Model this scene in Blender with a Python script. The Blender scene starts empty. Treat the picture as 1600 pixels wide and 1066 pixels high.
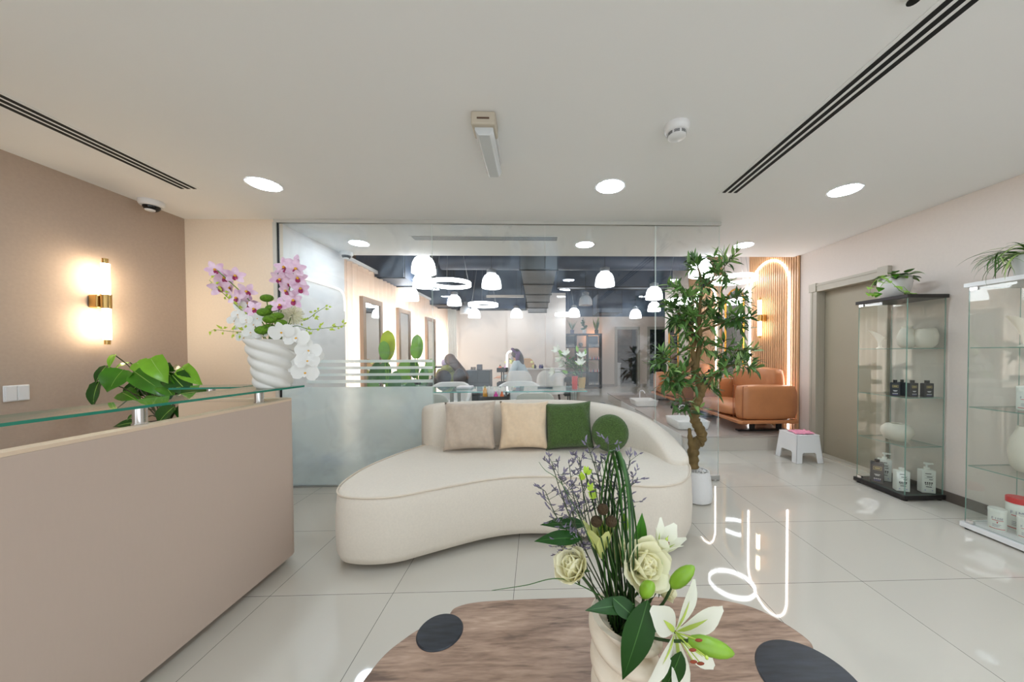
import bpy, bmesh, math, random
from mathutils import Vector, Matrix, Euler, noise as mnoise
R = random.Random(7)
PI = math.pi
sc = bpy.context.scene
col = sc.collection

# ------------------------------------------------------------------ camera
CX, CY, FPX, CAMZ = 853.27, 560.02, 516.42, 1.1947
YAW, PITCH, ROLL = 0.0290, 0.0180, -0.0044
_f = Vector((math.sin(YAW) * math.cos(PITCH), math.cos(YAW) * math.cos(PITCH), -math.sin(PITCH)))
_r = Vector((math.cos(YAW), -math.sin(YAW), 0)); _u = _r.cross(_f)
_r, _u = math.cos(ROLL) * _r + math.sin(ROLL) * _u, -math.sin(ROLL) * _r + math.cos(ROLL) * _u
CAM = Vector((0, 0, CAMZ))
cd = bpy.data.cameras.new('camera'); cam = bpy.data.objects.new('camera', cd); col.objects.link(cam)
cd.sensor_width = 36; cd.lens = FPX / 1600 * 36
cd.shift_x = -(CX - 800) / 1600; cd.shift_y = (CY - 533) / 1600
cd.clip_start = 0.02; cd.clip_end = 200
cam.matrix_world = Matrix(((_r.x, _u.x, -_f.x, 0), (_r.y, _u.y, -_f.y, 0), (_r.z, _u.z, -_f.z, CAMZ), (0, 0, 0, 1)))
sc.camera = cam

def at(px, py, y):
    """world point at depth y seen at a photograph pixel (used to survey positions)"""
    v = (px - CX) / FPX * _r - (py - CY) / FPX * _u + _f
    return CAM + v * (y / v.y)

# ------------------------------------------------------------------ view, world, daylight, rear fill
vs = sc.view_settings
sc.display_settings.display_device = 'sRGB'
vs.view_transform = 'Standard'; vs.look = 'None'; vs.gamma = 1; vs.use_curve_mapping = False
vs.exposure = 1.07
sc.cycles.use_denoising = True
sc.cycles.max_bounces = 10; sc.cycles.diffuse_bounces = 5; sc.cycles.glossy_bounces = 5
sc.cycles.transmission_bounces = 6; sc.cycles.transparent_max_bounces = 24
sc.cycles.sample_clamp_indirect = 6
sc.cycles.caustics_reflective = False; sc.cycles.caustics_refractive = False
w = bpy.data.worlds.new('world'); sc.world = w; w.use_nodes = True
w.node_tree.nodes['Background'].inputs[0].default_value = (0.80, 0.90, 1.0, 1)
w.node_tree.nodes['Background'].inputs[1].default_value = 0.3

def area(name, loc, target, sx, sy, power, color):
    l = bpy.data.lights.new(name, 'AREA'); l.shape = 'RECTANGLE'; l.size = sx; l.size_y = sy
    l.energy = power; l.color = color
    o = bpy.data.objects.new(name, l); col.objects.link(o); o.location = loc
    d = Vector(target) - Vector(loc)
    o.rotation_euler = d.to_track_quat('-Z', 'Y').to_euler()
    return o
area('rear_fill', (0.1, -2.35, 1.2), (0.1, 0, 1.2), 6.1, 2.2, 30, (0.95, 0.98, 1.0))  # added soft fill from behind the camera, not a known window
area('daylight_salon_window', (-2.95, 6.5, 1.05), (0, 6.5, 1.05), 4.6, 1.8, 130, (1.0, 0.985, 0.97))

# ------------------------------------------------------------------ materials
def lin(c):
    if isinstance(c, str):
        c = [int(c[i:i + 2], 16) / 255 for i in (0, 2, 4)]
    return tuple(((v + 0.055) / 1.055) ** 2.4 if v > 0.04045 else v / 12.92 for v in c)
MATS = {}
def mat(name, color, rough=0.5, metal=0.0, spec=0.5, noise=None, bump=None, sheen=0, emit=0, emit_color=None, sub=0, trans=0, coat=0, stretch=None):
    if name in MATS: return MATS[name]
    m = bpy.data.materials.new(name); m.use_nodes = True
    nt = m.node_tree; b = nt.nodes['Principled BSDF']
    c = lin(color)
    b.inputs['Base Color'].default_value = (*c, 1)
    b.inputs['Roughness'].default_value = rough; b.inputs['Metallic'].default_value = metal
    b.inputs['Specular IOR Level'].default_value = spec
    if sheen: b.inputs['Sheen Weight'].default_value = sheen
    if coat: b.inputs['Coat Weight'].default_value = coat; b.inputs['Coat Roughness'].default_value = 0.05
    if trans: b.inputs['Transmission Weight'].default_value = trans
    if sub:
        b.inputs['Subsurface Weight'].default_value = sub; b.inputs['Subsurface Radius'].default_value = (0.01, 0.01, 0.006)
    if emit:
        b.inputs['Emission Color'].default_value = (*lin(emit_color or color), 1); b.inputs['Emission Strength'].default_value = emit
    tc = None
    if noise or bump:
        tc = nt.nodes.new('ShaderNodeTexCoord'); mp = nt.nodes.new('ShaderNodeMapping')
        nt.links.new(tc.outputs['Object'], mp.inputs[0])
        if stretch: mp.inputs['Scale'].default_value = stretch
    if noise:
        n = nt.nodes.new('ShaderNodeTexNoise'); n.inputs['Scale'].default_value = noise[0]; n.inputs['Detail'].default_value = 5
        nt.links.new(mp.outputs[0], n.inputs['Vector'])
        mx = nt.nodes.new('ShaderNodeMix'); mx.data_type = 'RGBA'
        a = noise[1]; c2 = lin(noise[2]) if len(noise) > 2 else tuple(min(1, v * (1 + a)) for v in c)
        mx.inputs[6].default_value = (*[v * (1 - a) for v in c], 1); mx.inputs[7].default_value = (*c2, 1)
        rm = nt.nodes.new('ShaderNodeMapRange'); rm.inputs[1].default_value = 0.3; rm.inputs[2].default_value = 0.7
        nt.links.new(n.outputs[0], rm.inputs[0]); nt.links.new(rm.outputs[0], mx.inputs[0])
        nt.links.new(mx.outputs[2], b.inputs['Base Color'])
    if bump:
        n = nt.nodes.new('ShaderNodeTexNoise'); n.inputs['Scale'].default_value = bump[0]; n.inputs['Detail'].default_value = 4
        nt.links.new(mp.outputs[0], n.inputs['Vector'])
        bp = nt.nodes.new('ShaderNodeBump'); bp.inputs['Strength'].default_value = bump[1]; bp.inputs['Distance'].default_value = 0.01
        nt.links.new(n.outputs[0], bp.inputs['Height']); nt.links.new(bp.outputs[0], b.inputs['Normal'])
    MATS[name] = m
    return m
def emis(name, color, strength):
    if name in MATS: return MATS[name]
    m = bpy.data.materials.new(name); m.use_nodes = True; nt = m.node_tree
    nt.nodes.remove(nt.nodes['Principled BSDF'])
    e = nt.nodes.new('ShaderNodeEmission'); e.inputs[0].default_value = (*lin(color), 1); e.inputs[1].default_value = strength
    nt.links.new(e.outputs[0], nt.nodes['Material Output'].inputs[0]); MATS[name] = m
    return m
def thin_glass(name, tint=(0.97, 0.985, 0.98), f0=0.04, rough=0.0, haze=0.0, haze_color=(0.8, 0.85, 0.85), gain=1.0, smear=None):
    m = bpy.data.materials.new(name); m.use_nodes = True; nt = m.node_tree
    nt.nodes.remove(nt.nodes['Principled BSDF'])
    out = nt.nodes['Material Output']
    tr = nt.nodes.new('ShaderNodeBsdfTransparent'); tr.inputs[0].default_value = (*tint, 1)
    gl = nt.nodes.new('ShaderNodeBsdfGlossy'); gl.inputs['Roughness'].default_value = rough
    lw = nt.nodes.new('ShaderNodeLayerWeight'); lw.inputs[0].default_value = 0.5
    p = nt.nodes.new('ShaderNodeMath'); p.operation = 'POWER'; p.inputs[1].default_value = 5
    nt.links.new(lw.outputs['Facing'], p.inputs[0])
    ma = nt.nodes.new('ShaderNodeMath'); ma.operation = 'MULTIPLY_ADD'; ma.inputs[1].default_value = (1 - f0) * gain; ma.inputs[2].default_value = f0
    nt.links.new(p.outputs[0], ma.inputs[0])
    mx = nt.nodes.new('ShaderNodeMixShader'); nt.links.new(ma.outputs[0], mx.inputs[0])
    base = tr
    if haze or smear:
        df = nt.nodes.new('ShaderNodeBsdfDiffuse'); df.inputs[0].default_value = (*haze_color, 1)
        m2 = nt.nodes.new('ShaderNodeMixShader'); m2.inputs[0].default_value = haze
        nt.links.new(tr.outputs[0], m2.inputs[1]); nt.links.new(df.outputs[0], m2.inputs[2]); base = m2
        if smear:
            tc = nt.nodes.new('ShaderNodeTexCoord'); n = nt.nodes.new('ShaderNodeTexNoise')
            n.inputs['Scale'].default_value = smear[0]; n.inputs['Detail'].default_value = 3; n.inputs['Distortion'].default_value = 1.5
            nt.links.new(tc.outputs['Object'], n.inputs['Vector'])
            mr = nt.nodes.new('ShaderNodeMapRange'); mr.inputs[1].default_value = 0.5; mr.inputs[2].default_value = 0.8
            mr.inputs[3].default_value = haze; mr.inputs[4].default_value = smear[1]
            nt.links.new(n.outputs[0], mr.inputs[0]); nt.links.new(mr.outputs[0], m2.inputs[0])
    nt.links.new(base.outputs[0], mx.inputs[1]); nt.links.new(gl.outputs[0], mx.inputs[2])
    nt.links.new(mx.outputs[0], out.inputs[0]); MATS[name] = m
    return m
def translucent(name, color, t=0.5, tcolor=None, clear=0.0):
    m = bpy.data.materials.new(name); m.use_nodes = True; nt = m.node_tree
    nt.nodes.remove(nt.nodes['Principled BSDF']); out = nt.nodes['Material Output']
    d = nt.nodes.new('ShaderNodeBsdfDiffuse'); d.inputs[0].default_value = (*lin(color), 1)
    t_ = nt.nodes.new('ShaderNodeBsdfTranslucent'); t_.inputs[0].default_value = (*lin(tcolor or color), 1)
    mx = nt.nodes.new('ShaderNodeMixShader'); mx.inputs[0].default_value = t
    nt.links.new(d.outputs[0], mx.inputs[1]); nt.links.new(t_.outputs[0], mx.inputs[2]); last = mx
    if clear:
        tr = nt.nodes.new('ShaderNodeBsdfTransparent'); m2 = nt.nodes.new('ShaderNodeMixShader'); m2.inputs[0].default_value = clear
        nt.links.new(mx.outputs[0], m2.inputs[1]); nt.links.new(tr.outputs[0], m2.inputs[2]); last = m2
    nt.links.new(last.outputs[0], out.inputs[0]); MATS[name] = m
    return m

# ------------------------------------------------------------------ mesh builder
class MB:
    def __init__(self): self.v = []; self.f = []; self.m = []
    def add(self, vs, fs, mi=0):
        o = len(self.v); self.v += [Vector(p) for p in vs]
        for f in fs: self.f.append([i + o for i in f]); self.m.append(mi)
        return self
    def box(self, x0, x1, y0, y1, z0, z1, mi=0, edge=None, axis=None):
        """edge/axis: faces not perpendicular to `axis` take material `edge` (cut rims of a glass sheet)"""
        vs = [(x, y, z) for x in (x0, x1) for y in (y0, y1) for z in (z0, z1)]
        fs = [((0, 1, 3, 2), 0), ((4, 6, 7, 5), 0), ((0, 4, 5, 1), 1), ((2, 3, 7, 6), 1), ((0, 2, 6, 4), 2), ((1, 5, 7, 3), 2)]
        for f, ax in fs: self.add([vs[i] for i in f], [(0, 1, 2, 3)], mi if edge is None or ax == axis else edge)
        if edge is None:
            # weld: rebuild as one shared-vertex box
            self.v = self.v[:-24]; self.f = self.f[:-6]; self.m = self.m[:-6]
            self.add(vs, [f for f, _ in fs], mi)
        return self
    def frame(self, pts):  # tangents along a path
        n = len(pts); T = []
        for i in range(n):
            a = pts[max(0, i - 1)]; b = pts[min(n - 1, i + 1)]
            d = (b - a); T.append(d.normalized() if d.length > 1e-9 else Vector((0, 0, 1)))
        return T
    def tube(self, pts, rad, seg=8, cap=True, closed=False, mi=0, flat=1.0):
        pts = [Vector(p) for p in pts]; n = len(pts)
        rads = [rad] * n if not hasattr(rad, '__len__') else list(rad)
        if closed:
            T = [(pts[(i + 1) % n] - pts[i - 1]).normalized() for i in range(n)]
        else: T = self.frame(pts)
        ref = Vector((0, 0, 1)) if abs(T[0].z) < 0.9 else Vector((1, 0, 0))
        u = T[0].cross(ref).normalized(); vs = []
        for i in range(n):
            u = (u - T[i] * u.dot(T[i]))
            u = u.normalized() if u.length > 1e-6 else T[i].orthogonal().normalized()
            w_ = T[i].cross(u)
            for k in range(seg):
                a = 2 * PI * k / seg
                vs.append(pts[i] + (u * math.cos(a) + w_ * math.sin(a) * flat) * rads[i])
        fs = []
        rng = n if closed else n - 1
        for i in range(rng):
            j = (i + 1) % n
            for k in range(seg):
                k2 = (k + 1) % seg
                fs.append((i * seg + k, i * seg + k2, j * seg + k2, j * seg + k))
        if cap and not closed:
            fs.append(tuple(range(seg))[::-1]); fs.append(tuple((n - 1) * seg + k for k in range(seg)))
        return self.add(vs, fs, mi)
    def cyl(self, a, b, r, r2=None, seg=20, mi=0):
        return self.tube([a, b], [r, r if r2 is None else r2], seg, mi=mi)
    def lathe(self, prof, c=(0, 0, 0), seg=32, mi=0, mod=None):
        c = Vector(c); vs = []; n = len(prof)
        for i, (r, z) in enumerate(prof):
            for k in range(seg):
                a = 2 * PI * k / seg
                rr = r * (mod(a, z) if mod else 1)
                vs.append(c + Vector((rr * math.cos(a), rr * math.sin(a), z)))
        fs = []
        for i in range(n - 1):
            for k in range(seg):
                k2 = (k + 1) % seg
                fs.append((i * seg + k, i * seg + k2, (i + 1) * seg + k2, (i + 1) * seg + k))
        if prof[0][0] > 1e-5: fs.append(tuple(range(seg))[::-1])
        if prof[-1][0] > 1e-5: fs.append(tuple((n - 1) * seg + k for k in range(seg)))
        return self.add(vs, fs, mi)
    def prism(self, poly, z0, z1, mi=0):
        n = len(poly)
        vs = [(p[0], p[1], z0) for p in poly] + [(p[0], p[1], z1) for p in poly]
        fs = [tuple(range(n))[::-1], tuple(range(n, 2 * n))] + [(i, (i + 1) % n, n + (i + 1) % n, n + i) for i in range(n)]
        return self.add(vs, fs, mi)
    def extrude(self, poly, axis, a0, a1, mi=0):
        """polygon in the two other axes, extruded along axis ('x' or 'y')"""
        def P(p, t): return (t, p[0], p[1]) if axis == 'x' else (p[0], t, p[1])
        n = len(poly)
        vs = [P(p, a0) for p in poly] + [P(p, a1) for p in poly]
        fs = [tuple(range(n))[::-1], tuple(range(n, 2 * n))] + [(i, (i + 1) % n, n + (i + 1) % n, n + i) for i in range(n)]
        return self.add(vs, fs, mi)
    def ball(self, c, r, seg=14, rings=9, mi=0, rot=None):
        c = Vector(c); r = (r, r, r) if not hasattr(r, '__len__') else r
        vs = []
        for i in range(rings + 1):
            t = PI * i / rings
            for k in range(seg):
                a = 2 * PI * k / seg
                p = Vector((r[0] * math.sin(t) * math.cos(a), r[1] * math.sin(t) * math.sin(a), r[2] * math.cos(t)))
                if rot is not None: p = rot @ p
                vs.append(c + p)
        fs = [(i * seg + k, (i + 1) * seg + k, (i + 1) * seg + (k + 1) % seg, i * seg + (k + 1) % seg) for i in range(rings) for k in range(seg)]
        return self.add(vs, fs, mi)
    def ring(self, c, R_, hw, hh, seg=48, mi=0):
        """flat band ring about z"""
        vs = []; c = Vector(c)
        prof = [(-hw, -hh), (hw, -hh), (hw, hh), (-hw, hh)]
        for k in range(seg):
            a = 2 * PI * k / seg
            for (dr, dz) in prof: vs.append(c + Vector(((R_ + dr) * math.cos(a), (R_ + dr) * math.sin(a), dz)))
        fs = [(k * 4 + j, ((k + 1) % seg) * 4 + j, ((k + 1) % seg) * 4 + (j + 1) % 4, k * 4 + (j + 1) % 4) for k in range(seg) for j in range(4)]
        return self.add(vs, fs, mi)
    def leaf(self, base, d, up, length, width, bend=0.0, fold=0.15, shape='leaf', n=7, mi=0, twist=0.0, wave=0.0):
        """a leaf or petal as a curved sheet: 3 points across, n along"""
        base = Vector(base); d = Vector(d).normalized(); up = Vector(up)
        up = (up - d * up.dot(d))
        up = up.normalized() if up.length > 1e-6 else d.orthogonal().normalized()
        s = d.cross(up); vs = []
        P = base.copy(); step = length / (n - 1); dd = d.copy(); uu = up.copy()
        for i in range(n):
            t = i / (n - 1)
            if shape == 'leaf': w_ = math.sin(PI * min(1, t ** 0.75 * 0.985 + 0.015)) 
            elif shape == 'heart': w_ = (1.0 - (max(0, t - 0.3) / 0.7) ** 1.7) * (min(1, t / 0.16 + 0.45) if t < 0.3 else 1)
            elif shape == 'petal': w_ = max(0.22, math.sin(PI * min(1, t ** 1.25 * 0.93 + 0.04)))
            elif shape == 'round': w_ = max(0.3 if t < 0.5 else 0.06, math.sqrt(max(0, 1 - (2 * t - 1.1) ** 2 / (0.82 if t > 0.55 else 1.25))))
            else: w_ = 1 - t ** 3 * 0.95          # blade
            if shape == 'blade': w_ = min(1, 0.5 + t * 2) * (1 - t ** 2.5 * 0.97)
            hw = width / 2 * max(0.02, w_)
            ss = s
            if twist:
                rt = Matrix.Rotation(twist * t, 3, dd); ss = rt @ s; u2 = rt @ uu
            else: u2 = uu
            wv = wave * math.sin(t * 9) * width
            vs += [P - ss * hw + u2 * (hw * fold + wv), P, P + ss * hw + u2 * (hw * fold - wv)]
            if bend:
                rb = Matrix.Rotation(-bend / (n - 1), 3, s); dd = rb @ dd; uu = rb @ uu
            P = P + dd * step
        fs = []
        for i in range(n - 1):
            a = i * 3
            fs += [(a, a + 1, a + 4, a + 3), (a + 1, a + 2, a + 5, a + 4)]
        return self.add(vs, fs, mi)
    def xf(self, M, start=0):
        for i in range(start, len(self.v)): self.v[i] = M @ self.v[i]
        return self
    def build(self, name, mats, parent=None, loc=None, smooth=True, bevel=0, bseg=3, sub=0, sharp=40, recalc=True):
        off = Vector((0, 0, 0))
        if parent is not None:
            q = parent
            while q is not None: off = off + q.location; q = q.parent
        elif loc is not None: off = Vector(loc)
        me = bpy.data.meshes.new(name)
        me.from_pydata([tuple(p - off) for p in self.v], [], self.f)
        if not isinstance(mats, (list, tuple)): mats = [mats]
        for m_ in mats: me.materials.append(m_)
        me.polygons.foreach_set('material_index', self.m)
        if recalc:
            b = bmesh.new(); b.from_mesh(me); bmesh.ops.recalc_face_normals(b, faces=b.faces); b.to_mesh(me); b.free()
        if smooth:
            me.polygons.foreach_set('use_smooth', [True] * len(me.polygons))
            if not sub: me.set_sharp_from_angle(angle=math.radians(sharp))
        me.update()
        o = bpy.data.objects.new(name, me); col.objects.link(o)
        if parent is not None: o.parent = parent
        elif loc is not None: o.location = loc
        if bevel:
            md = o.modifiers.new('bevel', 'BEVEL'); md.width = bevel; md.segments = bseg; md.limit_method = 'ANGLE'; md.angle_limit = math.radians(35)
            md.harden_normals = False
        if sub:
            md = o.modifiers.new('sub', 'SUBSURF'); md.levels = sub; md.render_levels = sub
        return o
def tag(o, label=None, cat=None, group=None, kind=None):
    if label: o['label'] = label
    if cat: o['category'] = cat
    if group: o['group'] = group
    if kind: o['kind'] = kind
    return o
def thing(name, loc, label, cat, group=None):
    o = bpy.data.objects.new(name, None); col.objects.link(o); o.location = loc; o.empty_display_size = 0.05
    return tag(o, label, cat, group)
def copy_thing(root, loc, rotz=None, label=None, cat=None, group=None, scale=None):
    r = root.copy(); col.objects.link(r); r.location = loc
    if rotz is not None: r.rotation_euler = (0, 0, rotz)
    if scale is not None: r.scale = (scale,) * 3
    if label: r['label'] = label
    if group: r['group'] = group
    for ch in list(root.children):
        c = ch.copy(); col.objects.link(c); c.parent = r
        for g in list(ch.children):
            d = g.copy(); col.objects.link(d); d.parent = c
    return r
def struct(o): o['kind'] = 'structure'; return o
def smooth_closed(pts, n=8):
    """closed Catmull-Rom"""
    out = []; m = len(pts)
    for i in range(m):
        p0, p1, p2, p3 = [Vector(pts[(i + k - 1) % m]) for k in range(4)]
        for j in range(n):
            t = j / n
            out.append(0.5 * ((2 * p1) + (-p0 + p2) * t + (2 * p0 - 5 * p1 + 4 * p2 - p3) * t * t + (-p0 + 3 * p1 - 3 * p2 + p3) * t ** 3))
    return out
def smooth_open(pts, n=6):
    out = []; m = len(pts); P = [Vector(p) for p in pts]
    for i in range(m - 1):
        p0 = P[max(0, i - 1)]; p1 = P[i]; p2 = P[i + 1]; p3 = P[min(m - 1, i + 2)]
        for j in range(n):
            t = j / n
            out.append(0.5 * ((2 * p1) + (-p0 + p2) * t + (2 * p0 - 5 * p1 + 4 * p2 - p3) * t * t + (-p0 + 3 * p1 - 3 * p2 + p3) * t ** 3))
    out.append(P[-1].copy()); return out
def lerp(a, b, t): return a + (b - a) * t

# ================================================================== THE SETTING
H = 2.375; HS = 3.5; XL, XR = -3.07, 3.26; YG = 3.0; YD = 4.07
taupe = mat('taupe_wallpaper', (0.70, 0.625, 0.56), 0.75, noise=(60, 0.03), bump=(220, 0.04))
beige = mat('beige_wallpaper', (0.87, 0.815, 0.745), 0.75, noise=(60, 0.02), bump=(220, 0.04))
pinkw = mat('blush_white_wallpaper', (0.86, 0.815, 0.78), 0.75, noise=(50, 0.015), bump=(200, 0.03))
white = mat('white_paint', (0.86, 0.85, 0.84), 0.6)
ceil_m = mat('ceiling_paint', (0.92, 0.92, 0.915), 0.8)
dark_m = mat('dark_ceiling_paint', (0.27, 0.325, 0.41), 0.8, noise=(1.3, 0.35))
duct_m = mat('dark_duct_metal', (0.235, 0.28, 0.35), 0.5, metal=0.0, noise=(2, 0.3))
duct_l = mat('grey_duct_metal', (0.40, 0.42, 0.44), 0.5, noise=(2.5, 0.25))
brown_m = mat('dark_brown_baseboard', (0.40, 0.36, 0.33), 0.5)
grey_trim = mat('greige_door_paint', (0.70, 0.67, 0.61), 0.45)
door_leaf_m = mat('greige_door_leaf', (0.65, 0.61, 0.53), 0.5)
black_m = mat('black_gap', (0.02, 0.02, 0.025), 0.8)
chrome = mat('chrome', (0.82, 0.82, 0.82), 0.15, metal=1)
steel = mat('brushed_aluminium', (0.72, 0.73, 0.73), 0.35, metal=1)
brass = mat('brushed_brass', (0.74, 0.61, 0.38), 0.28, metal=1)
plastic_w = mat('white_plastic', (0.88, 0.88, 0.88), 0.35)

# polished porcelain floor tiles with hairline dark joints
def floor_material():
    m = bpy.data.materials.new('polished_porcelain_tile'); m.use_nodes = True; nt = m.node_tree; b = nt.nodes['Principled BSDF']
    tc = nt.nodes.new('ShaderNodeTexCoord'); mp = nt.nodes.new('ShaderNodeMapping')
    mp.inputs['Location'].default_value = (1.3182 + 6, 6 - 1.6446, 0)
    nt.links.new(tc.outputs['Object'], mp.inputs[0])
    br = nt.nodes.new('ShaderNodeTexBrick'); br.offset = 0; br.squash = 1
    br.inputs['Scale'].default_value = 1; br.inputs['Brick Width'].default_value = 0.6; br.inputs['Row Height'].default_value = 0.6
    br.inputs['Mortar Size'].default_value = 0.0013; br.inputs['Mortar Smooth'].default_value = 0.2; br.inputs['Bias'].default_value = 0
    c = lin((0.80, 0.78, 0.735))
    br.inputs['Color1'].default_value = (*c, 1); br.inputs['Color2'].default_value = (*[v * 0.97 for v in c], 1)
    br.inputs['Mortar'].default_value = (0.10, 0.095, 0.085, 1)
    nt.links.new(mp.outputs[0], br.inputs['Vector']); nt.links.new(br.outputs['Color'], b.inputs['Base Color'])
    b.inputs['Roughness'].default_value = 0.035; b.inputs['Specular IOR Level'].default_value = 0.5
    return m
struct(MB().box(-3.4, 7, -2.2, 13, -0.12, 0).build('floor', floor_material(), smooth=False))
struct(MB().box(-3.2, 3.4, -2.2, YD, H, H + 0.12).build('ceiling', ceil_m, smooth=False))
struct(MB().box(-2.75, 6, YD - 0.1, YD, H + 0.12, HS).build('wall_bulkhead', dark_m, smooth=False))
struct(MB().box(-2.9, 7, YD - 0.1, 13, HS, HS + 0.1).build('ceiling_salon', dark_m, smooth=False))
struct(MB().box(XL - 0.12, XL, -2.2, YG + 0.1, 0, H).build('wall_left', taupe, smooth=False))
struct(MB().box(XL, -2.305, YG, YG + 0.1, 0, H).build('wall_front', beige, smooth=False))
struct(MB().box(-2.42, -2.31, YG + 0.1, YD, 0, H).build('wall_corridor', white, smooth=False))
# LED cove line with a rounded corner on the corridor wall
m = MB().tube(smooth_open([(-2.305, 3.12, 1.945), (-2.305, 3.5, 1.945), (-2.305, 3.9, 1.945), (-2.305, 4.0, 1.925), (-2.305, 4.05, 1.86), (-2.305, 4.06, 1.7)], 4), 0.012, 8)
o = m.build('cove_light', emis('cove_led', (1, 0.98, 0.96), 0.75), loc=(-2.305, 4.06, 1.7))
tag(o, 'thin white light line with a rounded corner along the corridor wall', 'led strip')
# rear wall behind the camera, with a window added to let fill light into the lounge
rw = MB().box(XL, XR, -2.2, -2.0, 0, 0.06).box(XL, XR, -2.2, -2.0, 2.32, H)
struct(rw.build('wall_rear', pinkw, smooth=False))
wf = MB()
for x in (-3.065, -1.9, -0.75, 0.4, 1.55, 3.2): wf.box(x, x + 0.05, -2.13, -2.07, 0.06, 2.32)
for z in (0.06, 2.27): wf.box(-3.065, 3.25, -2.13, -2.07, z, z + 0.05)
struct(wf.build('added_rear_window', white, smooth=False))
# right wall with the recessed door
D0, D1, DZ = 3.04, 3.735, 1.885
rwall = MB().box(XR, XR + 0.12, -2.2, D0, 0, H).box(XR, XR + 0.12, D1, 8.3, 0, H).box(XR, XR + 0.12, D0, D1, DZ, H).box(XR, XR + 0.12, YD - 0.1, 8.3, H, HS)
struct(rwall.build('wall_right', pinkw, smooth=False))
dr = MB().box(XR + 0.075, XR + 0.115, D0 - 0.02, D1 + 0.02, 0, DZ + 0.02).build('door_1', door_leaf_m, smooth=False); struct(dr)
tr = MB().box(XR - 0.03, XR - 0.0005, D1 - 0.006, D1 + 0.085, 0.013, DZ).box(XR - 0.03, XR - 0.0005, D0 - 0.085, D0 + 0.006, 0.013, DZ).box(XR - 0.03, XR - 0.0005, D0, D1, DZ - 0.006, DZ + 0.085)
tr.box(XR - 0.0004, XR + 0.072, D1 - 0.006, D1 - 0.0005, 0.013, DZ).box(XR - 0.0004, XR + 0.072, D0 + 0.0005, D0 + 0.006, 0.013, DZ).box(XR - 0.0004, XR + 0.072, D0 + 0.007, D1 - 0.007, DZ - 0.006, DZ - 0.0005)
tr.box(XR - 0.042, XR - 0.001, D1 - 0.004, D1 + 0.093, DZ - 0.004, DZ + 0.093).box(XR - 0.042, XR - 0.001, D0 - 0.093, D0 + 0.004, DZ - 0.004, DZ + 0.093)
tr.box(XR - 0.036, XR - 0.03, D0, D1, DZ + 0.055, DZ + 0.075).box(XR - 0.036, XR - 0.03, D1 + 0.05, D1 + 0.07, 0, DZ)
struct(tr.build('trim_1', grey_trim, smooth=False, bevel=0.004))
struct(MB().box(XR - 0.03, XR + 0.075, D0, D1, 0.0, 0.012).build('trim_2', mat('stone_threshold', (0.78, 0.75, 0.69), 0.3), smooth=False))
struct(MB().box(XR - 0.014, XR, -2.0, D0 - 0.095, 0, 0.075).build('baseboard_right', brown_m, smooth=False))
struct(MB().box(XL, XL + 0.014, -2.0, 3.0, 0, 0.075).build('baseboard_left', brown_m, smooth=False))
# salon shell
struct(MB().box(-2.82, -2.66, YD - 0.1, 9.2, 1.95, HS).box(-2.82, -2.66, YD - 0.1, 4.2, 0, 1.95).box(-2.82, -2.66, 8.85, 9.2, 0, 1.95).build('wall_left_salon', mat('curtain_wall', (0.72, 0.62, 0.55), 0.8), smooth=False))
struct(MB().box(-2.82, -2.425, YD - 0.1, YD - 0.001, 0, H).build('wall_corridor_end', white, smooth=False))
wf = MB()
for y in (4.2, 5.3, 6.45, 7.6, 8.81): wf.box(-2.76, -2.72, y, y + 0.04, 0, 1.95)
for z in (0, 1.91): wf.box(-2.76, -2.72, 4.2, 8.85, z, z + 0.04)
struct(wf.build('window_2', white, smooth=False))
salon_wall = mat('salon_back_wall', (0.83, 0.805, 0.785), 0.7)
struct(MB().box(-2.82, 0.80, 9.0, 9.15, 0, 2.81).build('wall_back', salon_wall, smooth=False))
struct(MB().box(-2.82, 0.80, 9.0, 9.15, 2.811, HS).build('wall_back_upper', dark_m, smooth=False))
struct(MB().box(0.66, 0.80, 9.15, 11.4, 0, HS).build('wall_alcove', salon_wall, smooth=False))
YF = 11.4
far = MB()
for x0, x1 in ((0.66, 2.80), (3.50, 3.94), (4.7, 6.2)): far.box(x0, x1, YF, YF + 0.12, 0, 2.42)
far.box(2.80, 3.50, YF, YF + 0.12, 1.98, 2.42).box(3.94, 4.7, YF, YF + 0.12, 1.98, 2.42)
struct(far.build('wall_far', mat('far_wall', (0.80, 0.745, 0.70), 0.7), smooth=False))
struct(MB().box(0.66, 6.2, YF, YF + 0.12, 2.421, HS).build('wall_far_upper', dark_m, smooth=False))
struct(MB().box(5.4, 5.52, 8.3, YF, 0, HS).build('wall_far_right', salon_wall, smooth=False))
struct(MB().box(XR + 0.12, 5.52, 8.18, 8.3, 0, HS).build('wall_far_return', salon_wall, smooth=False))
struct(MB().box(0.80, 2.70, YF - 0.014, YF, 0, 0.08).box(3.60, 3.84, YF - 0.014, YF, 0, 0.08).build('baseboard_far', mat('grey_baseboard', (0.62, 0.58, 0.54), 0.5), smooth=False))
struct(MB().box(-2.6, 0.80, 8.986, 9.0, 0, 0.08).build('baseboard_back', MATS['grey_baseboard'], smooth=False))
marble = mat('brown_marble', (0.20, 0.15, 0.125), 0.3, noise=(4.5, 0.3, (0.30, 0.235, 0.20)))
navy = mat('navy_panelling', (0.09, 0.12, 0.16), 0.4, noise=(3, 0.4))
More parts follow.
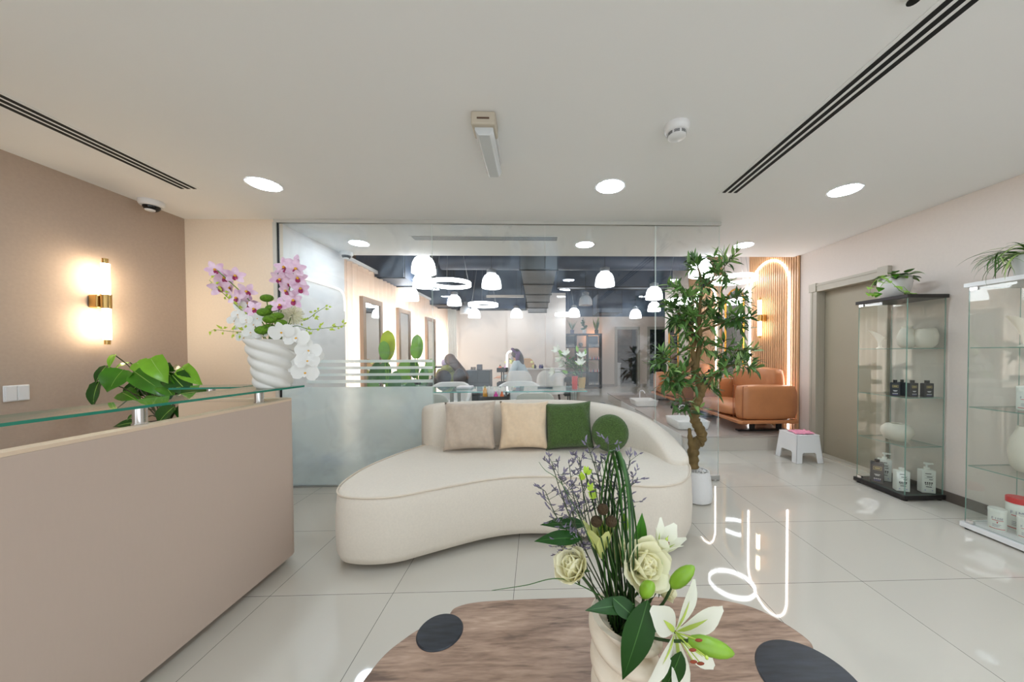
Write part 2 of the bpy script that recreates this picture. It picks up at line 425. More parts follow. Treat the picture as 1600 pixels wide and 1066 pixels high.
for k, (a, b_, mm) in enumerate(((2.80, 3.50, marble), (3.94, 4.7, navy))):
    t = MB()
    t.box(a - 0.09, a, YF - 0.03, YF + 0.1, 0, 1.98).box(b_, b_ + 0.09, YF - 0.03, YF + 0.1, 0, 1.98).box(a - 0.09, b_ + 0.09, YF - 0.03, YF + 0.1, 1.98, 2.07)
    struct(t.build('trim_%d' % (k + 3), mat('grey_door_frame', (0.60, 0.58, 0.54), 0.5), smooth=False))
    struct(MB().box(a - 0.3, b_ + 0.3, YF + 1.1, YF + 1.2, 0, 2.4).box(a - 0.3, a - 0.2, YF + 0.13, YF + 1.1, 0, 2.4).box(b_ + 0.2, b_ + 0.3, YF + 0.13, YF + 1.1, 0, 2.4).box(a - 0.3, b_ + 0.3, YF + 0.13, YF + 1.2, 2.4, 2.45).build('wall_room_%s' % ('marble', 'navy')[k], mm, smooth=False))
o = MB().box(2.86, 3.08, 12.05, 12.3, 0, 0.75).box(2.84, 3.10, 12.03, 12.32, 0.75, 0.80).build('cabinet', white, loc=(2.97, 12.2, 0), smooth=False)
tag(o, 'low white cabinet inside the dark brown marble room at the far end', 'cabinet')

# ------------------------------------------------------------------ frameless glass partition
pane_glass = thin_glass('clear_partition_glass', (0.975, 0.99, 0.985), 0.035, 0.0, haze=0.004, haze_color=(0.66, 0.82, 1.0), smear=(1.9, 0.16))
edge_glass = mat('cut_glass_edge', (0.86, 0.92, 0.90), 0.3)
part = thing('glass_partition', (-0.3, YG, 0), None, None); part['kind'] = 'structure'; part.name = 'wall_glass'
xs = [-2.28, at(676, 500, YG).x, at(852, 500, YG).x, at(1024, 500, YG).x, 1.683]
for i in range(4):
    MB().box(xs[i] + 0.0035, xs[i + 1] - 0.0035, YG - 0.005, YG + 0.005, 0.006, H - 0.03, 0, 1, 1).build('glass_pane', [pane_glass, edge_glass], part, smooth=False)
MB().box(-2.30, 1.69, YG - 0.016, YG + 0.016, H - 0.03, H - 0.0005).build('header_channel', mat('satin_aluminium_paint', (0.76, 0.755, 0.73), 0.4), part, smooth=False)
MB().box(-2.305, -2.275, YG - 0.02, YG + 0.02, 0, H - 0.03).build('side_channel', MATS['satin_aluminium_paint'], part, smooth=False)
MB().box(-2.277, -2.268, YG - 0.008, YG + 0.008, 0, H - 0.03).build('gasket', black_m, part, smooth=False)
MB().box(-2.27, xs[3], YG - 0.014, YG + 0.014, 0.0, 0.012).build('floor_channel', steel, part, smooth=False)
MB().box(1.60, 1.688, YG - 0.014, YG + 0.014, 0.005, 0.05).build('patch_fitting', steel, part, smooth=False, bevel=0.003)
def frosted():
    m = bpy.data.materials.new('frosted_film'); m.use_nodes = True; nt = m.node_tree; nt.nodes.remove(nt.nodes['Principled BSDF'])
    rf = nt.nodes.new('ShaderNodeBsdfRefraction'); rf.inputs['Roughness'].default_value = 0.85; rf.inputs['IOR'].default_value = 1.12; rf.inputs[0].default_value = (0.80, 0.885, 0.89, 1)
    df = nt.nodes.new('ShaderNodeBsdfDiffuse'); df.inputs[0].default_value = (0.80, 0.87, 0.87, 1)
    tl = nt.nodes.new('ShaderNodeBsdfTranslucent'); tl.inputs[0].default_value = (0.84, 0.91, 0.91, 1)
    a = nt.nodes.new('ShaderNodeMixShader'); a.inputs[0].default_value = 0.38
    b = nt.nodes.new('ShaderNodeMixShader'); b.inputs[0].default_value = 0.75
    nt.links.new(df.outputs[0], a.inputs[1]); nt.links.new(tl.outputs[0], a.inputs[2])
    nt.links.new(rf.outputs[0], b.inputs[1]); nt.links.new(a.outputs[0], b.inputs[2])
    nt.links.new(b.outputs[0], nt.nodes['Material Output'].inputs[0]); return m
frost = frosted()
f = MB()
yf = YG + 0.0065
f.add([(-2.266, yf, 0.012), (xs[1] - 0.006, yf, 0.012), (xs[1] - 0.006, yf, 0.893), (-2.266, yf, 0.893)], [(0, 1, 2, 3)])
for z0, z1 in ((1.110, 1.135), (1.050, 1.075), (0.990, 1.014), (0.927, 0.955)):
    f.add([(-2.05, yf, z0), (xs[1] - 0.006, yf, z0), (xs[1] - 0.006, yf, z1), (-2.05, yf, z1)], [(0, 1, 2, 3)])
fo = f.build('frosted_film', frost, part, smooth=False); fo['label'] = 'frosted film with clear stripes above'

# ================================================================== CEILING FITTINGS
disc_e = emis('downlight_led', (0.885, 0.945, 1.0), 35)
def downlight(x, y, label, group, r=0.093):
    t = thing('downlight', (x, y, H), label, 'ceiling light', group)
    MB().lathe([(r, H - 0.004), (r + 0.014, H - 0.004), (r + 0.016, H - 0.0005), (r, H - 0.0005)], (x, y, 0), 40).build('trim_ring', plastic_w, t)
    MB().lathe([(0, H - 0.006), (r, H - 0.006), (r, H - 0.001), (0, H - 0.001)], (x, y, 0), 40).build('diffuser', disc_e, t)
G = 'recessed round downlights'
downlight(-1.89, 2.38, 'round downlight in the lounge ceiling nearest the reception desk and orchids', G)
downlight(0.53, 2.36, 'round downlight in the middle of the lounge ceiling above the sofa', G)
downlight(2.265, 2.38, 'round downlight in the lounge ceiling between the long grille and glass cabinet wall', G)
downlight(-1.896, 3.62, 'round downlight behind the glass at the left, beside the corridor wall', G)
downlight(0.537, 3.627, 'round downlight behind the glass, right of the thin air grille', G)
for x, y in ((-1.89, 0.6), (0.53, 0.6), (2.265, 0.6), (-1.89, -0.2), (0.53, -0.2), (2.265, -0.2), (-1.89, -1.0), (0.53, -1.0), (2.265, -1.0)):  # unseen rows; the middle row is added to brighten the foreground
    downlight(x, y, 'round downlight added out of view in the lounge ceiling, above the viewer', G)
downlight(2.3, 3.62, 'round downlight in the corridor ceiling hidden behind the olive tree', G)
def slot(x0, x1, y0, y1, n, label, along='y', dead=()):
    t = thing('slot_diffuser', ((x0 + x1) / 2, (y0 + y1) / 2, H), label, 'air vent', 'linear air grilles')
    MB().box(x0, x1, y0, y1, H - 0.003, H - 0.0003).build('frame', ceil_m, t, smooth=False)
    for k in range(n):
        if along == 'y':
            a = lerp(x0, x1, (k + 0.75) / (n + 0.5)); s = (x1 - x0) / n * 0.24
            MB().box(a - s, a + s, y0 + 0.02, y1 - 0.02, H - 0.005, H - 0.001).build('slot', black_m, t, smooth=False)
        else:
            a = lerp(y0, y1, (k + 0.75) / (n + 0.5)); s = (y1 - y0) / n * 0.24
            MB().box(x0 + 0.02, x1 - 0.02, a - s, a + s, H - 0.005, H - 0.001).build('slot', duct_l, t, smooth=False)
    return t
slot(-2.545, -2.395, -1.6, 2.47, 3, 'long black three slot air grille running along the left side of ceiling')
slot(1.36, 1.51, -1.6, 2.45, 3, 'long black three slot air grille running over the right side of ceiling')
slot(-1.28, 0.24, 3.38, 3.52, 3, 'thin grey air grille across the ceiling behind the glass', 'x')
# emergency light
t = thing('emergency_light', (-0.255, 1.85, H), 'beige emergency light with a long clear cover on the ceiling', 'light')
MB().box(-0.315, -0.195, 1.64, 1.76, 2.31, H - 0.0005).build('housing', mat('aged_ivory_plastic', (0.74, 0.70, 0.63), 0.4), t, bevel=0.008)
MB().extrude([(-0.295, 2.352), (-0.302, 2.30), (-0.285, 2.272), (-0.225, 2.272), (-0.208, 2.30), (-0.215, 2.352)], 'y', 1.665, 2.06).build('cover', mat('frosted_acrylic', (0.80, 0.81, 0.81), 0.2), t, bevel=0.004)
MB().box(-0.305, -0.205, 1.762, 2.06, 2.352, H - 0.0005).build('tray', plastic_w, t, bevel=0.003)
MB().box(-0.285, -0.225, 1.637, 1.641, 2.335, 2.342).build('slot', mat('brown_slot', (0.35, 0.26, 0.2), 0.6), t, smooth=False)
# smoke detector
t = thing('smoke_detector', (0.74, 1.73, H), 'white round smoke detector on the ceiling', 'smoke detector')
MB().lathe([(0.064, H), (0.066, H - 0.012), (0.056, H - 0.034), (0.050, H - 0.038)], (0.74, 1.73, 0), 40).build('base', plastic_w, t)
MB().lathe([(0.046, H - 0.038), (0.046, H - 0.056), (0.034, H - 0.064), (0, H - 0.066)], (0.74, 1.73, 0), 40).build('cap', plastic_w, t)
s_ = MB()
for k in range(8):
    for j in range(3):
        a0 = 2 * PI * k / 8 + 0.1; z = H - 0.0405 - j * 0.005
        P = [(0.74 + 0.0472 * math.cos(a0 + q * 0.1), 1.73 + 0.0472 * math.sin(a0 + q * 0.1)) for q in range(7)]
        for q in range(6):
            s_.add([(P[q][0], P[q][1], z), (P[q + 1][0], P[q + 1][1], z), (P[q + 1][0], P[q + 1][1], z - 0.0028), (P[q][0], P[q][1], z - 0.0028)], [(0, 1, 2, 3)])
s_.build('vent_slots', black_m, t)
# sprinkler near the top edge
t = thing('sprinkler', (1.238, 1.065, H), 'small dark sprinkler head at the top edge of the picture', 'sprinkler')
MB().lathe([(0.035, H), (0.034, H - 0.006), (0.012, H - 0.01)], (1.238, 1.065, 0), 24).build('escutcheon', plastic_w, t)
MB().cyl((1.238, 1.065, H - 0.008), (1.238, 1.065, H - 0.035), 0.008).lathe([(0.018, H - 0.035), (0.018, H - 0.038)], (1.238, 1.065, 0), 16).build('head', mat('dark_metal', (0.2, 0.2, 0.2), 0.35, metal=1), t)
# dome camera
def dome_camera(x, y, label):
    t = thing('dome_camera', (x, y, H), label, 'security camera', 'white dome security cameras')
    MB().lathe([(0.070, H - 0.0005), (0.071, H - 0.025), (0.062, H - 0.040), (0.05, H - 0.042)], (x, y, 0), 40).build('housing', plastic_w, t)
    MB().ball((x, y, H - 0.042), (0.049, 0.049, 0.040), 28, 14).build('dome', mat('smoked_dome', (0.03, 0.03, 0.03), 0.05), t)
    MB().lathe([(0.018, H - 0.068), (0.030, H - 0.072), (0.026, H - 0.080), (0.014, H - 0.084)], (x + 0.005, y - 0.015, 0), 24).build('dome_glint', plastic_w, t)  # white ring stands in for a crescent reflection on the black dome
dome_camera(-2.965, 2.66, 'white dome security camera in the corner of ceiling and taupe wall')
dome_camera(-2.215, 3.95, 'white dome security camera behind the glass at the end of corridor wall')

# ================================================================== RECEPTION WALL AND DESK
def tube_sconce(x, y, zc, nx, label, warm, L=0.25, r=0.024):
    """twin-tube wall lamp; nx = direction away from the wall"""
    t = thing('wall_sconce', (x, y, zc), label, 'wall lamp')
    cx = x + nx * 0.085
    MB().box(min(x, x + nx * 0.06), max(x, x + nx * 0.06), y - 0.03, y + 0.03, zc - 0.045, zc + 0.045).build('bracket', brass, t, bevel=0.008)
    MB().cyl((cx, y, zc - 0.048), (cx, y, zc + 0.048), r + 0.006, seg=28).build('collar', brass, t)
    for s in (1, -1):
        MB().cyl((cx, y, zc + s * 0.048), (cx, y, zc + s * (0.048 + L)), r, seg=24).build('tube', warm, t)
        MB().cyl((cx, y, zc + s * (0.048 + L)), (cx, y, zc + s * (0.083 + L)), r * 0.75, seg=24).build('end_cap', brass, t)
    return t
tube_sconce(XL, 2.39, 1.56, 1, 'brass wall lamp with two glowing tubes on the taupe wall', emis('warm_tube', (1.0, 0.91, 0.78), 20), 0.215, 0.020)
t = thing('light_switch', (XL, 2.035, 0.97), 'white double wall switch on the taupe wall', 'switch')
MB().box(XL, XL + 0.008, 1.985, 2.085, 0.92, 1.015).build('plate', plastic_w, t, bevel=0.004)
for k in range(2): MB().box(XL + 0.008, XL + 0.012, 1.99 + 0.046 * k, 2.032 + 0.046 * k, 0.925, 1.01).build('rocker', plastic_w, t, bevel=0.002)

desk_m = mat('taupe_laminate', (0.745, 0.67, 0.615), 0.45, noise=(120, 0.008), stretch=(1, 1, 0.15))
desk_in = mat('pale_beige_laminate', (0.84, 0.75, 0.65), 0.5)
shelf_glass = thin_glass('tinted_shelf_glass', (0.86, 0.94, 0.90), 0.06, 0.0, haze=0.03, haze_color=(0.6, 0.9, 0.8))
shelf_edge = mat('green_glass_edge', (0.16, 0.50, 0.42), 0.1, spec=0.8)
t = thing('reception_desk', (-1.7, 1.0, 0), 'taupe reception counter with a raised glass shelf on steel posts', 'reception desk')
XP, YP = -1.385, 1.955
def wall_path(off, r):
    pts = [(XP - off, -0.7)]
    for k in range(9):
        a = k / 8 * PI / 2
        pts.append((XP - 0.075 + (0.075 - off) * math.cos(a), YP - 0.075 + (0.075 - off) * math.sin(a)))
    pts.append((-1.99, YP - off)); return pts
outer, inner = wall_path(0, 0.07), wall_path(0.055, 0.02)
MB().prism(outer + inner[::-1], 0.055, 0.928).build('front_panel', desk_m, t, sharp=30)
MB().prism(outer + inner[::-1], 0.9285, 0.94).build('lit_top_edge', desk_in, t, sharp=30)  # paler strip puts the light on the panel's top edge into colour
MB().prism(inner + wall_path(0.065, 0.02)[::-1], 0.08, 0.9275).build('lit_inner_face', desk_in, t, sharp=30)  # paler than the panel: light on the inner side is painted in
MB().prism(wall_path(0.09, 0.02) + wall_path(0.115, 0.02)[::-1], 0.0, 0.055).build('kick_plate', mat('dark_kick', (0.36, 0.32, 0.29), 0.5), t, smooth=False)
MB().box(-2.0, XP - 0.07, -0.65, YP - 0.12, 0.70, 0.73).build('work_top', desk_in, t, smooth=False)
GZ = 0.998
def gpoly(poly, z0, z1, name, parent):
    m = MB(); n = len(poly); vs = [(p[0], p[1], z0) for p in poly] + [(p[0], p[1], z1) for p in poly]
    m.add([vs[i] for i in range(n)], [tuple(range(n))[::-1]], 0).add([vs[n + i] for i in range(n)], [tuple(range(n))], 0)
    for i in range(n): m.add([vs[i], vs[(i + 1) % n], vs[n + (i + 1) % n], vs[n + i]], [(0, 1, 2, 3)], 1)
    return m.build(name, [shelf_glass, shelf_edge], parent, smooth=False)
gpoly([(-1.36, 1.975), (-1.63, 1.965), (-1.66, 1.0), (-1.69, -0.6), (-1.58, -0.6), (-1.50, 0.5), (-1.455, 0.98)], GZ, GZ + 0.010, 'glass_shelf', t)
gpoly([(-1.66, 1.91), (-1.66, 2.05), (-2.02, 2.05), (-2.02, 1.87)], GZ, GZ + 0.010, 'glass_shelf', t)
for x, y in ((-1.445, 1.76), (-1.425 - 0.02, 1.243), (-1.85, 1.93), (-1.47, 0.5)):
    m = MB().cyl((x, y, 0.94), (x, y, GZ), 0.019, seg=24).lathe([(0.022, 0.94), (0.022, 0.944)], (x, y, 0), 24)
    m.build('standoff', chrome, t)
# low cabinet behind the desk that carries the plant
t = thing('low_cabinet', (-2.6, 2.35, 0), 'low beige cabinet behind the reception desk against taupe wall, mostly hidden', 'cabinet')
MB().box(-3.05, -2.2, 2.02, 2.95, 0.0, 0.55).build('body', desk_in, t, smooth=False)
MB().box(-3.055, -2.19, 2.01, 2.96, 0.551, 0.575).build('top', desk_in, t, smooth=False, bevel=0.003)

# ================================================================== CREAM SOFA
cream = mat('cream_boucle', (0.865, 0.83, 0.775), 0.85, noise=(90, 0.03), bump=(700, 0.12), sheen=0.15)
piping_m = mat('cream_piping', (0.84, 0.79, 0.72), 0.8)
OUT = [(-1.11, 1.85), (-1.03, 1.80), (-0.90, 1.782), (-0.76, 1.80), (-0.62, 1.868), (-0.45, 1.953), (-0.30, 2.018), (-0.14, 2.055), (0.02, 2.058), (0.18, 2.04), (0.34, 1.99), (0.50, 1.92),
       (0.66, 1.875), (0.80, 1.895), (0.92, 1.98), (1.02, 2.14), (1.07, 2.32), (1.06, 2.52), (0.98, 2.71), (0.82, 2.86), (0.58, 2.935), (0.2, 2.95), (-0.25, 2.95), (-0.66, 2.94),
       (-0.90, 2.87), (-1.02, 2.70), (-1.11, 2.50), (-1.175, 2.28), (-1.185, 2.08), (-1.16, 1.94)]
cen = Vector((0, 2.45, 0))
outl = smooth_closed([(a, b, 0) for a, b in OUT], 4)
def normals2(P):
    n = len(P); N = []
    for i in range(n):
        d = (P[(i + 1) % n] - P[i - 1]).normalized(); N.append(Vector((d.y, -d.x, 0)))
    return N
NN = normals2(outl)
t = thing('sofa', (0, 2.4, 0), 'cream curved bean shaped sofa in front of the glass partition', 'sofa')
SZ = 0.418
rings = [(0.055, -0.055), (0.042, -0.03), (0.05, -0.012), (0.09, 0.002), (0.20, 0.006), (0.34, 0.0), (SZ - 0.02, -0.006), (SZ - 0.004, -0.014), (SZ, -0.03), (SZ, -0.06)]
m = MB(); n = len(outl); vs = []
for z, off in rings:
    for p, nn in zip(outl, NN): vs.append((p.x + nn.x * off, p.y + nn.y * off, z))
fs = [(i * n + k, i * n + (k + 1) % n, (i + 1) * n + (k + 1) % n, (i + 1) * n + k) for i in range(len(rings) - 1) for k in range(n)]
fs += [tuple(range(n))[::-1], tuple((len(rings) - 1) * n + k for k in range(n))]
m.add(vs, fs); m.build('seat_base', cream, t, sharp=60)
m = MB().tube([(p.x - nn.x * 0.006, p.y - nn.y * 0.006, SZ - 0.003) for p, nn in zip(outl, NN)], 0.0055, 6, closed=True)
pp = m.build('piping', piping_m, t)
# wrap-around backrest, sloping down to the right
BP = smooth_open([(-0.93, 2.80, 0.735), (-0.88, 2.84, 0.76), (-0.72, 2.855, 0.772), (-0.4, 2.86, 0.782), (0.0, 2.86, 0.786), (0.35, 2.855, 0.775), (0.60, 2.825, 0.745), (0.77, 2.755, 0.70), (0.895, 2.64, 0.64), (0.965, 2.49, 0.565), (0.99, 2.34, 0.495), (0.975, 2.22, 0.44)], 4)
m = MB(); vs = []; nb = len(BP); K = 16
T = m.frame([Vector((p.x, p.y, 0)) for p in BP])
for i, p in enumerate(BP):
    nn = Vector((T[i].y, -T[i].x, 0)); hw = 0.092
    s = i / (nb - 1)
    e = min(1, math.sqrt(max(0, 1 - (1 - min(1, s / 0.035)) ** 2)) + 0.0) if s < 0.035 else 1
    e2 = 1 if s < 0.9 else max(0.25, math.sqrt(max(0, 1 - ((s - 0.9) / 0.1) ** 2)))
    hw *= max(0.3, e) * e2; top = p.z
    for k in range(K):
        a = 2 * PI * k / K; c_, s_2 = math.cos(a), math.sin(a)
        px = math.copysign(abs(c_) ** 0.55, c_) * hw
        zc = (top + 0.30) / 2; hz = (top - 0.30) / 2
        pz = zc + math.copysign(abs(s_2) ** 0.38, s_2) * hz * (0.93 + 0.07 * max(0.3, e))
        vs.append((p.x + nn.x * px, p.y + nn.y * px, pz))
fs = [(i * K + k, i * K + (k + 1) % K, (i + 1) * K + (k + 1) % K, (i + 1) * K + k) for i in range(nb - 1) for k in range(K)]
fs += [tuple(range(K))[::-1], tuple((nb - 1) * K + k for k in range(K))]
m.add(vs, fs); m.build('backrest', cream, t, sharp=75)
for x, y in ((-0.93, 1.92), (-1.0, 2.55), (0.80, 2.02), (0.9, 2.6), (0.1, 2.2), (-0.4, 2.75)):
    MB().cyl((x, y, 0), (x, y, 0.05), 0.028, 0.032, seg=16).build('foot', mat('black_plastic', (0.03, 0.03, 0.03), 0.4), t)

# ------------------------------------------------------------------ cushions
def cushion(name, c, w_, h_, d_, lean, yaw, m_, label, pinch=0.10, seed=1, roll=0.0):
    N = 20; rr = random.Random(seed); m = MB(); vs = []
    rot = Matrix.Rotation(yaw, 4, 'Z') @ Matrix.Rotation(-lean, 4, 'X') @ Matrix.Rotation(roll, 4, 'Y')
    for side in (1, -1):
        for i in range(N + 1):
            for j in range(N + 1):
                u = i / N * 2 - 1; v = j / N * 2 - 1
                k = 1 - pinch * (1 - abs(v) ** 2.2) * abs(u) ** 4; k2 = 1 - pinch * (1 - abs(u) ** 2.2) * abs(v) ** 4
                th = (max(0, 1 - abs(u) ** 2.6) * max(0, 1 - abs(v) ** 2.6)) ** 0.5
                wr = 0.016 * mnoise.noise(Vector((u * 2.2 + seed, v * 2.2, side * 3))) * th + 0.010 * math.sin(u * 14 + v * 5 + seed) * (1 - th) * th * 3
                vs.append(rot @ Vector((u * w_ / 2 * k, -side * (d_ / 2 * th) - wr, h_ / 2 + v * h_ / 2 * k2)))
    M1 = (N + 1) ** 2; fs = []
    for s in range(2):
        for i in range(N):
            for j in range(N):
                a = s * M1 + i * (N + 1) + j; fs.append((a, a + 1, a + N + 2, a + N + 1) if s else (a, a + N + 1, a + N + 2, a + 1))
    m.add([Vector(c) + v for v in vs], fs)
    o = m.build(name, m_, loc=c, sharp=80)
    b = bmesh.new(); b.from_mesh(o.data); bmesh.ops.remove_doubles(b, verts=b.verts, dist=0.0008); bmesh.ops.recalc_face_normals(b, faces=b.faces); b.to_mesh(o.data); b.free()
    o.data.polygons.foreach_set('use_smooth', [True] * len(o.data.polygons))
    return tag(o, label, 'cushion', 'cushions on the cream sofa')
greige_f = mat('greige_velvet', (0.755, 0.69, 0.62), 0.9, noise=(35, 0.07), bump=(400, 0.2), sheen=0.3)
beige_f = mat('beige_velvet', (0.87, 0.775, 0.655), 0.9, noise=(35, 0.05), bump=(400, 0.2), sheen=0.3)
green_f = mat('green_boucle', (0.275, 0.375, 0.165), 0.95, noise=(120, 0.4), bump=(160, 1.0), sheen=0.15)
cushion('cushion', (-0.53, 2.60, SZ + 0.008), 0.41, 0.385, 0.18, 0.26, 0.03, greige_f, 'greige square cushion at the left end of the sofa backrest', 0.085, 1, -0.02)
cushion('cushion', (-0.105, 2.605, SZ + 0.008), 0.40, 0.385, 0.18, 0.26, -0.02, beige_f, 'light beige square cushion between greige and green cushions', 0.10, 5, 0.0)
cushion('cushion', (0.262, 2.595, SZ + 0.008), 0.385, 0.375, 0.18, 0.26, -0.03, green_f, 'green square cushion with rough texture on the sofa', 0.085, 9, -0.045)
m = MB(); vs = []; Nn, Kk = 28, 15
for i in range(Kk):
    a = -PI / 2 + PI * i / (Kk - 1)
    rr_ = abs(math.cos(a)) ** 0.5 * 0.142; yy = math.copysign(abs(math.sin(a)) ** 0.75, math.sin(a)) * 0.068
    if i in (0, Kk - 1): rr_ = 0.001; yy *= 0.82
    for k in range(Nn): vs.append(Vector((rr_ * math.cos(2 * PI * k / Nn), yy, rr_ * math.sin(2 * PI * k / Nn))))
fs = [(i * Nn + k, i * Nn + (k + 1) % Nn, (i + 1) * Nn + (k + 1) % Nn, (i + 1) * Nn + k) for i in range(Kk - 1) for k in range(Nn)]
rm_ = Matrix.Rotation(-0.35, 4, 'Z') @ Matrix.Rotation(-0.22, 4, 'X')
cc = Vector((0.565, 2.53, SZ + 0.152))
m.add([cc + rm_ @ v for v in vs], fs)
o = m.build('cushion', green_f, loc=(0.565, 2.53, SZ + 0.01), sharp=80)
tag(o, 'round green cushion with rough texture at the right of the sofa', 'cushion', 'cushions on the cream sofa')

# ================================================================== OLIVE TREE
def tree_leafy(mb, base, tip, rr, nl, ll, lw, mi=0, spread=1.0):
    base = Vector(base); tip = Vector(tip); d = tip - base; L = d.length; d.normalize()
    for i in range(nl):
        tt = 0.12 + 0.9 * (i + rr.random()) / nl
        p = base + d * L * min(tt, 1)
        side = Vector((rr.gauss(0, 1), rr.gauss(0, 1), rr.gauss(0, 1)))
        side = (side - d * side.dot(d)); side.normalize()
        ld = (d * rr.uniform(0.3, 1.0) + side * spread * rr.uniform(0.6, 1.1) + Vector((0, 0, rr.uniform(-0.1, 0.3))))
        mb.leaf(p, ld, Vector((rr.gauss(0, 0.4), rr.gauss(0, 0.4), 1)), ll * rr.uniform(0.7, 1.2), lw * rr.uniform(0.8, 1.2), bend=rr.uniform(-0.5, 0.9), fold=0.25, n=5, mi=mi)
rr = random.Random(21)
PX, PY = 1.285, 2.60
t = thing('potted_olive_tree', (PX, PY, 0), 'artificial olive tree in a white pot beside the sofa', 'potted tree')
pot_w = mat('white_textured_pot', (0.88, 0.88, 0.88), 0.6, bump=(40, 0.35))
MB().lathe([(0.085, 0.0), (0.105, 0.012), (0.112, 0.05), (0.108, 0.13), (0.094, 0.22), (0.088, 0.245), (0.080, 0.245), (0.082, 0.215), (0.0, 0.213)], (PX, PY, 0), 48).build('pot', pot_w, t)
pb = MB()
for i in range(110):
    a = rr.uniform(0, 2 * PI); r_ = 0.078 * math.sqrt(rr.random())
    pb.ball((PX + r_ * math.cos(a), PY + r_ * math.sin(a), 0.222 + rr.uniform(0, 0.012)), (rr.uniform(0.007, 0.012), rr.uniform(0.007, 0.012), rr.uniform(0.006, 0.009)), 7, 5)
tag(pb.build('pebbles', mat('white_pebbles', (0.85, 0.85, 0.84), 0.6), t), kind='stuff')
bark = mat('olive_bark', (0.41, 0.335, 0.19), 0.8, noise=(18, 0.3), bump=(30, 0.9), stretch=(1, 1, 0.35))
def tp(x, y, d=0): return at(1000 + x / 2.806, 380 + y / 2.806, PY + d)
def crown_axis(pts, r0, r1, n=6): 
    P = smooth_open(pts, n); k = len(P) - 1
    return P, [lerp(r0, r1, i / k) * (1 + 0.13 * math.sin(i * 1.9)) for i in range(k + 1)]
trunk = [tp(231, 985), tp(232, 930), tp(240, 880), tp(262, 870), tp(270, 835), tp(252, 800, -0.02), tp(238, 765, -0.02), tp(243, 720), tp(257, 680), tp(270, 640), tp(255, 600), tp(240, 570), tp(243, 535)]
P, rs = crown_axis(trunk, 0.044, 0.030)
m = MB().tube(P, rs, 12)
P, rs = crown_axis([tp(232, 925), tp(224, 880), tp(219, 845), tp(217, 812)], 0.030, 0.011, 4); m.tube(P, rs, 10)
m.build('trunk', bark, t)
bm_ = MB(); axes = []
BR = [([tp(243, 545), tp(232, 480), tp(238, 430, 0.02), tp(225, 380, 0.03), tp(205, 330, 0.02)], 0.022, 0.008),
      ([tp(243, 545), tp(258, 470), tp(262, 400), tp(258, 330), tp(265, 250), tp(270, 170), tp(255, 110)], 0.026, 0.007),
      ([tp(268, 650), tp(292, 620), tp(315, 590, -0.03), tp(345, 560, -0.05)], 0.018, 0.010),
      ([tp(345, 560, -0.05), tp(390, 540, -0.06), tp(440, 530, -0.08)], 0.010, 0.005),
      ([tp(232, 520), tp(200, 560, -0.05), tp(170, 590, -0.06), tp(140, 600, -0.08)], 0.014, 0.005),
      ([tp(238, 450), tp(190, 470, 0.05), tp(150, 500, 0.06), tp(110, 520, 0.05)], 0.012, 0.004),
      ([tp(262, 390), tp(310, 370, -0.05), tp(360, 350, -0.06), tp(420, 330, -0.04)], 0.012, 0.004),
      ([tp(262, 430), tp(320, 440, 0.05), tp(370, 460, 0.05), tp(430, 470, 0.05)], 0.012, 0.004),
      ([tp(260, 320), tp(310, 280, 0.03), tp(360, 255, 0.02), tp(410, 240, 0)], 0.010, 0.004),
      ([tp(262, 280), tp(220, 240, -0.04), tp(185, 215, -0.05)], 0.009, 0.004),
      ([tp(228, 370), tp(190, 330, 0), tp(160, 300, 0)], 0.009, 0.004),
      ([tp(266, 200), tp(310, 170, 0), tp(345, 150, 0), tp(372, 100, 0)], 0.008, 0.003),
      ([tp(170, 590, -.06), tp(180, 640, -.08), tp(200, 690, -.1)], 0.007, 0.004)]
for pts, r0, r1 in BR:
    P, rs = crown_axis(pts, r0, r1, 5); bm_.tube(P, rs, 8); axes.append(P)
bm_.build('branches', bark, t)
lv = MB(); ol = MB(); tw = MB(); nol = 0
def twig(b0, d, L, nl=7):
    e = b0 + d * L
    tw.tube([b0, lerp(b0, e, 0.5) + Vector((0, 0, 0.01)), e], [0.003, 0.0024, 0.0015], 5)
    tree_leafy(lv, b0, e, rr, nl, 0.098, 0.025, mi=rr.choice([0, 0, 1, 1, 2]))
    return e
for P in axes:
    L = len(P)
    for i in range(L // 4, L):
        for q in range(2 if i > L // 2 else 1):
            if rr.random() < 0.50: continue
            d = Vector((rr.gauss(0, 1), rr.gauss(0, 0.7), rr.gauss(0.15, 0.7))).normalized()
            e = twig(P[i], d, rr.uniform(0.07, 0.14))
            if rr.random() < 0.3 and nol < 60:
                nol += 1; MB().ball(e + Vector((rr.uniform(-.02, .02), 0, -0.02)), (0.0085, 0.0085, 0.013), 8, 6).build('olive', mat('black_olive', (0.05, 0.05, 0.06), 0.3), t)
    for q in range(4):
        d = (P[-1] - P[-3]).normalized() + Vector((rr.gauss(0, .5), rr.gauss(0, .5), rr.gauss(0, .5)))
        twig(P[-1], d.normalized(), rr.uniform(0.08, 0.15), 8)
lf = [mat('olive_leaf', (0.37, 0.53, 0.25), 0.45), mat('olive_leaf_dark', (0.25, 0.40, 0.18), 0.45), mat('olive_leaf_pale', (0.54, 0.66, 0.38), 0.5)]
lv.build('foliage', lf, t, recalc=False); tw.build('twigs', mat('olive_twig', (0.33, 0.36, 0.2), 0.7), t)

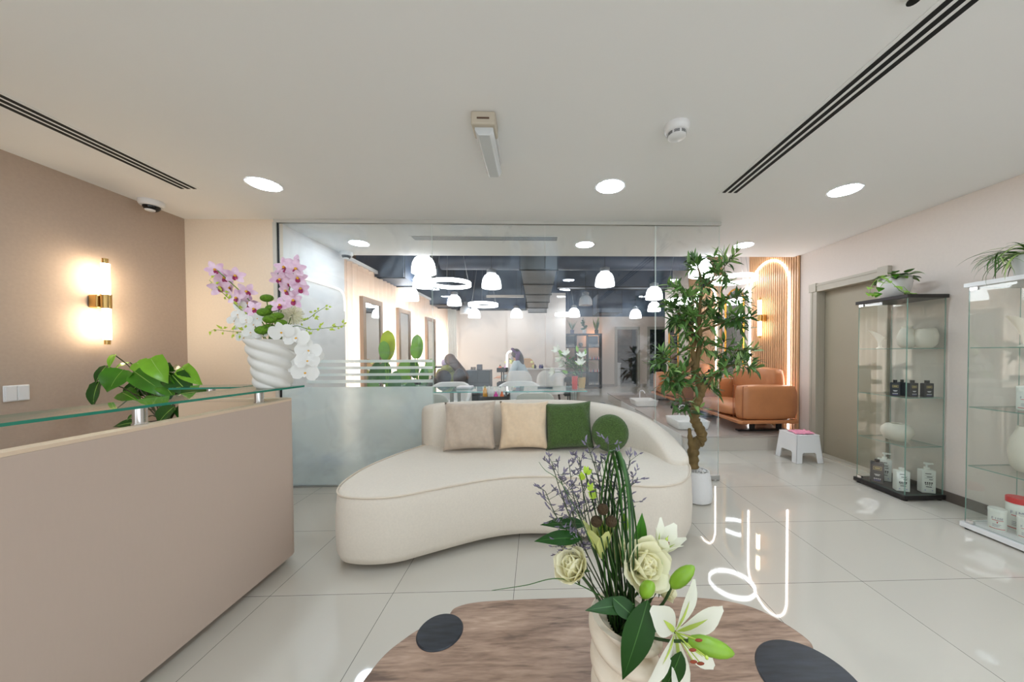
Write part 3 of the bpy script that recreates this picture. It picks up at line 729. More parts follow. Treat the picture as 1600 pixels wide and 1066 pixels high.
# ================================================================== GLASS CABINETS AND THEIR CONTENTS
cab_glass = thin_glass('cabinet_glass', (0.976, 0.99, 0.98), 0.042, 0.0, gain=1.0)
cab_edge = mat('cabinet_glass_edge', (0.50, 0.62, 0.57), 0.2)
lamin_b = mat('black_brown_laminate', (0.105, 0.09, 0.09), 0.4, noise=(30, 0.2), stretch=(0.2, 3, 3))
lamin_w = mat('white_laminate', (0.90, 0.90, 0.90), 0.35)
def cabinet(x0, x1, y0, y1, lm, label):
    t = thing('glass_cabinet', ((x0 + x1) / 2, (y0 + y1) / 2, 0), label, 'display cabinet', 'glass display cabinets')
    MB().box(x0, x1, y0, y1, 0.012, 0.045).build('base', lm, t, smooth=False, bevel=0.002)
    MB().box(x0, x1, y0, y1, 1.612, 1.64).build('top', lm, t, smooth=False, bevel=0.002)
    for xx in (x0 + 0.03, x1 - 0.03):
        for yy in (y0 + 0.03, y1 - 0.03): MB().cyl((xx, yy, 0), (xx, yy, 0.012), 0.02).build('foot', black_m, t)
    a = 0.014; z0, z1 = 0.046, 1.611
    door = MB().box(x0 + a, x0 + a + 0.005, y0 + a + 0.004, y1 - a - 0.004, z0 + 0.003, z1 - 0.003, 0, 1, 0).build('door', [cab_glass, cab_edge], t, smooth=False)
    for zz in (z0 + 0.012, z1 - 0.012): MB().box(x0 + a - 0.006, x0 + a + 0.012, y1 - a - 0.05, y1 - a - 0.012, zz - 0.01, zz + 0.01).build('hinge', chrome, door, smooth=False)
    MB().box(x0 + a + 0.007, x1 - a, y0 + a, y0 + a + 0.005, z0, z1, 0, 1, 1).build('side_pane', [cab_glass, cab_edge], t, smooth=False)
    MB().box(x0 + a + 0.007, x1 - a, y1 - a - 0.005, y1 - a, z0, z1, 0, 1, 1).build('side_pane', [cab_glass, cab_edge], t, smooth=False)
    MB().box(x1 - a + 0.001, x1 - a + 0.006, y0 + a, y1 - a, z0, z1, 0, 1, 0).build('back_pane', [cab_glass, cab_edge], t, smooth=False)
    for z in (0.429, 0.821, 1.215):
        MB().box(x0 + a + 0.012, x1 - a - 0.001, y0 + a + 0.007, y1 - a - 0.007, z - 0.006, z, 0, 1, 2).build('shelf', [cab_glass, cab_edge], t, smooth=False)
    return t
cabinet(2.905, 3.245, 2.51, 2.935, lamin_b, 'glass display cabinet with black top and base beside the door')
cabinet(2.855, 3.245, 1.66, 2.135, lamin_w, 'glass display cabinet with white top and base at the right edge')

def text_obj(s, size, M_, mat_, parent, name='lettering', ext=0.0004, bold=False):
    c = bpy.data.curves.new(name, 'FONT'); c.body = s; c.size = size; c.align_x = 'CENTER'; c.align_y = 'CENTER'; c.extrude = ext
    o = bpy.data.objects.new(name, c); col.objects.link(o); c.materials.append(mat_)
    off = Vector((0, 0, 0)); q = parent
    while q is not None: off += q.location; q = q.parent
    bpy.context.view_layer.update(); me = bpy.data.meshes.new_from_object(o.evaluated_get(bpy.context.evaluated_depsgraph_get()))
    bpy.data.objects.remove(o); o = bpy.data.objects.new(name, me); col.objects.link(o)
    o.parent = parent; M2 = M_.copy(); M2.translation = M_.translation - off; o.matrix_local = M2
    return o
def face_mat(p, d, up=(0, 0, 1)):
    """text plane at p facing direction d"""
    d = Vector(d).normalized(); up = Vector(up); xax = up.cross(d).normalized(); yy = d.cross(xax)
    M_ = Matrix((( xax.x, yy.x, d.x, p[0]), (xax.y, yy.y, d.y, p[1]), (xax.z, yy.z, d.z, p[2]), (0, 0, 0, 1))); return M_
char_m = mat('charcoal_bottle', (0.15, 0.16, 0.18), 0.4)
cap_b = mat('black_cap', (0.06, 0.06, 0.065), 0.35)
milk = mat('milky_bottle', (0.87, 0.88, 0.85), 0.4)
ink = mat('black_print', (0.05, 0.05, 0.06), 0.5); ink_w = mat('white_print', (0.85, 0.85, 0.85), 0.5); gold_i = mat('gold_print', (0.75, 0.68, 0.45), 0.4)
red_m = mat('red_plastic', (0.80, 0.05, 0.09), 0.35); red_i = mat('red_print', (0.75, 0.16, 0.22), 0.5); blue_i = mat('lilac_print', (0.45, 0.45, 0.75), 0.5)
def bottle(x, y, z, w_, d_, h_, rz, body, label, kind='cap', capm=None, dark=True, group='hair product bottles in the black cabinet'):
    t = thing('bottle', (x, y, z), label, 'bottle', group)
    Rz = Matrix.Translation((x, y, z)) @ Matrix.Rotation(rz, 4, 'Z')
    m = MB().box(-w_ / 2, w_ / 2, -d_ / 2, d_ / 2, 0, h_).xf(Rz); m.build('body', body, t, bevel=min(w_, d_) * 0.10, smooth=True)
    if kind == 'cap':
        MB().cyl((0, 0, h_), (0, 0, h_ + 0.022), w_ * 0.21, seg=20).xf(Rz).build('cap', capm or cap_b, t)
    else:
        m = MB().cyl((0, 0, h_), (0, 0, h_ + 0.018), w_ * 0.20, seg=18).cyl((0, 0, h_ + 0.018), (0, 0, h_ + 0.045), 0.006, seg=10)
        m.add([p for p in [(-0.014, -0.012, h_ + 0.043), (0.014, -0.012, h_ + 0.043), (0.014, 0.012, h_ + 0.043), (-0.014, 0.012, h_ + 0.043), (-0.014, -0.012, h_ + 0.055), (0.014, -0.012, h_ + 0.055), (0.014, 0.012, h_ + 0.055), (-0.014, 0.012, h_ + 0.055)]],
              [(0, 1, 2, 3), (4, 5, 6, 7), (0, 1, 5, 4), (1, 2, 6, 5), (2, 3, 7, 6), (3, 0, 4, 7)])
        m.box(0.0, 0.040, -0.006, 0.006, h_ + 0.045, h_ + 0.054); m.xf(Rz).build('pump', capm or milk, t)
    # print: a boxed logo over bars of small print, on the face towards -y (local)
    pr = MB(); fy = -d_ / 2 - 0.0006
    def bar(u0, u1, v0, v1, mi): pr.add([(u0 * w_, fy, v0 * h_), (u1 * w_, fy, v0 * h_), (u1 * w_, fy, v1 * h_), (u0 * w_, fy, v1 * h_)], [(0, 1, 2, 3)], mi)
    if dark:
        for u0, u1, v0, v1 in ((-.3, .3, .80, .82), (-.3, .3, .64, .66), (-.3, -.27, .64, .82), (.27, .3, .64, .82), (-.2, .2, .70, .76)): bar(u0, u1, v0, v1, 1)
        for v0, a in ((.40, .22), (.35, .15)): bar(-a, a, v0, v0 + .035, 0)
        for q in range(4): bar(-.26 + q * .14, -.16 + q * .14, .18, .23, 0); bar(-.24 + q * .13, -.16 + q * .13, .11, .14, 2)
        pr.xf(Rz).build('print', [ink_w, gold_i, blue_i], t, smooth=False)
    else:
        bar(-.28, .15, .84, .87, 0); bar(-.3, .3, .76, .768, 0); bar(-.3, .3, .66, .668, 0); bar(-.16, .22, .70, .73, 0); bar(.0, .26, .59, .62, 0)
        for q in range(4): bar(-.3 + q * .15, -.2 + q * .15, .42, .49, 0); bar(-.26 + q * .13, -.18 + q * .13, .36, .40, 0)
        bar(-.22, .2, .27, .30, 0); bar(-.3, -.22, .12, .15, 2); bar(.2, .28, .12, .15, 2)
        pr.xf(Rz).build('print', [ink, gold_i, blue_i], t, smooth=False)
    return t
def on(px, py, z):
    v = at(px, py, 1.0) - CAM; k = (z - CAMZ) / v.z; p = CAM + v * k; return p.x, p.y
Z2 = 0.8212; G = 'hair product bottles in the black cabinet'
for px, py, w_, d_, rz, lab in ((1390, 619, 0.058, 0.035, -0.75, 'dark bottle with gold logo at the left end of the middle cabinet shelf'),
        (1409, 618.5, 0.05, 0.05, 0.5, 'dark bottle turned sideways, second from left on the middle cabinet shelf'),
        (1425, 620, 0.066, 0.035, -0.05, 'dark bottle just right of the glass corner on the middle cabinet shelf'),
        (1448, 620.5, 0.075, 0.035, -0.05, 'dark bottle at the right end of the middle cabinet shelf')):
    x, y = on(px, py, Z2); x = min(max(x, 2.96), 3.19); y = min(max(y, 2.56), 2.88)
    bottle(x, y, Z2, w_, d_, 0.112, rz, char_m, lab, group=G)
Z0 = 0.0455
bottle(2.985, 2.80, Z0, 0.085, 0.07, 0.175, -0.75, char_m, 'large dark bottle with gold logo on the floor of the black cabinet', group=G)
bottle(3.085, 2.83, Z0, 0.085, 0.06, 0.19, -0.7, milk, 'white pump bottle at the back, behind the large dark bottle', 'pump', dark=False, group=G)
bottle(2.995, 2.615, Z0, 0.085, 0.06, 0.165, -0.45, milk, 'white flat topped bottle near the front glass corner of black cabinet', 'cap', milk, False, group=G)
bottle(3.16, 2.575, Z0, 0.088, 0.055, 0.185, -0.35, milk, 'white pump bottle at the right side of the black cabinet floor', 'pump', dark=False, group=G)
clay = mat('cream_ceramic', (0.85, 0.825, 0.77), 0.55, bump=(60, 0.08))
def pottery(name, prof, x, y, z, label, cat='vase', sc_=(1, 1), mod=None):
    o = MB().lathe(prof, (0, 0, 0), 40, mod=mod).xf(Matrix.Translation((x, y, z)) @ Matrix.Diagonal((sc_[0], sc_[1], 1, 1))).build(name, clay, loc=(x, y, z))
    return tag(o, label, cat, 'cream ceramics in the cabinets')
pottery('vase', [(0.045, 0), (0.08, 0.02), (0.103, 0.07), (0.098, 0.11), (0.07, 0.14), (0.045, 0.148), (0.04, 0.142), (0.06, 0.12), (0.0, 0.03)], 3.07, 2.72, 0.4292, 'flattened round cream vase with small mouth on the lower cabinet shelf', sc_=(1.0, 1.0))
pottery('vase', [(0.03, 0), (0.055, 0.03), (0.062, 0.09), (0.045, 0.15), (0.03, 0.17), (0.034, 0.185), (0.027, 0.185), (0.024, 0.165), (0.0, 0.02)], 3.10, 2.68, 1.2152, 'slim cream vase on the top shelf of the black cabinet')
pottery('vase', [(0.04, 0), (0.066, 0.03), (0.074, 0.10), (0.06, 0.155), (0.045, 0.165), (0.04, 0.16), (0.055, 0.14), (0.0, 0.02)], 3.165, 2.60, 1.2152, 'broad cream vase at the right of the black cabinet top shelf')
def calla(x, y, z, s, label, rz=0):
    m = MB(); N, K = 12, 20; vs = []
    for i in range(N):
        tt = i / (N - 1)
        for k in range(K + 1):
            a = -PI * 0.93 + 2 * PI * 0.93 * k / K
            r_ = s * (0.25 + 0.75 * tt ** 2.2) * (0.6 + 0.35 * math.cos(a) ** 2)
            h_ = s * (0.2 + 2.3 * tt) + s * tt ** 3 * 0.9 * math.cos(a)
            vs.append((r_ * math.cos(a) + s * tt ** 3 * 0.7 * max(0, math.cos(a)), r_ * math.sin(a), h_))
    fs = [(i * (K + 1) + k, i * (K + 1) + k + 1, (i + 1) * (K + 1) + k + 1, (i + 1) * (K + 1) + k) for i in range(N - 1) for k in range(K)]
    m.add(vs, fs); m.lathe([(s * 0.55, 0), (s * 0.5, s * 0.12), (s * 0.25, s * 0.3), (s * 0.2, s * 0.6)], (0, 0, 0), 24)
    o = m.xf(Matrix.Translation((x, y, z)) @ Matrix.Rotation(rz, 4, 'Z')).build('sculpture', clay, loc=(x, y, z))
    return tag(o, label, 'ornament', 'cream ceramics in the cabinets')
calla(3.03, 2.83, 1.2152, 0.048, 'cream leaf shaped sculpture on the black cabinet top shelf, left', 2.6)
calla(3.035, 1.965, 1.2152, 0.058, 'cream calla lily sculpture on the white cabinet top shelf', 2.9)
pottery('vase', [(0.05, 0), (0.08, 0.03), (0.095, 0.12), (0.085, 0.20), (0.055, 0.26), (0.05, 0.285), (0.042, 0.285), (0.045, 0.26), (0.0, 0.03)], 3.08, 1.98, 0.4292, 'tall rounded cream vase on the white cabinet lower shelf', sc_=(0.78, 0.78))
def jar(x, y, z, r, h_, lidm, label, body=None, lid_h=0.02, word='FIME'):
    t = thing('jar', (x, y, z), label, 'jar', 'white product jars in the white cabinet')
    MB().lathe([(r * 0.96, 0), (r, 0.004), (r, h_ - 0.004), (r * 0.96, h_)], (x, y, z), 32).build('body', body or milk, t)
    MB().lathe([(r * 1.03, h_ + 0.0005), (r * 1.03, h_ + lid_h - 0.003), (r * 0.97, h_ + lid_h)], (x, y, z), 32).build('lid', lidm, t)
    d = (Vector((0, 0, 0)) - Vector((x, y, 0))); d.z = 0; d.normalize()
    p = Vector((x, y, z)) + d * (r + 0.0008)
    a = math.atan2(d.y, d.x); b = MB()
    def strip(a0, a1, z0, z1, mi):
        vs = []; n = 8
        for k in range(n + 1):
            q = a + lerp(a0, a1, k / n)
            vs += [(x + (r + 0.0008) * math.cos(q), y + (r + 0.0008) * math.sin(q), z + z0), (x + (r + 0.0008) * math.cos(q), y + (r + 0.0008) * math.sin(q), z + z1)]
        b.add(vs, [(2 * k, 2 * k + 2, 2 * k + 3, 2 * k + 1) for k in range(n)], mi)
    strip(-0.9, 0.9, h_ * 0.10, h_ * 0.13, 0)
    for q in range(3): strip(-0.5, 0.1 + 0.15 * q, h_ * (0.22 + 0.06 * q), h_ * (0.24 + 0.06 * q), 1)
    strip(-0.05, 0.05, h_ * 0.42, h_ * 0.50, 0); strip(-0.1, 0.1, h_ * 0.49, h_ * 0.51, 0); strip(-0.55, 0.65, h_ * 0.565, h_ * 0.59, 0)
    b.build('print', [red_i, mat('grey_print', (0.55, 0.55, 0.6), 0.5)], t)
    for k, ch in enumerate(word):
        q = a + (k - (len(word) - 1) / 2) * 0.34
        dd = Vector((math.cos(q), math.sin(q), 0)); pp = Vector((x, y, z)) + dd * (r + 0.001)
        text_obj(ch, h_ * 0.16, face_mat((pp.x, pp.y, z + h_ * 0.68), dd), mat('grey_print', (0.45, 0.42, 0.46), 0.5), t)
    return t
jar(2.955, 2.02, Z0, 0.038, 0.115, milk, 'small white jar with red print at the left of white cabinet floor')
jar(3.075, 2.005, Z0, 0.052, 0.175, red_m, 'large white jar with red lid on the floor of white cabinet', lid_h=0.035)
jar(2.99, 1.915, Z0, 0.036, 0.11, milk, 'small white jar in front of the red lidded jar')
jar(3.02, 1.83, Z0, 0.036, 0.11, milk, 'small white jar at the cut off right edge of the picture')
jar(3.06, 1.975, Z2, 0.036, 0.115, milk, 'white product bottle with red print on the middle white cabinet shelf', lid_h=0.035)

# plants on the cabinets
leafg = [mat('pothos_leaf', (0.30, 0.52, 0.14), 0.3, noise=(25, 0.2)), mat('pothos_leaf_dark', (0.14, 0.33, 0.08), 0.3, noise=(25, 0.2)), mat('pothos_leaf_light', (0.50, 0.68, 0.22), 0.35, noise=(25, 0.15))]
potc = mat('pale_grey_glazed_pot', (0.80, 0.785, 0.77), 0.25)
t = thing('potted_pothos', (3.03, 2.72, 1.64), 'trailing pothos in a pale ribbed pot on the black cabinet', 'potted plant')
c = (3.03, 2.72, 1.641)
MB().lathe([(0.07, 0), (0.085, 0.02), (0.104, 0.08), (0.108, 0.13), (0.102, 0.158), (0.108, 0.166), (0.104, 0.175), (0.094, 0.17), (0.094, 0.14), (0.0, 0.138)], c, 48, mod=lambda a, z: 1 + (0.012 * math.sin(z * 520) if z < 0.1 else 0)).build('pot', potc, t)
m = MB(); st = MB(); rr = random.Random(5)
for i in range(46):
    a = rr.uniform(0, 2 * PI); r0 = rr.uniform(0.02, 0.07)
    b0 = Vector((c[0] + r0 * math.cos(a), c[1] + r0 * math.sin(a), c[2] + 0.15))
    d = Vector((math.cos(a) * 0.8, math.sin(a) * 0.8, rr.uniform(0.2, 0.9)))
    e = b0 + d.normalized() * rr.uniform(0.03, 0.07)
    st.tube([b0, e], 0.0018, 5)
    m.leaf(e, Vector((math.cos(a), math.sin(a), rr.uniform(-0.3, 0.5))), (0, 0, 1), rr.uniform(0.06, 0.10), rr.uniform(0.045, 0.065), bend=rr.uniform(0.2, 1.0), fold=0.12, shape='heart', mi=rr.choice([0, 0, 1, 2]))
for path in ([(1385, 430), (1370, 437), (1362, 447), (1358, 460)], [(1395, 430), (1378, 445), (1374, 455), (1366, 468)], [(1392, 440), (1404, 452), (1412, 458), (1420, 462)], [(1410, 446), (1425, 461), (1432, 462)]):
    P = smooth_open([at(px, py, 2.56) for px, py in path], 5); P = [p if i else Vector((p.x, 2.62, p.z)) for i, p in enumerate(P)]
    P = [Vector((p.x, p.y, max(p.z, 1.652))) for p in P]
    st.tube(P, 0.002, 5)
    for p in P[3::4]:
        m.leaf(p, Vector((rr.uniform(-1, 0.5), -0.6, rr.uniform(-0.4, 0.1))), (0, -0.5, 1), 0.07, 0.05, bend=0.6, fold=0.12, shape='heart', mi=rr.choice([0, 2, 2]))
m.build('foliage', leafg, t, recalc=False); st.build('stems', leafg[2], t)
# spider plant
spider = [mat('spider_leaf', (0.27, 0.42, 0.16), 0.35), mat('spider_leaf_pale', (0.62, 0.72, 0.42), 0.4), mat('spider_leaf_deep', (0.15, 0.30, 0.12), 0.4)]
sx, sy, sz = 3.03, 1.93, 1.641
t = thing('spider_plant', (sx, sy, sz), 'arching spider plant in a white pot on the white cabinet', 'potted plant')
MB().lathe([(0.06, 0), (0.075, 0.02), (0.088, 0.12), (0.09, 0.135), (0.08, 0.135), (0.078, 0.115), (0, 0.112)], (sx, sy, sz), 36).build('pot', mat('white_glazed_pot', (0.86, 0.86, 0.85), 0.3), t)
m = MB(); rr = random.Random(11)
for i in range(64):
    a = rr.uniform(0, 2 * PI)
    m.leaf((sx + rr.uniform(-.03, .03), sy + rr.uniform(-.03, .03), sz + 0.11), (math.cos(a) * rr.uniform(0.5, 1.2), math.sin(a) * rr.uniform(0.5, 1.2), rr.uniform(0.6, 1.6)), (0, 0, 1), rr.uniform(0.18, 0.34), rr.uniform(0.010, 0.017), bend=rr.uniform(1.2, 2.5), fold=0.4, shape='blade', n=11, mi=rr.choice([0, 0, 1, 2]))
rn = MB()
q = at(1556, 404, 2.0); P = smooth_open([(sx, sy, sz + 0.12), (sx - 0.06, sy + 0.03, sz + 0.20), (q.x + 0.05, q.y, q.z + 0.035), (q.x, q.y, q.z)], 6); rn.tube(P, 0.0022, 6)
for i in range(26):
    a = rr.uniform(0, 2 * PI)
    m.leaf(q, (math.cos(a), math.sin(a) * 0.7, rr.uniform(-0.5, 1.1)), (0, 0, 1), rr.uniform(0.07, 0.19), 0.009, bend=rr.uniform(0.8, 2.2), fold=0.4, shape='blade', n=9, mi=rr.choice([0, 0, 1]))
m.build('foliage', spider, t, recalc=False); rn.build('runner', spider[1], t)

# ================================================================== STEP STOOL AND CLOTH
sm = mat('white_stool_plastic', (0.90, 0.90, 0.90), 0.35)
sx0, sx1, sy0, sy1, zt = 2.745, 3.045, 3.40, 3.715, 0.30
t = thing('step_stool', ((sx0 + sx1) / 2, (sy0 + sy1) / 2, 0), 'white plastic step stool with two gold dots beside the door', 'stool')
m = MB(); tk = 0.012; ins = 0.028
def side(poly, T_): m.add([T_(u, v, 0) for u, v in poly] + [T_(u, v, tk) for u, v in poly], [tuple(range(len(poly))), tuple(range(len(poly), 2 * len(poly)))[::-1]] + [(i, (i + 1) % len(poly), len(poly) + (i + 1) % len(poly), len(poly) + i) for i in range(len(poly))])
def leaned(W): # trapezoid with an arched notch at the bottom between two feet
    i_ = ins / W
    return [(0, 0), (0.22, 0), (0.25, 0.32), (0.29, 0.37), (0.71, 0.37), (0.75, 0.32), (0.78, 0), (1, 0), (1 - i_, 1), (i_, 1)]
Wx, Wy = sx1 - sx0, sy1 - sy0
side(leaned(Wx), lambda u, v, d: (sx0 + u * Wx, sy0 + v * ins + d, v * zt))
side(leaned(Wx), lambda u, v, d: (sx0 + u * Wx, sy1 - v * ins - d, v * zt))
side(leaned(Wy), lambda u, v, d: (sx0 + v * ins + d, sy0 + u * Wy, v * zt))
side(leaned(Wy), lambda u, v, d: (sx1 - v * ins - d, sy0 + u * Wy, v * zt))
m.box(sx0 + ins - 0.004, sx1 - ins + 0.004, sy0 + ins - 0.004, sy1 - ins + 0.004, zt - 0.012, zt)
m.build('body', sm, t, bevel=0.006, sharp=35)
for px in (1263, 1272):
    p = at(px, 693.5, sy0 + 0.034); MB().cyl((p.x, p.y - 0.008, p.z), (p.x, p.y + 0.01, p.z), 0.011, seg=20).build('dot', brass, t)
m = MB(); N = 14; vs = []; rr = random.Random(3)
for i in range(N + 1):
    for j in range(N + 1):
        u, v = i / N, j / N
        x = 2.785 + 0.19 * u + 0.03 * v; y = 3.455 + 0.16 * v - 0.02 * u; z = zt + 0.004 + 0.028 * abs(mnoise.noise(Vector((u * 5, v * 5, 1)))) + 0.016 * max(0, u - 0.6) * (v < 0.6)
        if u < 0.25: z -= max(0, 0.25 - u) * 0.0; 
        vs.append((x, y, z))
fs = [(i * (N + 1) + j, (i + 1) * (N + 1) + j, (i + 1) * (N + 1) + j + 1, i * (N + 1) + j + 1) for i in range(N) for j in range(N)]
m.add(vs, fs); o = m.build('cloth', mat('pink_cloth', (0.95, 0.62, 0.72), 0.8, bump=(200, 0.2)), loc=(2.88, 3.53, zt)); md = o.modifiers.new('solid', 'SOLIDIFY'); md.thickness = 0.004; md.offset = 1
tag(o, 'small pink cloth lying on the white step stool', 'cloth')

# ================================================================== PEDICURE PLATFORM, SLAT WALL, LEATHER SOFAS
deck_m = mat('grey_brown_deck', (0.68, 0.635, 0.60), 0.25, noise=(3, 0.06), stretch=(1, 0.2, 1)); PH = 0.183
ledge = mat('pale_stone_ledge', (0.76, 0.73, 0.69), 0.35)
PXL, PYF, PYB = 1.765, 3.885, 8.15
struct(MB().box(PXL, XR, PYF, PYB, 0, PH - 0.02).build('trim_platform', ledge, smooth=False))
struct(MB().box(PXL - 0.01, XR, PYF - 0.01, PYB, PH - 0.0195, PH).build('floor_platform', deck_m, smooth=False))
for y0 in (3.95, 5.85):
    o = MB().box(PXL - 0.014, PXL + 0.55, y0, y0 + 0.95, 0.012, PH - 0.0005).build('foot_basin_plinth', white, loc=(PXL + 0.26, y0 + 0.47, 0), smooth=False, bevel=0.003)
    tag(o, 'white plinth let into the platform under the %s foot basin' % ('nearest', 'farther')[y0 > 5], 'plinth')
slat_m = mat('oak_slats', (0.80, 0.62, 0.45), 0.45, noise=(14, 0.12), stretch=(3, 3, 0.25)); felt = mat('dark_felt', (0.30, 0.21, 0.15), 0.9)
led = emis('white_led_tube', (1.0, 0.985, 0.98), 9)
def slat_panel(y0, y1, label):
    t = thing('slat_panel', (XR, (y0 + y1) / 2, PH), label, 'wall panel', 'oak slat wall panels')
    MB().box(XR - 0.006, XR - 0.0005, y0, y1, PH + 0.001, 3.3).build('backing', felt, t, smooth=False)
    m = MB(); y = y0
    while y < y1 - 0.02: m.box(XR - 0.028, XR - 0.0055, y, y + 0.026, PH + 0.001, 3.3); y += 0.040
    m.build('slats', slat_m, t, smooth=False); return t
slat_panel(4.0, 4.98, 'oak slat wall panel behind the nearest tan leather sofa')
slat_panel(5.72, 6.95, 'oak slat wall panel behind the second tan leather sofa, past the mirror')
def led_arch(yc, r, zs, label):
    P = [(XR - 0.036, yc - r, PH + 0.02), (XR - 0.036, yc - r, 0.8), (XR - 0.036, yc - r, 1.4)] + [(XR - 0.036, yc - r * math.cos(PI * k / 24), zs + r * math.sin(PI * k / 24)) for k in range(25)] + [(XR - 0.036, yc + r, 1.4), (XR - 0.036, yc + r, 0.8), (XR - 0.036, yc + r, PH + 0.02)]
    o = MB().tube(P, 0.0105, 8).build('led_arch', led, loc=(XR - 0.03, yc, PH)); tag(o, label, 'led light', 'glowing led arches on slat panels')
led_arch(4.525, 0.39, 2.055, 'tall glowing white arch on the nearest slat panel')
led_arch(6.25, 0.40, 2.055, 'tall glowing white arch on the farther slat panel, behind the olive tree')
tube_sconce(XR - 0.028, 4.58, 1.665, -1, 'brass wall lamp with two glowing tubes on oak slats', emis('pale_warm_tube', (1.0, 0.92, 0.78), 9), 0.20)
mir = mat('mirror_glass', (0.90, 0.92, 0.92), 0.02, metal=1)
goldm = mat('gold_frame', (0.83, 0.60, 0.26), 0.3, metal=0.9)
def arch_mirror(yc, r, zb, zs, label):
    t = thing('arched_mirror', (XR, yc, zb), label, 'mirror', 'gold arched mirrors on the right wall')
    P = [(yc - r, zb)] + [(yc - r * math.cos(PI * k / 24), zs + r * math.sin(PI * k / 24)) for k in range(25)] + [(yc + r, zb)]
    MB().extrude(P, 'x', XR - 0.012, XR - 0.001).build('glass', mir, t, smooth=False)
    MB().tube([(XR - 0.014, a, b) for a, b in P], 0.016, 8, closed=True).build('frame', goldm, t); return t
arch_mirror(5.345, 0.25, 0.75, 1.96, 'tall gold framed arched mirror between the two slat panels')
arch_mirror(7.75, 0.26, 0.75, 1.62, 'gold framed arched mirror farthest along the right wall')
tan = mat('tan_leather', (0.725, 0.475, 0.30), 0.42, noise=(7, 0.07), bump=(260, 0.06))
tan_d = mat('tan_leather_seam', (0.55, 0.29, 0.13), 0.5)
def pillow_box(x0, x1, y0, y1, z0, z1, p=0.05, n=8):
    """puffed box: each face bulges, edges rounded, corners stand out"""
    m = MB(); c = Vector(((x0 + x1) / 2, (y0 + y1) / 2, (z0 + z1) / 2)); h_ = Vector(((x1 - x0) / 2, (y1 - y0) / 2, (z1 - z0) / 2)); 
    for ax in range(3):
        a1, a2 = (ax + 1) % 3, (ax + 2) % 3
        for s in (1, -1):
            vs = []
            for i in range(n + 1):
                for j in range(n + 1):
                    q = [0, 0, 0]; q[ax] = s; q[a1] = 2 * i / n - 1; q[a2] = 2 * j / n - 1
                    v = Vector(q); out = Vector()
                    for k in range(3):
                        k1, k2 = (k + 1) % 3, (k + 2) % 3
                        sh = 1 - p * (abs(v[k1]) ** 4 + abs(v[k2]) ** 4) * (0.07 / max(0.07, h_[k]) * 2.2)
                        out[k] = v[k] * h_[k] * sh
                    vs.append(c + out)
            fs = [(i * (n + 1) + j, (i + 1) * (n + 1) + j, (i + 1) * (n + 1) + j + 1, i * (n + 1) + j + 1) if s > 0 else (i * (n + 1) + j, i * (n + 1) + j + 1, (i + 1) * (n + 1) + j + 1, (i + 1) * (n + 1) + j) for i in range(n) for j in range(n)]
            m.add(vs, fs)
    return m
def weld(o, d=0.0006):
    b = bmesh.new(); b.from_mesh(o.data); bmesh.ops.remove_doubles(b, verts=b.verts, dist=d); bmesh.ops.recalc_face_normals(b, faces=b.faces); b.to_mesh(o.data); b.free()
    o.data.polygons.foreach_set('use_smooth', [True] * len(o.data.polygons)); return o
def leather_sofa(y0, L, label):
    t = thing('leather_sofa', (2.85, y0 + L / 2, PH), label, 'sofa', 'tan leather sofas on the platform')
    y1 = y0 + L; x0, x1 = 2.46, 3.215
    MB().prism([(x0 + .03, y0), (x1 - .02, y0), (x1, y0 + .03), (x1, y1 - .03), (x1 - .03, y1), (x0 + .03, y1), (x0, y1 - .03), (x0, y0 + .03)], PH + 0.125, PH + 0.168).build('frame', tan, t, bevel=0.012)
    z = PH + 0.169
    weld(pillow_box(x0 + 0.04, x1 - 0.01, y0 + 0.005, y0 + 0.20, z, z + 0.425, 0.09).build('armrest', tan, t, sharp=50))
    weld(pillow_box(x0 + 0.04, x1 - 0.01, y1 - 0.20, y1 - 0.005, z, z + 0.425, 0.09).build('armrest', tan, t, sharp=50))
    weld(pillow_box(x0 + 0.01, x1 - 0.21, y0 + 0.205, y1 - 0.205, z, z + 0.165, 0.12).build('seat_cushion', tan, t, sharp=50))
    weld(pillow_box(x1 - 0.205, x1 - 0.01, y0 + 0.205, y1 - 0.205, z, z + 0.625, 0.10).build('back_cushion', tan, t, sharp=50))
    m = MB()
    for yy in (y0 + 0.005, y0 + 0.20):
        m.tube([(x0 + 0.045, yy, z + 0.01), (x0 + 0.042, yy, z + 0.2), (x0 + 0.045, yy, z + 0.415), (x0 + 0.1, yy, z + 0.42)], 0.004, 6)
    m.build('piping', tan_d, t)
    for yy in (y0 + 0.20, y1 - 0.20):
        m = MB().box(2.72, 2.775, yy - 0.02, yy + 0.02, PH + 0.02, PH + 0.1245).box(3.07, 3.125, yy - 0.02, yy + 0.02, PH + 0.02, PH + 0.1245)
        m.box(2.55, 3.18, yy - 0.035, yy + 0.035, PH + 0.0005, PH + 0.022)
        m.build('leg', mat('black_metal', (0.03, 0.03, 0.035), 0.4), t, smooth=False, bevel=0.004)
    return t
leather_sofa(3.93, 1.30, 'tan leather sofa nearest to the viewer, in front of the glowing arch')
leather_sofa(5.75, 1.30, 'tan leather sofa farther back, partly behind the olive tree')
t = thing('side_table', (2.78, 5.50, PH), 'small grey table between the two tan leather sofas', 'table')
MB().box(2.50, 3.05, 5.33, 5.66, PH + 0.50, PH + 0.53).build('table_top', mat('grey_table', (0.40, 0.41, 0.44), 0.4), t, smooth=False, bevel=0.003)
MB().cyl((2.78, 5.5, PH + 0.02), (2.78, 5.5, PH + 0.4995), 0.025).build('column', MATS['black_metal'], t)
MB().cyl((2.78, 5.5, PH + 0.0005), (2.78, 5.5, PH + 0.0205), 0.14, seg=28).build('base', MATS['black_metal'], t)
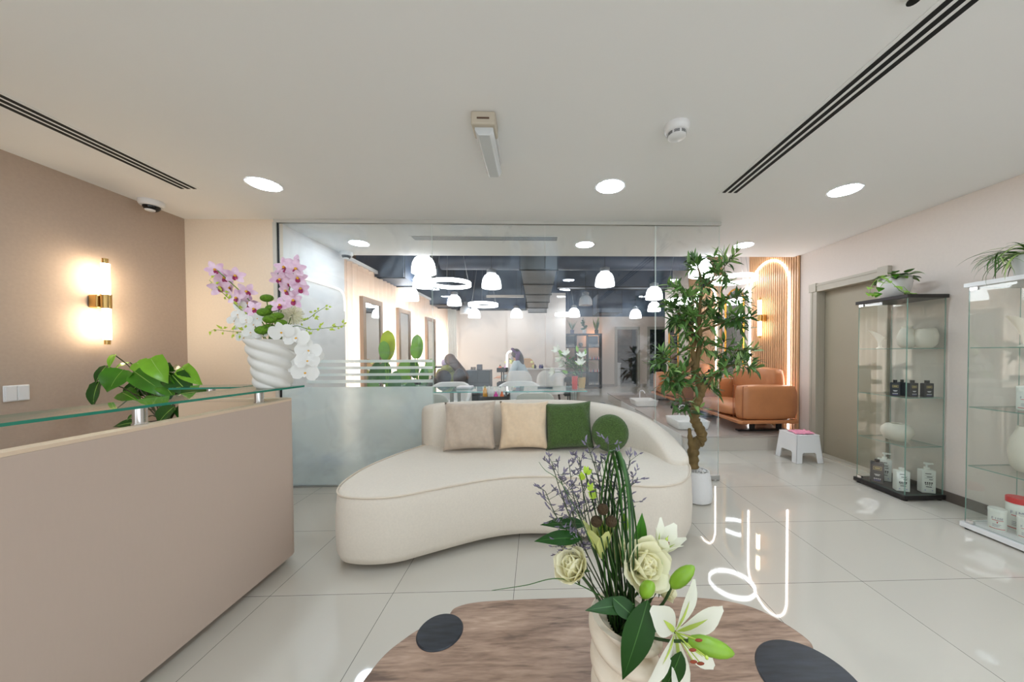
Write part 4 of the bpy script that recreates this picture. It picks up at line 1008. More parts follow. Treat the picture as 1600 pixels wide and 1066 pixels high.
# colourful things on the side table
rr = random.Random(8)
for k, (cx_, lab) in enumerate((((0.95, 0.55, 0.1), 'orange bottle on the small grey table among the olive leaves'), ((0.25, 0.3, 0.6), 'blue bottle on the small grey table among the olive leaves'), ((0.85, 0.8, 0.3), 'yellow bottle on the small grey table among the olive leaves'), ((0.8, 0.25, 0.2), 'red bottle on the small grey table among the olive leaves'))):
    bx, by = 2.62 + 0.11 * k, 5.45 + 0.03 * (k % 2)
    o = MB().lathe([(0.026, 0), (0.028, 0.005), (0.028, 0.075), (0.012, 0.09), (0.012, 0.115), (0, 0.116)], (bx, by, PH + 0.5305), 16).build('bottle', mat('bottle_colour_%d' % k, cx_, 0.3), loc=(bx, by, PH + 0.5305)); tag(o, lab, 'bottle', 'bottles on the side table')
por = mat('white_porcelain', (0.90, 0.90, 0.89), 0.12)
def basin(x, y, label):
    t = thing('foot_basin', (x, y, PH), label, 'basin', 'white foot basins')
    def rr_(hx, hy, r, n=5):
        return [(x + sx_ * (hx - r) + r * math.cos(a0 + q * PI / 2 / n), y + sy_ * (hy - r) + r * math.sin(a0 + q * PI / 2 / n)) for sx_, sy_, a0 in ((1, 1, 0), (-1, 1, PI / 2), (-1, -1, PI), (1, -1, 1.5 * PI)) for q in range(n + 1)]
    levels = [(0.19, 0.20, PH + 0.001), (0.20, 0.215, PH + 0.012), (0.215, 0.235, PH + 0.105), (0.213, 0.233, PH + 0.11), (0.203, 0.223, PH + 0.108), (0.19, 0.205, PH + 0.04), (0.15, 0.165, PH + 0.025)]
    m = MB(); vs = []; n = 24
    for hx, hy, z in levels: vs += [(a, b, z) for a, b in rr_(hx, hy, 0.05)]
    fs = [(i * n + k, i * n + (k + 1) % n, (i + 1) * n + (k + 1) % n, (i + 1) * n + k) for i in range(len(levels) - 1) for k in range(n)] + [tuple(range(n))[::-1], tuple((len(levels) - 1) * n + k for k in range(n))]
    m.add(vs, fs).build('bowl', por, t)
    fx, fy = x + 0.02, y + 0.28
    P = smooth_open([(fx, fy, PH + 0.0), (fx, fy, PH + 0.2), (fx + 0.01, fy - 0.02, PH + 0.24), (fx + 0.05, fy - 0.06, PH + 0.245), (fx + 0.07, fy - 0.1, PH + 0.20)], 5)
    MB().tube(P, 0.010, 10).build('faucet', mat('white_faucet', (0.85, 0.85, 0.86), 0.2), t)
    return t
basin(2.03, 4.40, 'white rectangular foot basin with tap nearest the glass, behind the olive trunk')
basin(2.03, 6.22, 'white rectangular foot basin with tap farther back on the platform')

# ================================================================== SALON BEHIND THE GLASS
# ---- sheer curtain along the window wall
cm = translucent('sheer_curtain', (0.78, 0.66, 0.575), 0.5, (0.90, 0.84, 0.78), 0.04)
t = MB(); vs = []; N = 420; zs_ = [0.02, 0.8, 1.6, 1.95, 2.34]
for i in range(N + 1):
    y = 4.09 + (8.9 - 4.09) * i / N
    ph = i * 0.55 + 1.3 * math.sin(i * 0.05)
    for z in zs_: vs.append((-2.335 + (0.026 + 0.008 * math.sin(i * 0.031)) * math.sin(ph), y, z))
k = len(zs_)
t.add(vs, [(i * k + j, (i + 1) * k + j, (i + 1) * k + j + 1, i * k + j + 1) for i in range(N) for j in range(k - 1)])
o = t.build('curtain', cm, loc=(-2.335, 6.5, 0.02), sharp=180); tag(o, 'long sheer beige curtain with daylight behind it along the salon window', 'curtain')
o = MB().box(-2.38, -2.29, 4.08, 8.95, 2.34, 2.385).build('curtain_rail', white, loc=(-2.33, 6.5, 2.36), smooth=False); tag(o, 'white curtain rail above the sheer salon curtain', 'curtain rail')
for k_, (x, z) in enumerate(((-2.335, 2.385),)):
    for y in (4.2, 6.0, 7.5, 8.8): MB().cyl((x, y, z), (x, y, HS), 0.006, seg=8).build('hanger_rod', duct_m, o)
cm2 = mat('grey_drape', (0.86, 0.85, 0.82), 0.8)
t = MB(); vs = []
for i in range(61):
    a = i / 60; x = -2.28 + 0.16 * a + 0.02 * math.sin(i * 0.9); y = 8.60 + 0.34 * a * 0.6 + 0.03 * math.cos(i * 0.9)
    vs += [(x, y, 0.02), (x, y, 2.33)]
t.add(vs, [(2 * i, 2 * i + 2, 2 * i + 3, 2 * i + 1) for i in range(60)])
o = t.build('drape', cm2, loc=(-2.2, 8.75, 0.02), sharp=180); tag(o, 'grey white gathered drape in the far left corner of the salon', 'curtain')
# ---- tall leaning mirrors in front of the curtain
fr_m = mat('greige_wood_frame', (0.66, 0.56, 0.48), 0.5)
def standing_mirror(y0, y1, label):
    t = thing('standing_mirror', (-2.24, (y0 + y1) / 2, 0), label, 'mirror', 'tall framed mirrors in front of the curtain')
    x0, x1, zt_ = -2.285, -2.235, 1.935
    f = MB().box(x0, x1, y0, y0 + 0.07, 0, zt_).box(x0, x1, y1 - 0.07, y1, 0, zt_).box(x0, x1, y0 + 0.07, y1 - 0.07, zt_ - 0.07, zt_).box(x0, x1, y0 + 0.07, y1 - 0.07, 0, 0.08)
    f.build('frame', fr_m, t, smooth=False)
    MB().box(x0 + 0.01, x1 - 0.012, y0 + 0.07, y1 - 0.07, 0.08, zt_ - 0.07).build('glass', mir, t, smooth=False)
standing_mirror(4.35, 4.89, 'tall framed mirror nearest the glass partition, left of the yellowish big leaf')
standing_mirror(5.46, 5.97, 'tall framed mirror between the two big green leaves')
standing_mirror(6.85, 7.42, 'tall framed mirror farthest along the curtain, beside the clear pane joint')
# ---- big leaf plants
bl = [mat('banana_leaf_yellow', (0.66, 0.72, 0.10), 0.4, noise=(6, 0.2)), mat('banana_leaf', (0.42, 0.62, 0.22), 0.4, noise=(6, 0.2)), mat('banana_leaf_deep', (0.22, 0.45, 0.16), 0.4, noise=(6, 0.2))]
for m_ in bl:  # thin leaves let light through
    m_.node_tree.nodes['Principled BSDF'].inputs['Transmission Weight'].default_value = 0.0
def big_plant(x, y, label, seed, first):
    rr = random.Random(seed)
    t = thing('big_leaf_plant', (x, y, 0), label, 'potted plant', 'big leaf plants by the curtain')
    MB().lathe([(0.11, 0), (0.14, 0.02), (0.16, 0.3), (0.15, 0.3), (0.14, 0.27), (0, 0.26)], (x, y, 0), 28).build('pot', mat('grey_planter', (0.55, 0.55, 0.55), 0.5), t)
    m = MB(); s_ = MB()
    specs = [(0.0, 0.0, 1.10, 0.41, 0.19, first), (-0.02, -0.05, 1.10, 0.26, 0.14, 1), (0.16, 0.05, 0.80, 0.30, 0.17, 1), (-0.10, 0.14, 0.75, 0.34, 0.17, 2), (0.14, -0.16, 0.62, 0.34, 0.16, 2), (0.2, 0.1, 0.5, 0.3, 0.16, 2), (-0.12, -0.1, 0.55, 0.3, 0.16, 1)]
    for dx, dy, z, L, W, mi in specs:
        b0 = Vector((x, y, 0.26)); e = Vector((x + dx, y + dy, z)); s_.tube(smooth_open([b0, lerp(b0, e, 0.5) + Vector((dx * -.1, dy * -.1, 0.02)), e], 4), [0.012] * 4 + [0.01] * 4 + [0.008], 8)
        m.leaf(e, Vector((dx * 1.2, dy * 1.2, 1)), Vector((0.35, -1, 0.1)), L, W, bend=0.15 + 0.7 * abs(dx), fold=0.10, shape='round', n=12, mi=mi)
    m.build('leaves', bl, t, recalc=False); s_.build('stems', bl[1], t)
big_plant(at(606, 540, 4.62).x, 4.62, 'plant with an upright yellow green paddle leaf between first and second mirror', 3, 0)
big_plant(at(652, 540, 5.72).x, 5.72, 'plant with an upright green paddle leaf between second and third mirror', 4, 1)

# ---- dark ceiling services
def duct(name, b_, m_, label, cat, grp=None, bevel=0.0):
    x0, x1, y0, y1, z0, z1 = b_
    t = thing(name, ((x0 + x1) / 2, (y0 + y1) / 2, z1), label, cat, grp)
    MB().box(*b_).build('casing', m_, t, smooth=False)
    fl = MB()
    n = max(1, int((y1 - y0) / 0.9))
    for i in range(n + 1):
        y = lerp(y0 + 0.03, y1 - 0.03, i / n); fl.box(x0 - 0.02, x1 + 0.02, y - 0.012, y + 0.012, z0 - 0.015, z0 - 0.0005)
    fl.build('strap', black_m, t, smooth=False)
    r_ = MB()
    for i in range(n + 1):
        y = lerp(y0 + 0.03, y1 - 0.03, i / n)
        for x in (x0 - 0.012, x1 + 0.012): r_.cyl((x, y, z0 - 0.01), (x, y, HS), 0.005, seg=6)
    r_.build('hanger_rod', black_m, t, smooth=False); return t
duct('air_duct', (-0.20, 0.27, 4.3, 8.97, 2.275, 2.75), duct_l, 'grey rectangular air duct running away under the dark ceiling', 'duct')
duct('fan_coil_unit', (-2.60, -1.93, 4.88, 5.6, 2.30, 2.80), duct_m, 'dark ceiling air unit above the curtain nearest the glass', 'air conditioner', 'dark air units under the salon ceiling')
duct('fan_coil_unit', (-2.60, -1.95, 7.30, 7.95, 2.26, 2.75), duct_m, 'dark ceiling air unit above the far end of the curtain', 'air conditioner', 'dark air units under the salon ceiling')
duct('air_duct', (-2.2, -0.28, 8.66, 8.97, 2.34, 2.85), duct_m, 'dark wide duct along the top of the white back wall', 'duct')
duct('fan_coil_unit', (1.75, 2.42, 9.3, 10.2, 2.32, 2.85), duct_m, 'dark ceiling air unit above the shelf with snake plants', 'air conditioner', 'dark air units under the salon ceiling')
duct('air_duct', (0.5, 3.1, 7.46, 7.84, 2.68, 3.1), duct_m, 'dark wide duct above the doorways on the far right', 'duct')
for k, (y, z, r_) in enumerate(((5.47, 3.0, 0.12), (6.55, 3.02, 0.20))):
    o = MB().cyl((-1.85, y, z), (3.2, y, z), r_, seg=28).build('round_duct', duct_m, loc=(0, y, z)); tag(o, ('thinner dark round duct crossing the dark ceiling', 'thicker dark round duct crossing the dark ceiling farther back')[k], 'duct')
    for x in (-1.5, 0.6, 2.6): MB().cyl((x, y, z + r_ * 0.9), (x, y, HS), 0.008, seg=6).build('hanger_rod', black_m, o)
o = MB().box(-1.2, -0.3, 8.0, 8.08, 2.53, 2.58).build('linear_light', mat('linear_light_body', (0.75, 0.72, 0.68), 0.5), loc=(-0.75, 8.04, 2.55), smooth=False)
MB().box(-1.15, -1.14, 8.03, 8.05, 2.5805, HS).box(-0.36, -0.35, 8.03, 8.05, 2.5805, HS).build('hanger_wire', black_m, o, smooth=False)
tag(o, 'slim horizontal beige light bar hanging before the white back wall', 'light')

# ---- dome pendants and ring lights
dome_e = emis('glowing_dome', (0.97, 0.98, 1.0), 5); ring_e = emis('glowing_ring', (0.98, 0.985, 1.0), 6)
cap_m = mat('grey_pendant_cap', (0.55, 0.56, 0.57), 0.4, metal=0.5)
def pendant(px, py, y, label, lit=True, r=0.15):
    p = at(px, py, y); x, z = p.x, p.z
    t = thing('dome_pendant', (x, y, z), label, 'pendant lamp', 'glass dome pendant lamps')
    prof = [(r, -0.10), (r * 0.985, -0.04), (r * 0.9, 0.03), (r * 0.72, 0.085), (r * 0.45, 0.115), (r * 0.4, 0.118)]
    inn = [(a - 0.004, b - 0.003) for a, b in prof[::-1]]
    MB().lathe([(a, b) for a, b in prof] + inn, (x, y, z), 32).build('shade', dome_e if lit else mat('unlit_dome', (0.78, 0.80, 0.82), 0.2), t)
    if lit: MB().ball((x, y, z - 0.01), 0.042, 12, 8).build('bulb', emis('pendant_bulb', (0.97, 0.98, 1.0), 130), t)
    MB().lathe([(r * 0.42, 0.1185), (r * 0.5, 0.125), (r * 0.5, 0.15), (r * 0.44, 0.153), (r * 0.5, 0.156), (r * 0.5, 0.182), (r * 0.36, 0.188), (r * 0.2, 0.20), (0, 0.202)], (x, y, z), 20).build('cap', cap_m, t)
    MB().cyl((x, y, z + 0.2025), (x, y, HS), 0.004, seg=6).build('cord', black_m, t)
for px, py, y, lab in ((662, 415, 4.32, 'largest dome pendant, topmost beside the first pane joint'), (661, 439, 5.2, 'dome pendant just under the largest one, touching the ring light'), (640, 460, 5.75, 'dome pendant hanging before the curtain, left of the ring light'),
        (768, 440, 5.2, 'dome pendant left of the grey duct, right of the near ring light'), (710, 470, 7.3, 'dome pendant below the near ring light, before the dark band'), (741, 490, 8.3, 'dome pendant low below the lens shaped ring light, over white wall'),
        (807, 490, 8.5, 'small dome pendant alone in front of the white back wall'), (945, 437, 5.2, 'dome pendant right of the grey duct, in the third pane'), (897, 489, 8.6, 'small dome pendant behind the flat ring light by the shelf'),
        (993, 491, 8.6, 'small dome pendant above the far doorway'), (1022, 459, 6.0, 'upper of two dome pendants at the pane joint beside the olive tree'), (1022, 480, 8.0, 'lower of two dome pendants at the pane joint beside the olive tree'), (1095, 420, 4.3, 'dome pendant hanging behind the top of the olive tree')):
    pendant(px, py, y, lab)
pendant(915, 470, 7.3, 'unlit grey dome pendant below the one in the third pane', False)
pendant(727, 484, 8.4, 'unlit dome pendant partly behind the lens shaped ring light', False, 0.14)
def ring_light(px, py, y, r, label):
    p = at(px, py, y); t = thing('ring_pendant', (p.x, y, p.z), label, 'pendant lamp', 'glowing ring pendant lamps')
    MB().ring((p.x, y, p.z), r, 0.010, 0.028, 56).build('ring', ring_e, t)
    for k in range(3):
        a = 2 * PI * k / 3 + 0.6; MB().cyl((p.x + r * math.cos(a), y + r * math.sin(a), p.z + 0.0285), (p.x + r * 0.15 * math.cos(a), y + r * 0.15 * math.sin(a), HS), 0.0025, seg=5).build('wire', steel, t)
ring_light(704, 443.5, 5.0, 0.29, 'glowing ring lamp nearest the glass on the left')
ring_light(755, 476.5, 7.0, 0.30, 'flat looking glowing ring lamp in front of the white back wall')
ring_light(885, 491.5, 8.4, 0.28, 'flat looking glowing ring lamp beside the tall shelf')
ring_light(1146, 437, 4.75, 0.30, 'glowing ring lamp between olive tree and oak slat wall')
ring_light(1065, 471, 6.1, 0.29, 'glowing ring lamp behind the olive tree crown')

# ---- glass nail table, chairs and what stands on it
tg = thin_glass('table_glass', (0.80, 0.93, 0.92), 0.06, 0.0, haze=0.25, haze_color=(0.66, 0.86, 0.85))
tge = mat('aqua_glass_edge', (0.45, 0.72, 0.70), 0.2)
white_l = mat('white_leatherette', (0.87, 0.87, 0.86), 0.45, bump=(150, 0.05)); shell_m = mat('white_shell', (0.84, 0.85, 0.82), 0.4)
t = thing('manicure_table', (-0.45, 4.05, 0), 'long glass topped white manicure table behind the sofa', 'table')
MB().box(-1.62, 0.58, 3.77, 4.33, 0.74, 0.752, 0, 1, 2).build('glass_top', [tg, tge], t, smooth=False)
MB().box(-1.50, 0.46, 3.86, 4.26, 0.50, 0.53).build('shelf', white, t, smooth=False, bevel=0.004)
for x in (-1.40, -0.99, -0.1, 0.46):
    for y in (3.88, 4.24): MB().cyl((x, y, 0), (x, y, 0.7395), 0.022, seg=16).build('leg', steel, t)
def tub_chair(name, x, y, rz, label, w_=0.56, top=0.75, hole=False, group=None, m_=None):
    m_ = m_ or white_l
    t = thing(name, (x, y, 0), label, 'chair', group)
    Mx = Matrix.Translation((x, y, 0)) @ Matrix.Rotation(rz, 4, 'Z')
    N, K = 36, 10; A = 1.95; z0 = 0.40; vs = []; R1 = w_ / 2; th = 0.055
    def prof(a):
        return top - (top - z0 - 0.12) * max(0, (abs(a) - 0.55) / (A - 0.55)) ** 1.6
    for i in range(N + 1):
        a = -A + 2 * A * i / N; ht = prof(a)
        ring_ = []
        for k in range(K + 1): # outer up, over the top, inner down
            q = k / K
            z = z0 + (ht - z0 - 0.02) * min(1, q / 0.85); r_ = R1
            if q > 0.85: s_ = (q - 0.85) / 0.15; z = ht - 0.02 + 0.02 * math.sin(s_ * PI / 2); r_ = R1 - th * 0.5 * (1 - math.cos(s_ * PI / 2))
            ring_.append((r_, z))
        full = ring_ + [(2 * R1 - th - r_ + 0.0, z) for r_, z in ring_[-2::-1]]
        for r_, z in full: vs.append((r_ * math.sin(a), r_ * math.cos(a) * 0.92, z))
    L = 2 * K + 1
    fs = [(i * L + k, i * L + k + 1, (i + 1) * L + k + 1, (i + 1) * L + k) for i in range(N) for k in range(L - 1)]
    fs += [tuple(range(L)), tuple(N * L + k for k in range(L))[::-1]] + [(i * L, (i + 1) * L, (i + 1) * L + L - 1, i * L + L - 1) for i in range(N)]
    MB().add(vs, fs).xf(Mx).build('backrest', m_, t, sharp=50)
    MB().lathe([(0.0, 0.39), (w_ / 2 - 0.08, 0.39), (w_ / 2 - 0.06, 0.41), (w_ / 2 - 0.06, 0.46), (w_ / 2 - 0.10, 0.485), (0, 0.49)], (0, 0, 0), 32).xf(Mx).build('seat', m_, t)
    for sx_ in (-1, 1):
        for sy_ in (-1, 1):
            MB().cyl((sx_ * w_ * 0.27, sy_ * w_ * 0.25, 0.388), (sx_ * w_ * 0.36, sy_ * w_ * 0.33, 0), 0.014, 0.010, seg=10).xf(Mx).build('leg', MATS['black_metal'], t)
    return t
G = 'white tub chairs round the manicure tables'
tub_chair('tub_chair', -1.27, 4.78, 0, 'white tub chair behind the left end of the glass table', 0.66, 0.755, group=G)
tub_chair('tub_chair', -0.26, 4.80, 0, 'white tub chair behind the middle of the glass table', 0.70, 0.755, group=G)
tub_chair('tub_chair', -0.33, 6.25, PI, 'white padded chair in front of the person with purple headscarf', 0.50, 0.86, group=G)
tub_chair('tub_chair', 0.28, 6.45, PI, 'white padded chair on dark legs, at the right of the white counter', 0.56, 0.86, group=G)
def shell_chair(x, y, label):
    t = thing('shell_chair', (x, y, 0), label, 'chair', 'white shell chairs with an oval opening')
    m = MB(); vs = []; N = 28; hw, z0, z1 = 0.205, 0.42, 0.785
    outer_, inner_ = [], []
    for k in range(40):
        a = 2 * PI * k / 40; c_, s_ = math.cos(a), math.sin(a)
        outer_.append((math.copysign(abs(c_) ** 0.5, c_) * hw, (z0 + z1) / 2 + math.copysign(abs(s_) ** 0.55, s_) * (z1 - z0) / 2))
        inner_.append((math.copysign(abs(c_) ** 0.8, c_) * hw * 0.55, (z0 + z1) / 2 - 0.06 + math.copysign(abs(s_) ** 0.8, s_) * 0.085))
    def q(u, z, d): return (x + u, y + 0.10 * (u / hw) ** 2 - 0.08 * (z - z0) / (z1 - z0) - 0.12 + d + 0.0, z)
    vs = [q(u, z, 0) for u, z in outer_] + [q(u, z, 0) for u, z in inner_] + [q(u, z, 0.03) for u, z in outer_] + [q(u, z, 0.03) for u, z in inner_]
    n = 40; fs = []
    for k in range(n):
        j = (k + 1) % n
        fs += [(k, j, n + j, n + k), (2 * n + k, 3 * n + k, 3 * n + j, 2 * n + j), (k, 2 * n + k, 2 * n + j, j), (n + k, n + j, 3 * n + j, 3 * n + k)]
    MB().add(vs, fs).build('backrest', shell_m, t, bevel=0.006, sharp=40)
    MB().prism([(x + 0.21 * math.copysign(abs(math.cos(a)) ** .6, math.cos(a)), y + 0.06 + 0.2 * math.copysign(abs(math.sin(a)) ** .6, math.sin(a))) for a in [2 * PI * k / 32 for k in range(32)]], 0.40, 0.44).build('seat', shell_m, t, bevel=0.01)
    MB().cyl((x, y + 0.06, 0.04), (x, y + 0.06, 0.3995), 0.022).build('column', chrome, t)
    b_ = MB()
    for k in range(5):
        a = 2 * PI * k / 5 + 0.3; b_.cyl((x, y + 0.06, 0.055), (x + 0.2 * math.cos(a), y + 0.06 + 0.2 * math.sin(a), 0.012), 0.014, 0.011, seg=8)
    b_.build('base', chrome, t); return t
shell_chair(at(836, 620, 3.5).x, 3.53, 'white shell chair in front of the glass table, between beige and green cushions')
shell_chair(at(672, 620, 3.5).x, 3.53, 'white shell chair at the left, half behind the frosted film')
# caddy with bottles on a small cart in front of the table
cx0, cx1 = at(752, 625, 3.4).x, at(796, 625, 3.4).x; cz = at(770, 631, 3.4).z
t = thing('salon_cart', ((cx0 + cx1) / 2, 3.45, 0), 'small white cart hidden behind the sofa that carries the caddy', 'cart')
MB().box(cx0 - 0.03, cx1 + 0.03, 3.34, 3.56, cz - 0.03, cz - 0.0005).box(cx0 - 0.03, cx1 + 0.03, 3.34, 3.56, 0.2, 0.23).build('trays', white, t, smooth=False)
for x in (cx0 - 0.02, cx1 + 0.02):
    for y in (3.35, 3.55): MB().cyl((x, y, 0), (x, y, cz - 0.031), 0.01, seg=10).build('leg', steel, t)
blk = mat('black_caddy', (0.07, 0.07, 0.075), 0.45)
t = thing('caddy', ((cx0 + cx1) / 2, 3.45, cz), 'black open caddy full of bottles behind the sofa', 'caddy')
MB().box(cx0, cx1, 3.37, 3.385, cz, cz + 0.075).box(cx0, cx1, 3.515, 3.53, cz, cz + 0.075).box(cx0, cx0 + 0.012, 3.386, 3.514, cz, cz + 0.075).box(cx1 - 0.012, cx1, 3.386, 3.514, cz, cz + 0.10).box(cx0 + 0.0125, cx1 - 0.0125, 3.3855, 3.5145, cz, cz + 0.008).build('box', blk, t, smooth=False)
def small_bottle(x, y, z, r, h_, m_, lab, grp, capm=None, cap=0.02):
    t = thing('bottle', (x, y, z), lab, 'bottle', grp)
    MB().lathe([(r * 0.9, 0), (r, 0.004), (r, h_ * 0.8), (r * 0.5, h_)], (x, y, z), 14).build('body', m_, t)
    MB().cyl((x, y, z + h_ + 0.0003), (x, y, z + h_ + cap), r * 0.45, seg=10).build('cap', capm or m_, t)
G = 'bottles in the black caddy'; zb = cz + 0.0085
for f_, r_, h_, m_, cm_, lab in ((0.07, 0.022, 0.15, mat('amber_yellow', (0.90, 0.62, 0.05), 0.3), mat('olive_cap', (0.55, 0.55, 0.2), 0.4), 'tall amber yellow bottle at the left end of the black caddy'),
        (0.24, 0.018, 0.15, white, None, 'white bottle next to the amber yellow one in the caddy'), (0.36, 0.02, 0.14, white, None, 'white bottle left of the magenta one in the caddy'), (0.50, 0.024, 0.09, mat('magenta_plastic', (0.88, 0.12, 0.62), 0.35), mat('magenta_plastic', (0.88, 0.12, 0.62), 0.35), 'magenta bottle in the middle of the caddy'),
        (0.63, 0.016, 0.13, white, None, 'white bottle between magenta and orange ones in the caddy'), (0.74, 0.022, 0.09, mat('orange_plastic', (0.93, 0.42, 0.10), 0.35), mat('orange_plastic', (0.93, 0.42, 0.10), 0.35), 'orange bottle in the caddy'), (0.90, 0.022, 0.085, cap_b, cap_b, 'black bottle at the right end of the caddy')):
    small_bottle(lerp(cx0 + 0.012, cx1 - 0.012, f_), 3.45, zb, r_, h_, m_, lab, G, cm_)
TZ = 0.7525
x, y = at(898, 600, 3.95).x, 3.95
o = MB().lathe([(0.030, 0), (0.032, 0.004), (0.036, 0.15), (0.034, 0.155), (0, 0.156)], (x, y, TZ), 24).build('tumbler', mat('red_tumbler', (0.80, 0.18, 0.16), 0.35), loc=(x, y, TZ)); tag(o, 'red tumbler at the right end of the glass table', 'cup')
# lilies in a tan pot
x, y = at(909, 600, 4.08).x, 4.08
t = thing('lily_bouquet', (x, y, TZ), 'white lily bouquet in a tan pot on the glass table', 'flowers')
MB().lathe([(0.038, 0), (0.048, 0.13), (0.043, 0.13), (0.04, 0.11), (0, 0.108)], (x, y, TZ), 28).build('pot', mat('tan_pot', (0.80, 0.66, 0.42), 0.5), t)
rr = random.Random(31); lf_ = MB(); st = MB(); wh = MB()
lil_w = mat('lily_white', (0.93, 0.93, 0.88), 0.4); lil_g = [mat('lily_leaf', (0.18, 0.36, 0.10), 0.4), mat('lily_bud_green', (0.50, 0.70, 0.18), 0.4)]
for i in range(15):
    tx = rr.uniform(-0.34, 0.06); tz = rr.uniform(0.16, 0.46) - max(0, tx) * 1.0; ty = rr.uniform(-0.12, 0.15)
    b0 = Vector((x, y, TZ + 0.11)); e = Vector((x + tx, y + ty, TZ + tz)); md = lerp(b0, e, 0.5) + Vector((0, 0, 0.05))
    st.tube(smooth_open([b0, md, e], 4), 0.003, 5)
    for k in range(4):
        p = lerp(md, e, rr.random()); lf_.leaf(p, Vector((rr.gauss(0, 1), rr.gauss(0, 1), rr.uniform(-0.2, 0.8))), (0, 0, 1), rr.uniform(0.10, 0.17), 0.036, bend=0.6, mi=rr.choice([0, 0, 1]))
    if i % 3 != 2:
        ax = (e - b0).normalized() + Vector((0, -0.5, 0))
        for k in range(6):
            a = 2 * PI * k / 6; o1 = ax.orthogonal().normalized(); o2 = ax.cross(o1).normalized(); dd = ax.normalized() * 0.6 + o1 * math.cos(a) + o2 * math.sin(a)
            wh.leaf(e, dd, ax, 0.085, 0.040, bend=-0.3, shape='petal', n=6)
    else: lf_.leaf(e, (e - b0), (0, -1, 0), 0.09, 0.04, bend=0.2, mi=1); 
lf_.build('leaves', lil_g, t, recalc=False); st.build('stems', lil_g[0], t); wh.build('flowers', lil_w, t, recalc=False)
# papers and a tray on the table
o = MB().box(at(715, 608, 4.1).x, at(738, 608, 4.1).x, 4.02, 4.2, TZ, TZ + 0.03).build('towel', mat('white_towel', (0.88, 0.86, 0.87), 0.9), loc=(at(726, 608, 4.1).x, 4.1, TZ), bevel=0.01); tag(o, 'folded white towel on the glass table left of the caddy', 'towel')
o = MB().box(at(840, 608, 4.12).x, at(863, 608, 4.12).x, 4.05, 4.15, TZ, TZ + 0.012).build('tray', mat('dark_teal_tray', (0.10, 0.20, 0.24), 0.4), loc=(at(850, 608, 4.1).x, 4.1, TZ), smooth=False); tag(o, 'small dark tray lying on the glass table', 'tray')
rr = random.Random(2); P = [(at(868 + 3 * i + rr.uniform(-3, 3), 624 + rr.uniform(-4, 4), 4.02).x, 4.0 + rr.uniform(-0.08, 0.1), 0.536 + 0.02 * (i % 3)) for i in range(12)]
o = MB().tube(smooth_open(P, 5), 0.006, 6).build('cable', black_m, loc=(0.3, 4.0, 0.53)); tag(o, 'coiled black cable under the right end of the glass table', 'cable')
o = MB().box(1.02, 1.58, 6.4, 7.7, 0.0005, 0.012).build('floor_mat', mat('dark_grey_mat', (0.30, 0.32, 0.35), 0.8), loc=(1.3, 7.0, 0), smooth=False); tag(o, 'dark grey floor mat behind the green cushion, beyond the glass', 'mat')

# ---- dark cabinet, trolleys, white counter
dk = mat('dark_slate_plastic', (0.20, 0.23, 0.25), 0.35, noise=(5, 0.2))
x0, x1 = at(727, 590, 5.7).x, at(765, 590, 5.7).x; zt_ = at(745, 579, 5.7).z
t = thing('drawer_cabinet', ((x0 + x1) / 2, 5.85, 0), 'dark slate drawer cabinet beside the person with brown hair', 'cabinet')
MB().box(x0, x1, 5.7, 6.05, 0.02, zt_).build('body', dk, t, smooth=False, bevel=0.006)
for k in range(2):
    for j in range(4):
        MB().box(lerp(x0, x1, 0.03 + 0.49 * k), lerp(x0, x1, 0.48 + 0.49 * k), 5.692, 5.6995, lerp(0.05, zt_, j / 4) + 0.01, lerp(0.05, zt_, (j + 1) / 4) - 0.02).build('drawer', mat('slate_drawer', (0.26, 0.29, 0.31), 0.3), t, smooth=False, bevel=0.003)
xx = at(745, 575, 5.8).x
o = MB().box(xx, xx + 0.09, 5.78, 5.87, zt_ + 0.0005, zt_ + 0.10).build('holder', mat('grey_holder', (0.42, 0.42, 0.45), 0.5), loc=(xx, 5.8, zt_), bevel=0.012); tag(o, 'grey cup shaped holder on top of the dark slate cabinet', 'holder')
for k in range(3): tag(MB().cyl((xx - 0.10 + 0.03 * k, 5.82, zt_ + 0.0005), (xx - 0.095 + 0.03 * k, 5.82, zt_ + 0.055), 0.011, seg=12).build('bottle', cap_b, loc=(xx - 0.1 + 0.03 * k, 5.82, zt_)), 'tiny black bottle on top of the dark slate cabinet', 'bottle', 'tiny black bottles on the dark cabinet')
def trolley(px0, px1, y, pt, label):
    x0, x1 = at(px0, 580, y).x, at(px1, 580, y).x; zt_ = at(px0, pt, y).z
    t = thing('tier_trolley', ((x0 + x1) / 2, y, 0), label, 'trolley', 'black tiered trolleys')
    for z in (zt_ - 0.09, zt_ - 0.36, 0.12):
        MB().box(x0, x1, y, y + 0.3, z, z + 0.012).box(x0, x1, y - 0.01, y, z, z + 0.075).box(x0, x1, y + 0.3, y + 0.31, z, z + 0.075).box(x0 - 0.01, x0, y, y + 0.3, z, z + 0.075).box(x1, x1 + 0.01, y, y + 0.3, z, z + 0.075).build('tray', blk, t, smooth=False)
    for xx in (lerp(x0, x1, 0.38), lerp(x0, x1, 0.62)): MB().cyl((xx, y + 0.15, 0.02), (xx, y + 0.15, zt_ - 0.02), 0.012, seg=8).build('post', blk, t)
    for xx in (x0 + 0.02, x1 - 0.02):
        for yy in (y + 0.03, y + 0.27): MB().ball((xx, yy, 0.06), 0.06, 10, 6).build('wheel', blk, t)
    return (x0 + x1) / 2, zt_ - 0.078
tx, tz = trolley(777, 791, 6.1, 574, 'black tiered trolley left of the white arch lamp')
small_bottle(tx - 0.04, 6.2, tz, 0.03, 0.1, mat('coral_plastic', (0.92, 0.52, 0.42), 0.4), 'coral bottle on top of the black trolley', 'bottles on the black trolley', mat('teal_cap', (0.3, 0.5, 0.45), 0.4))
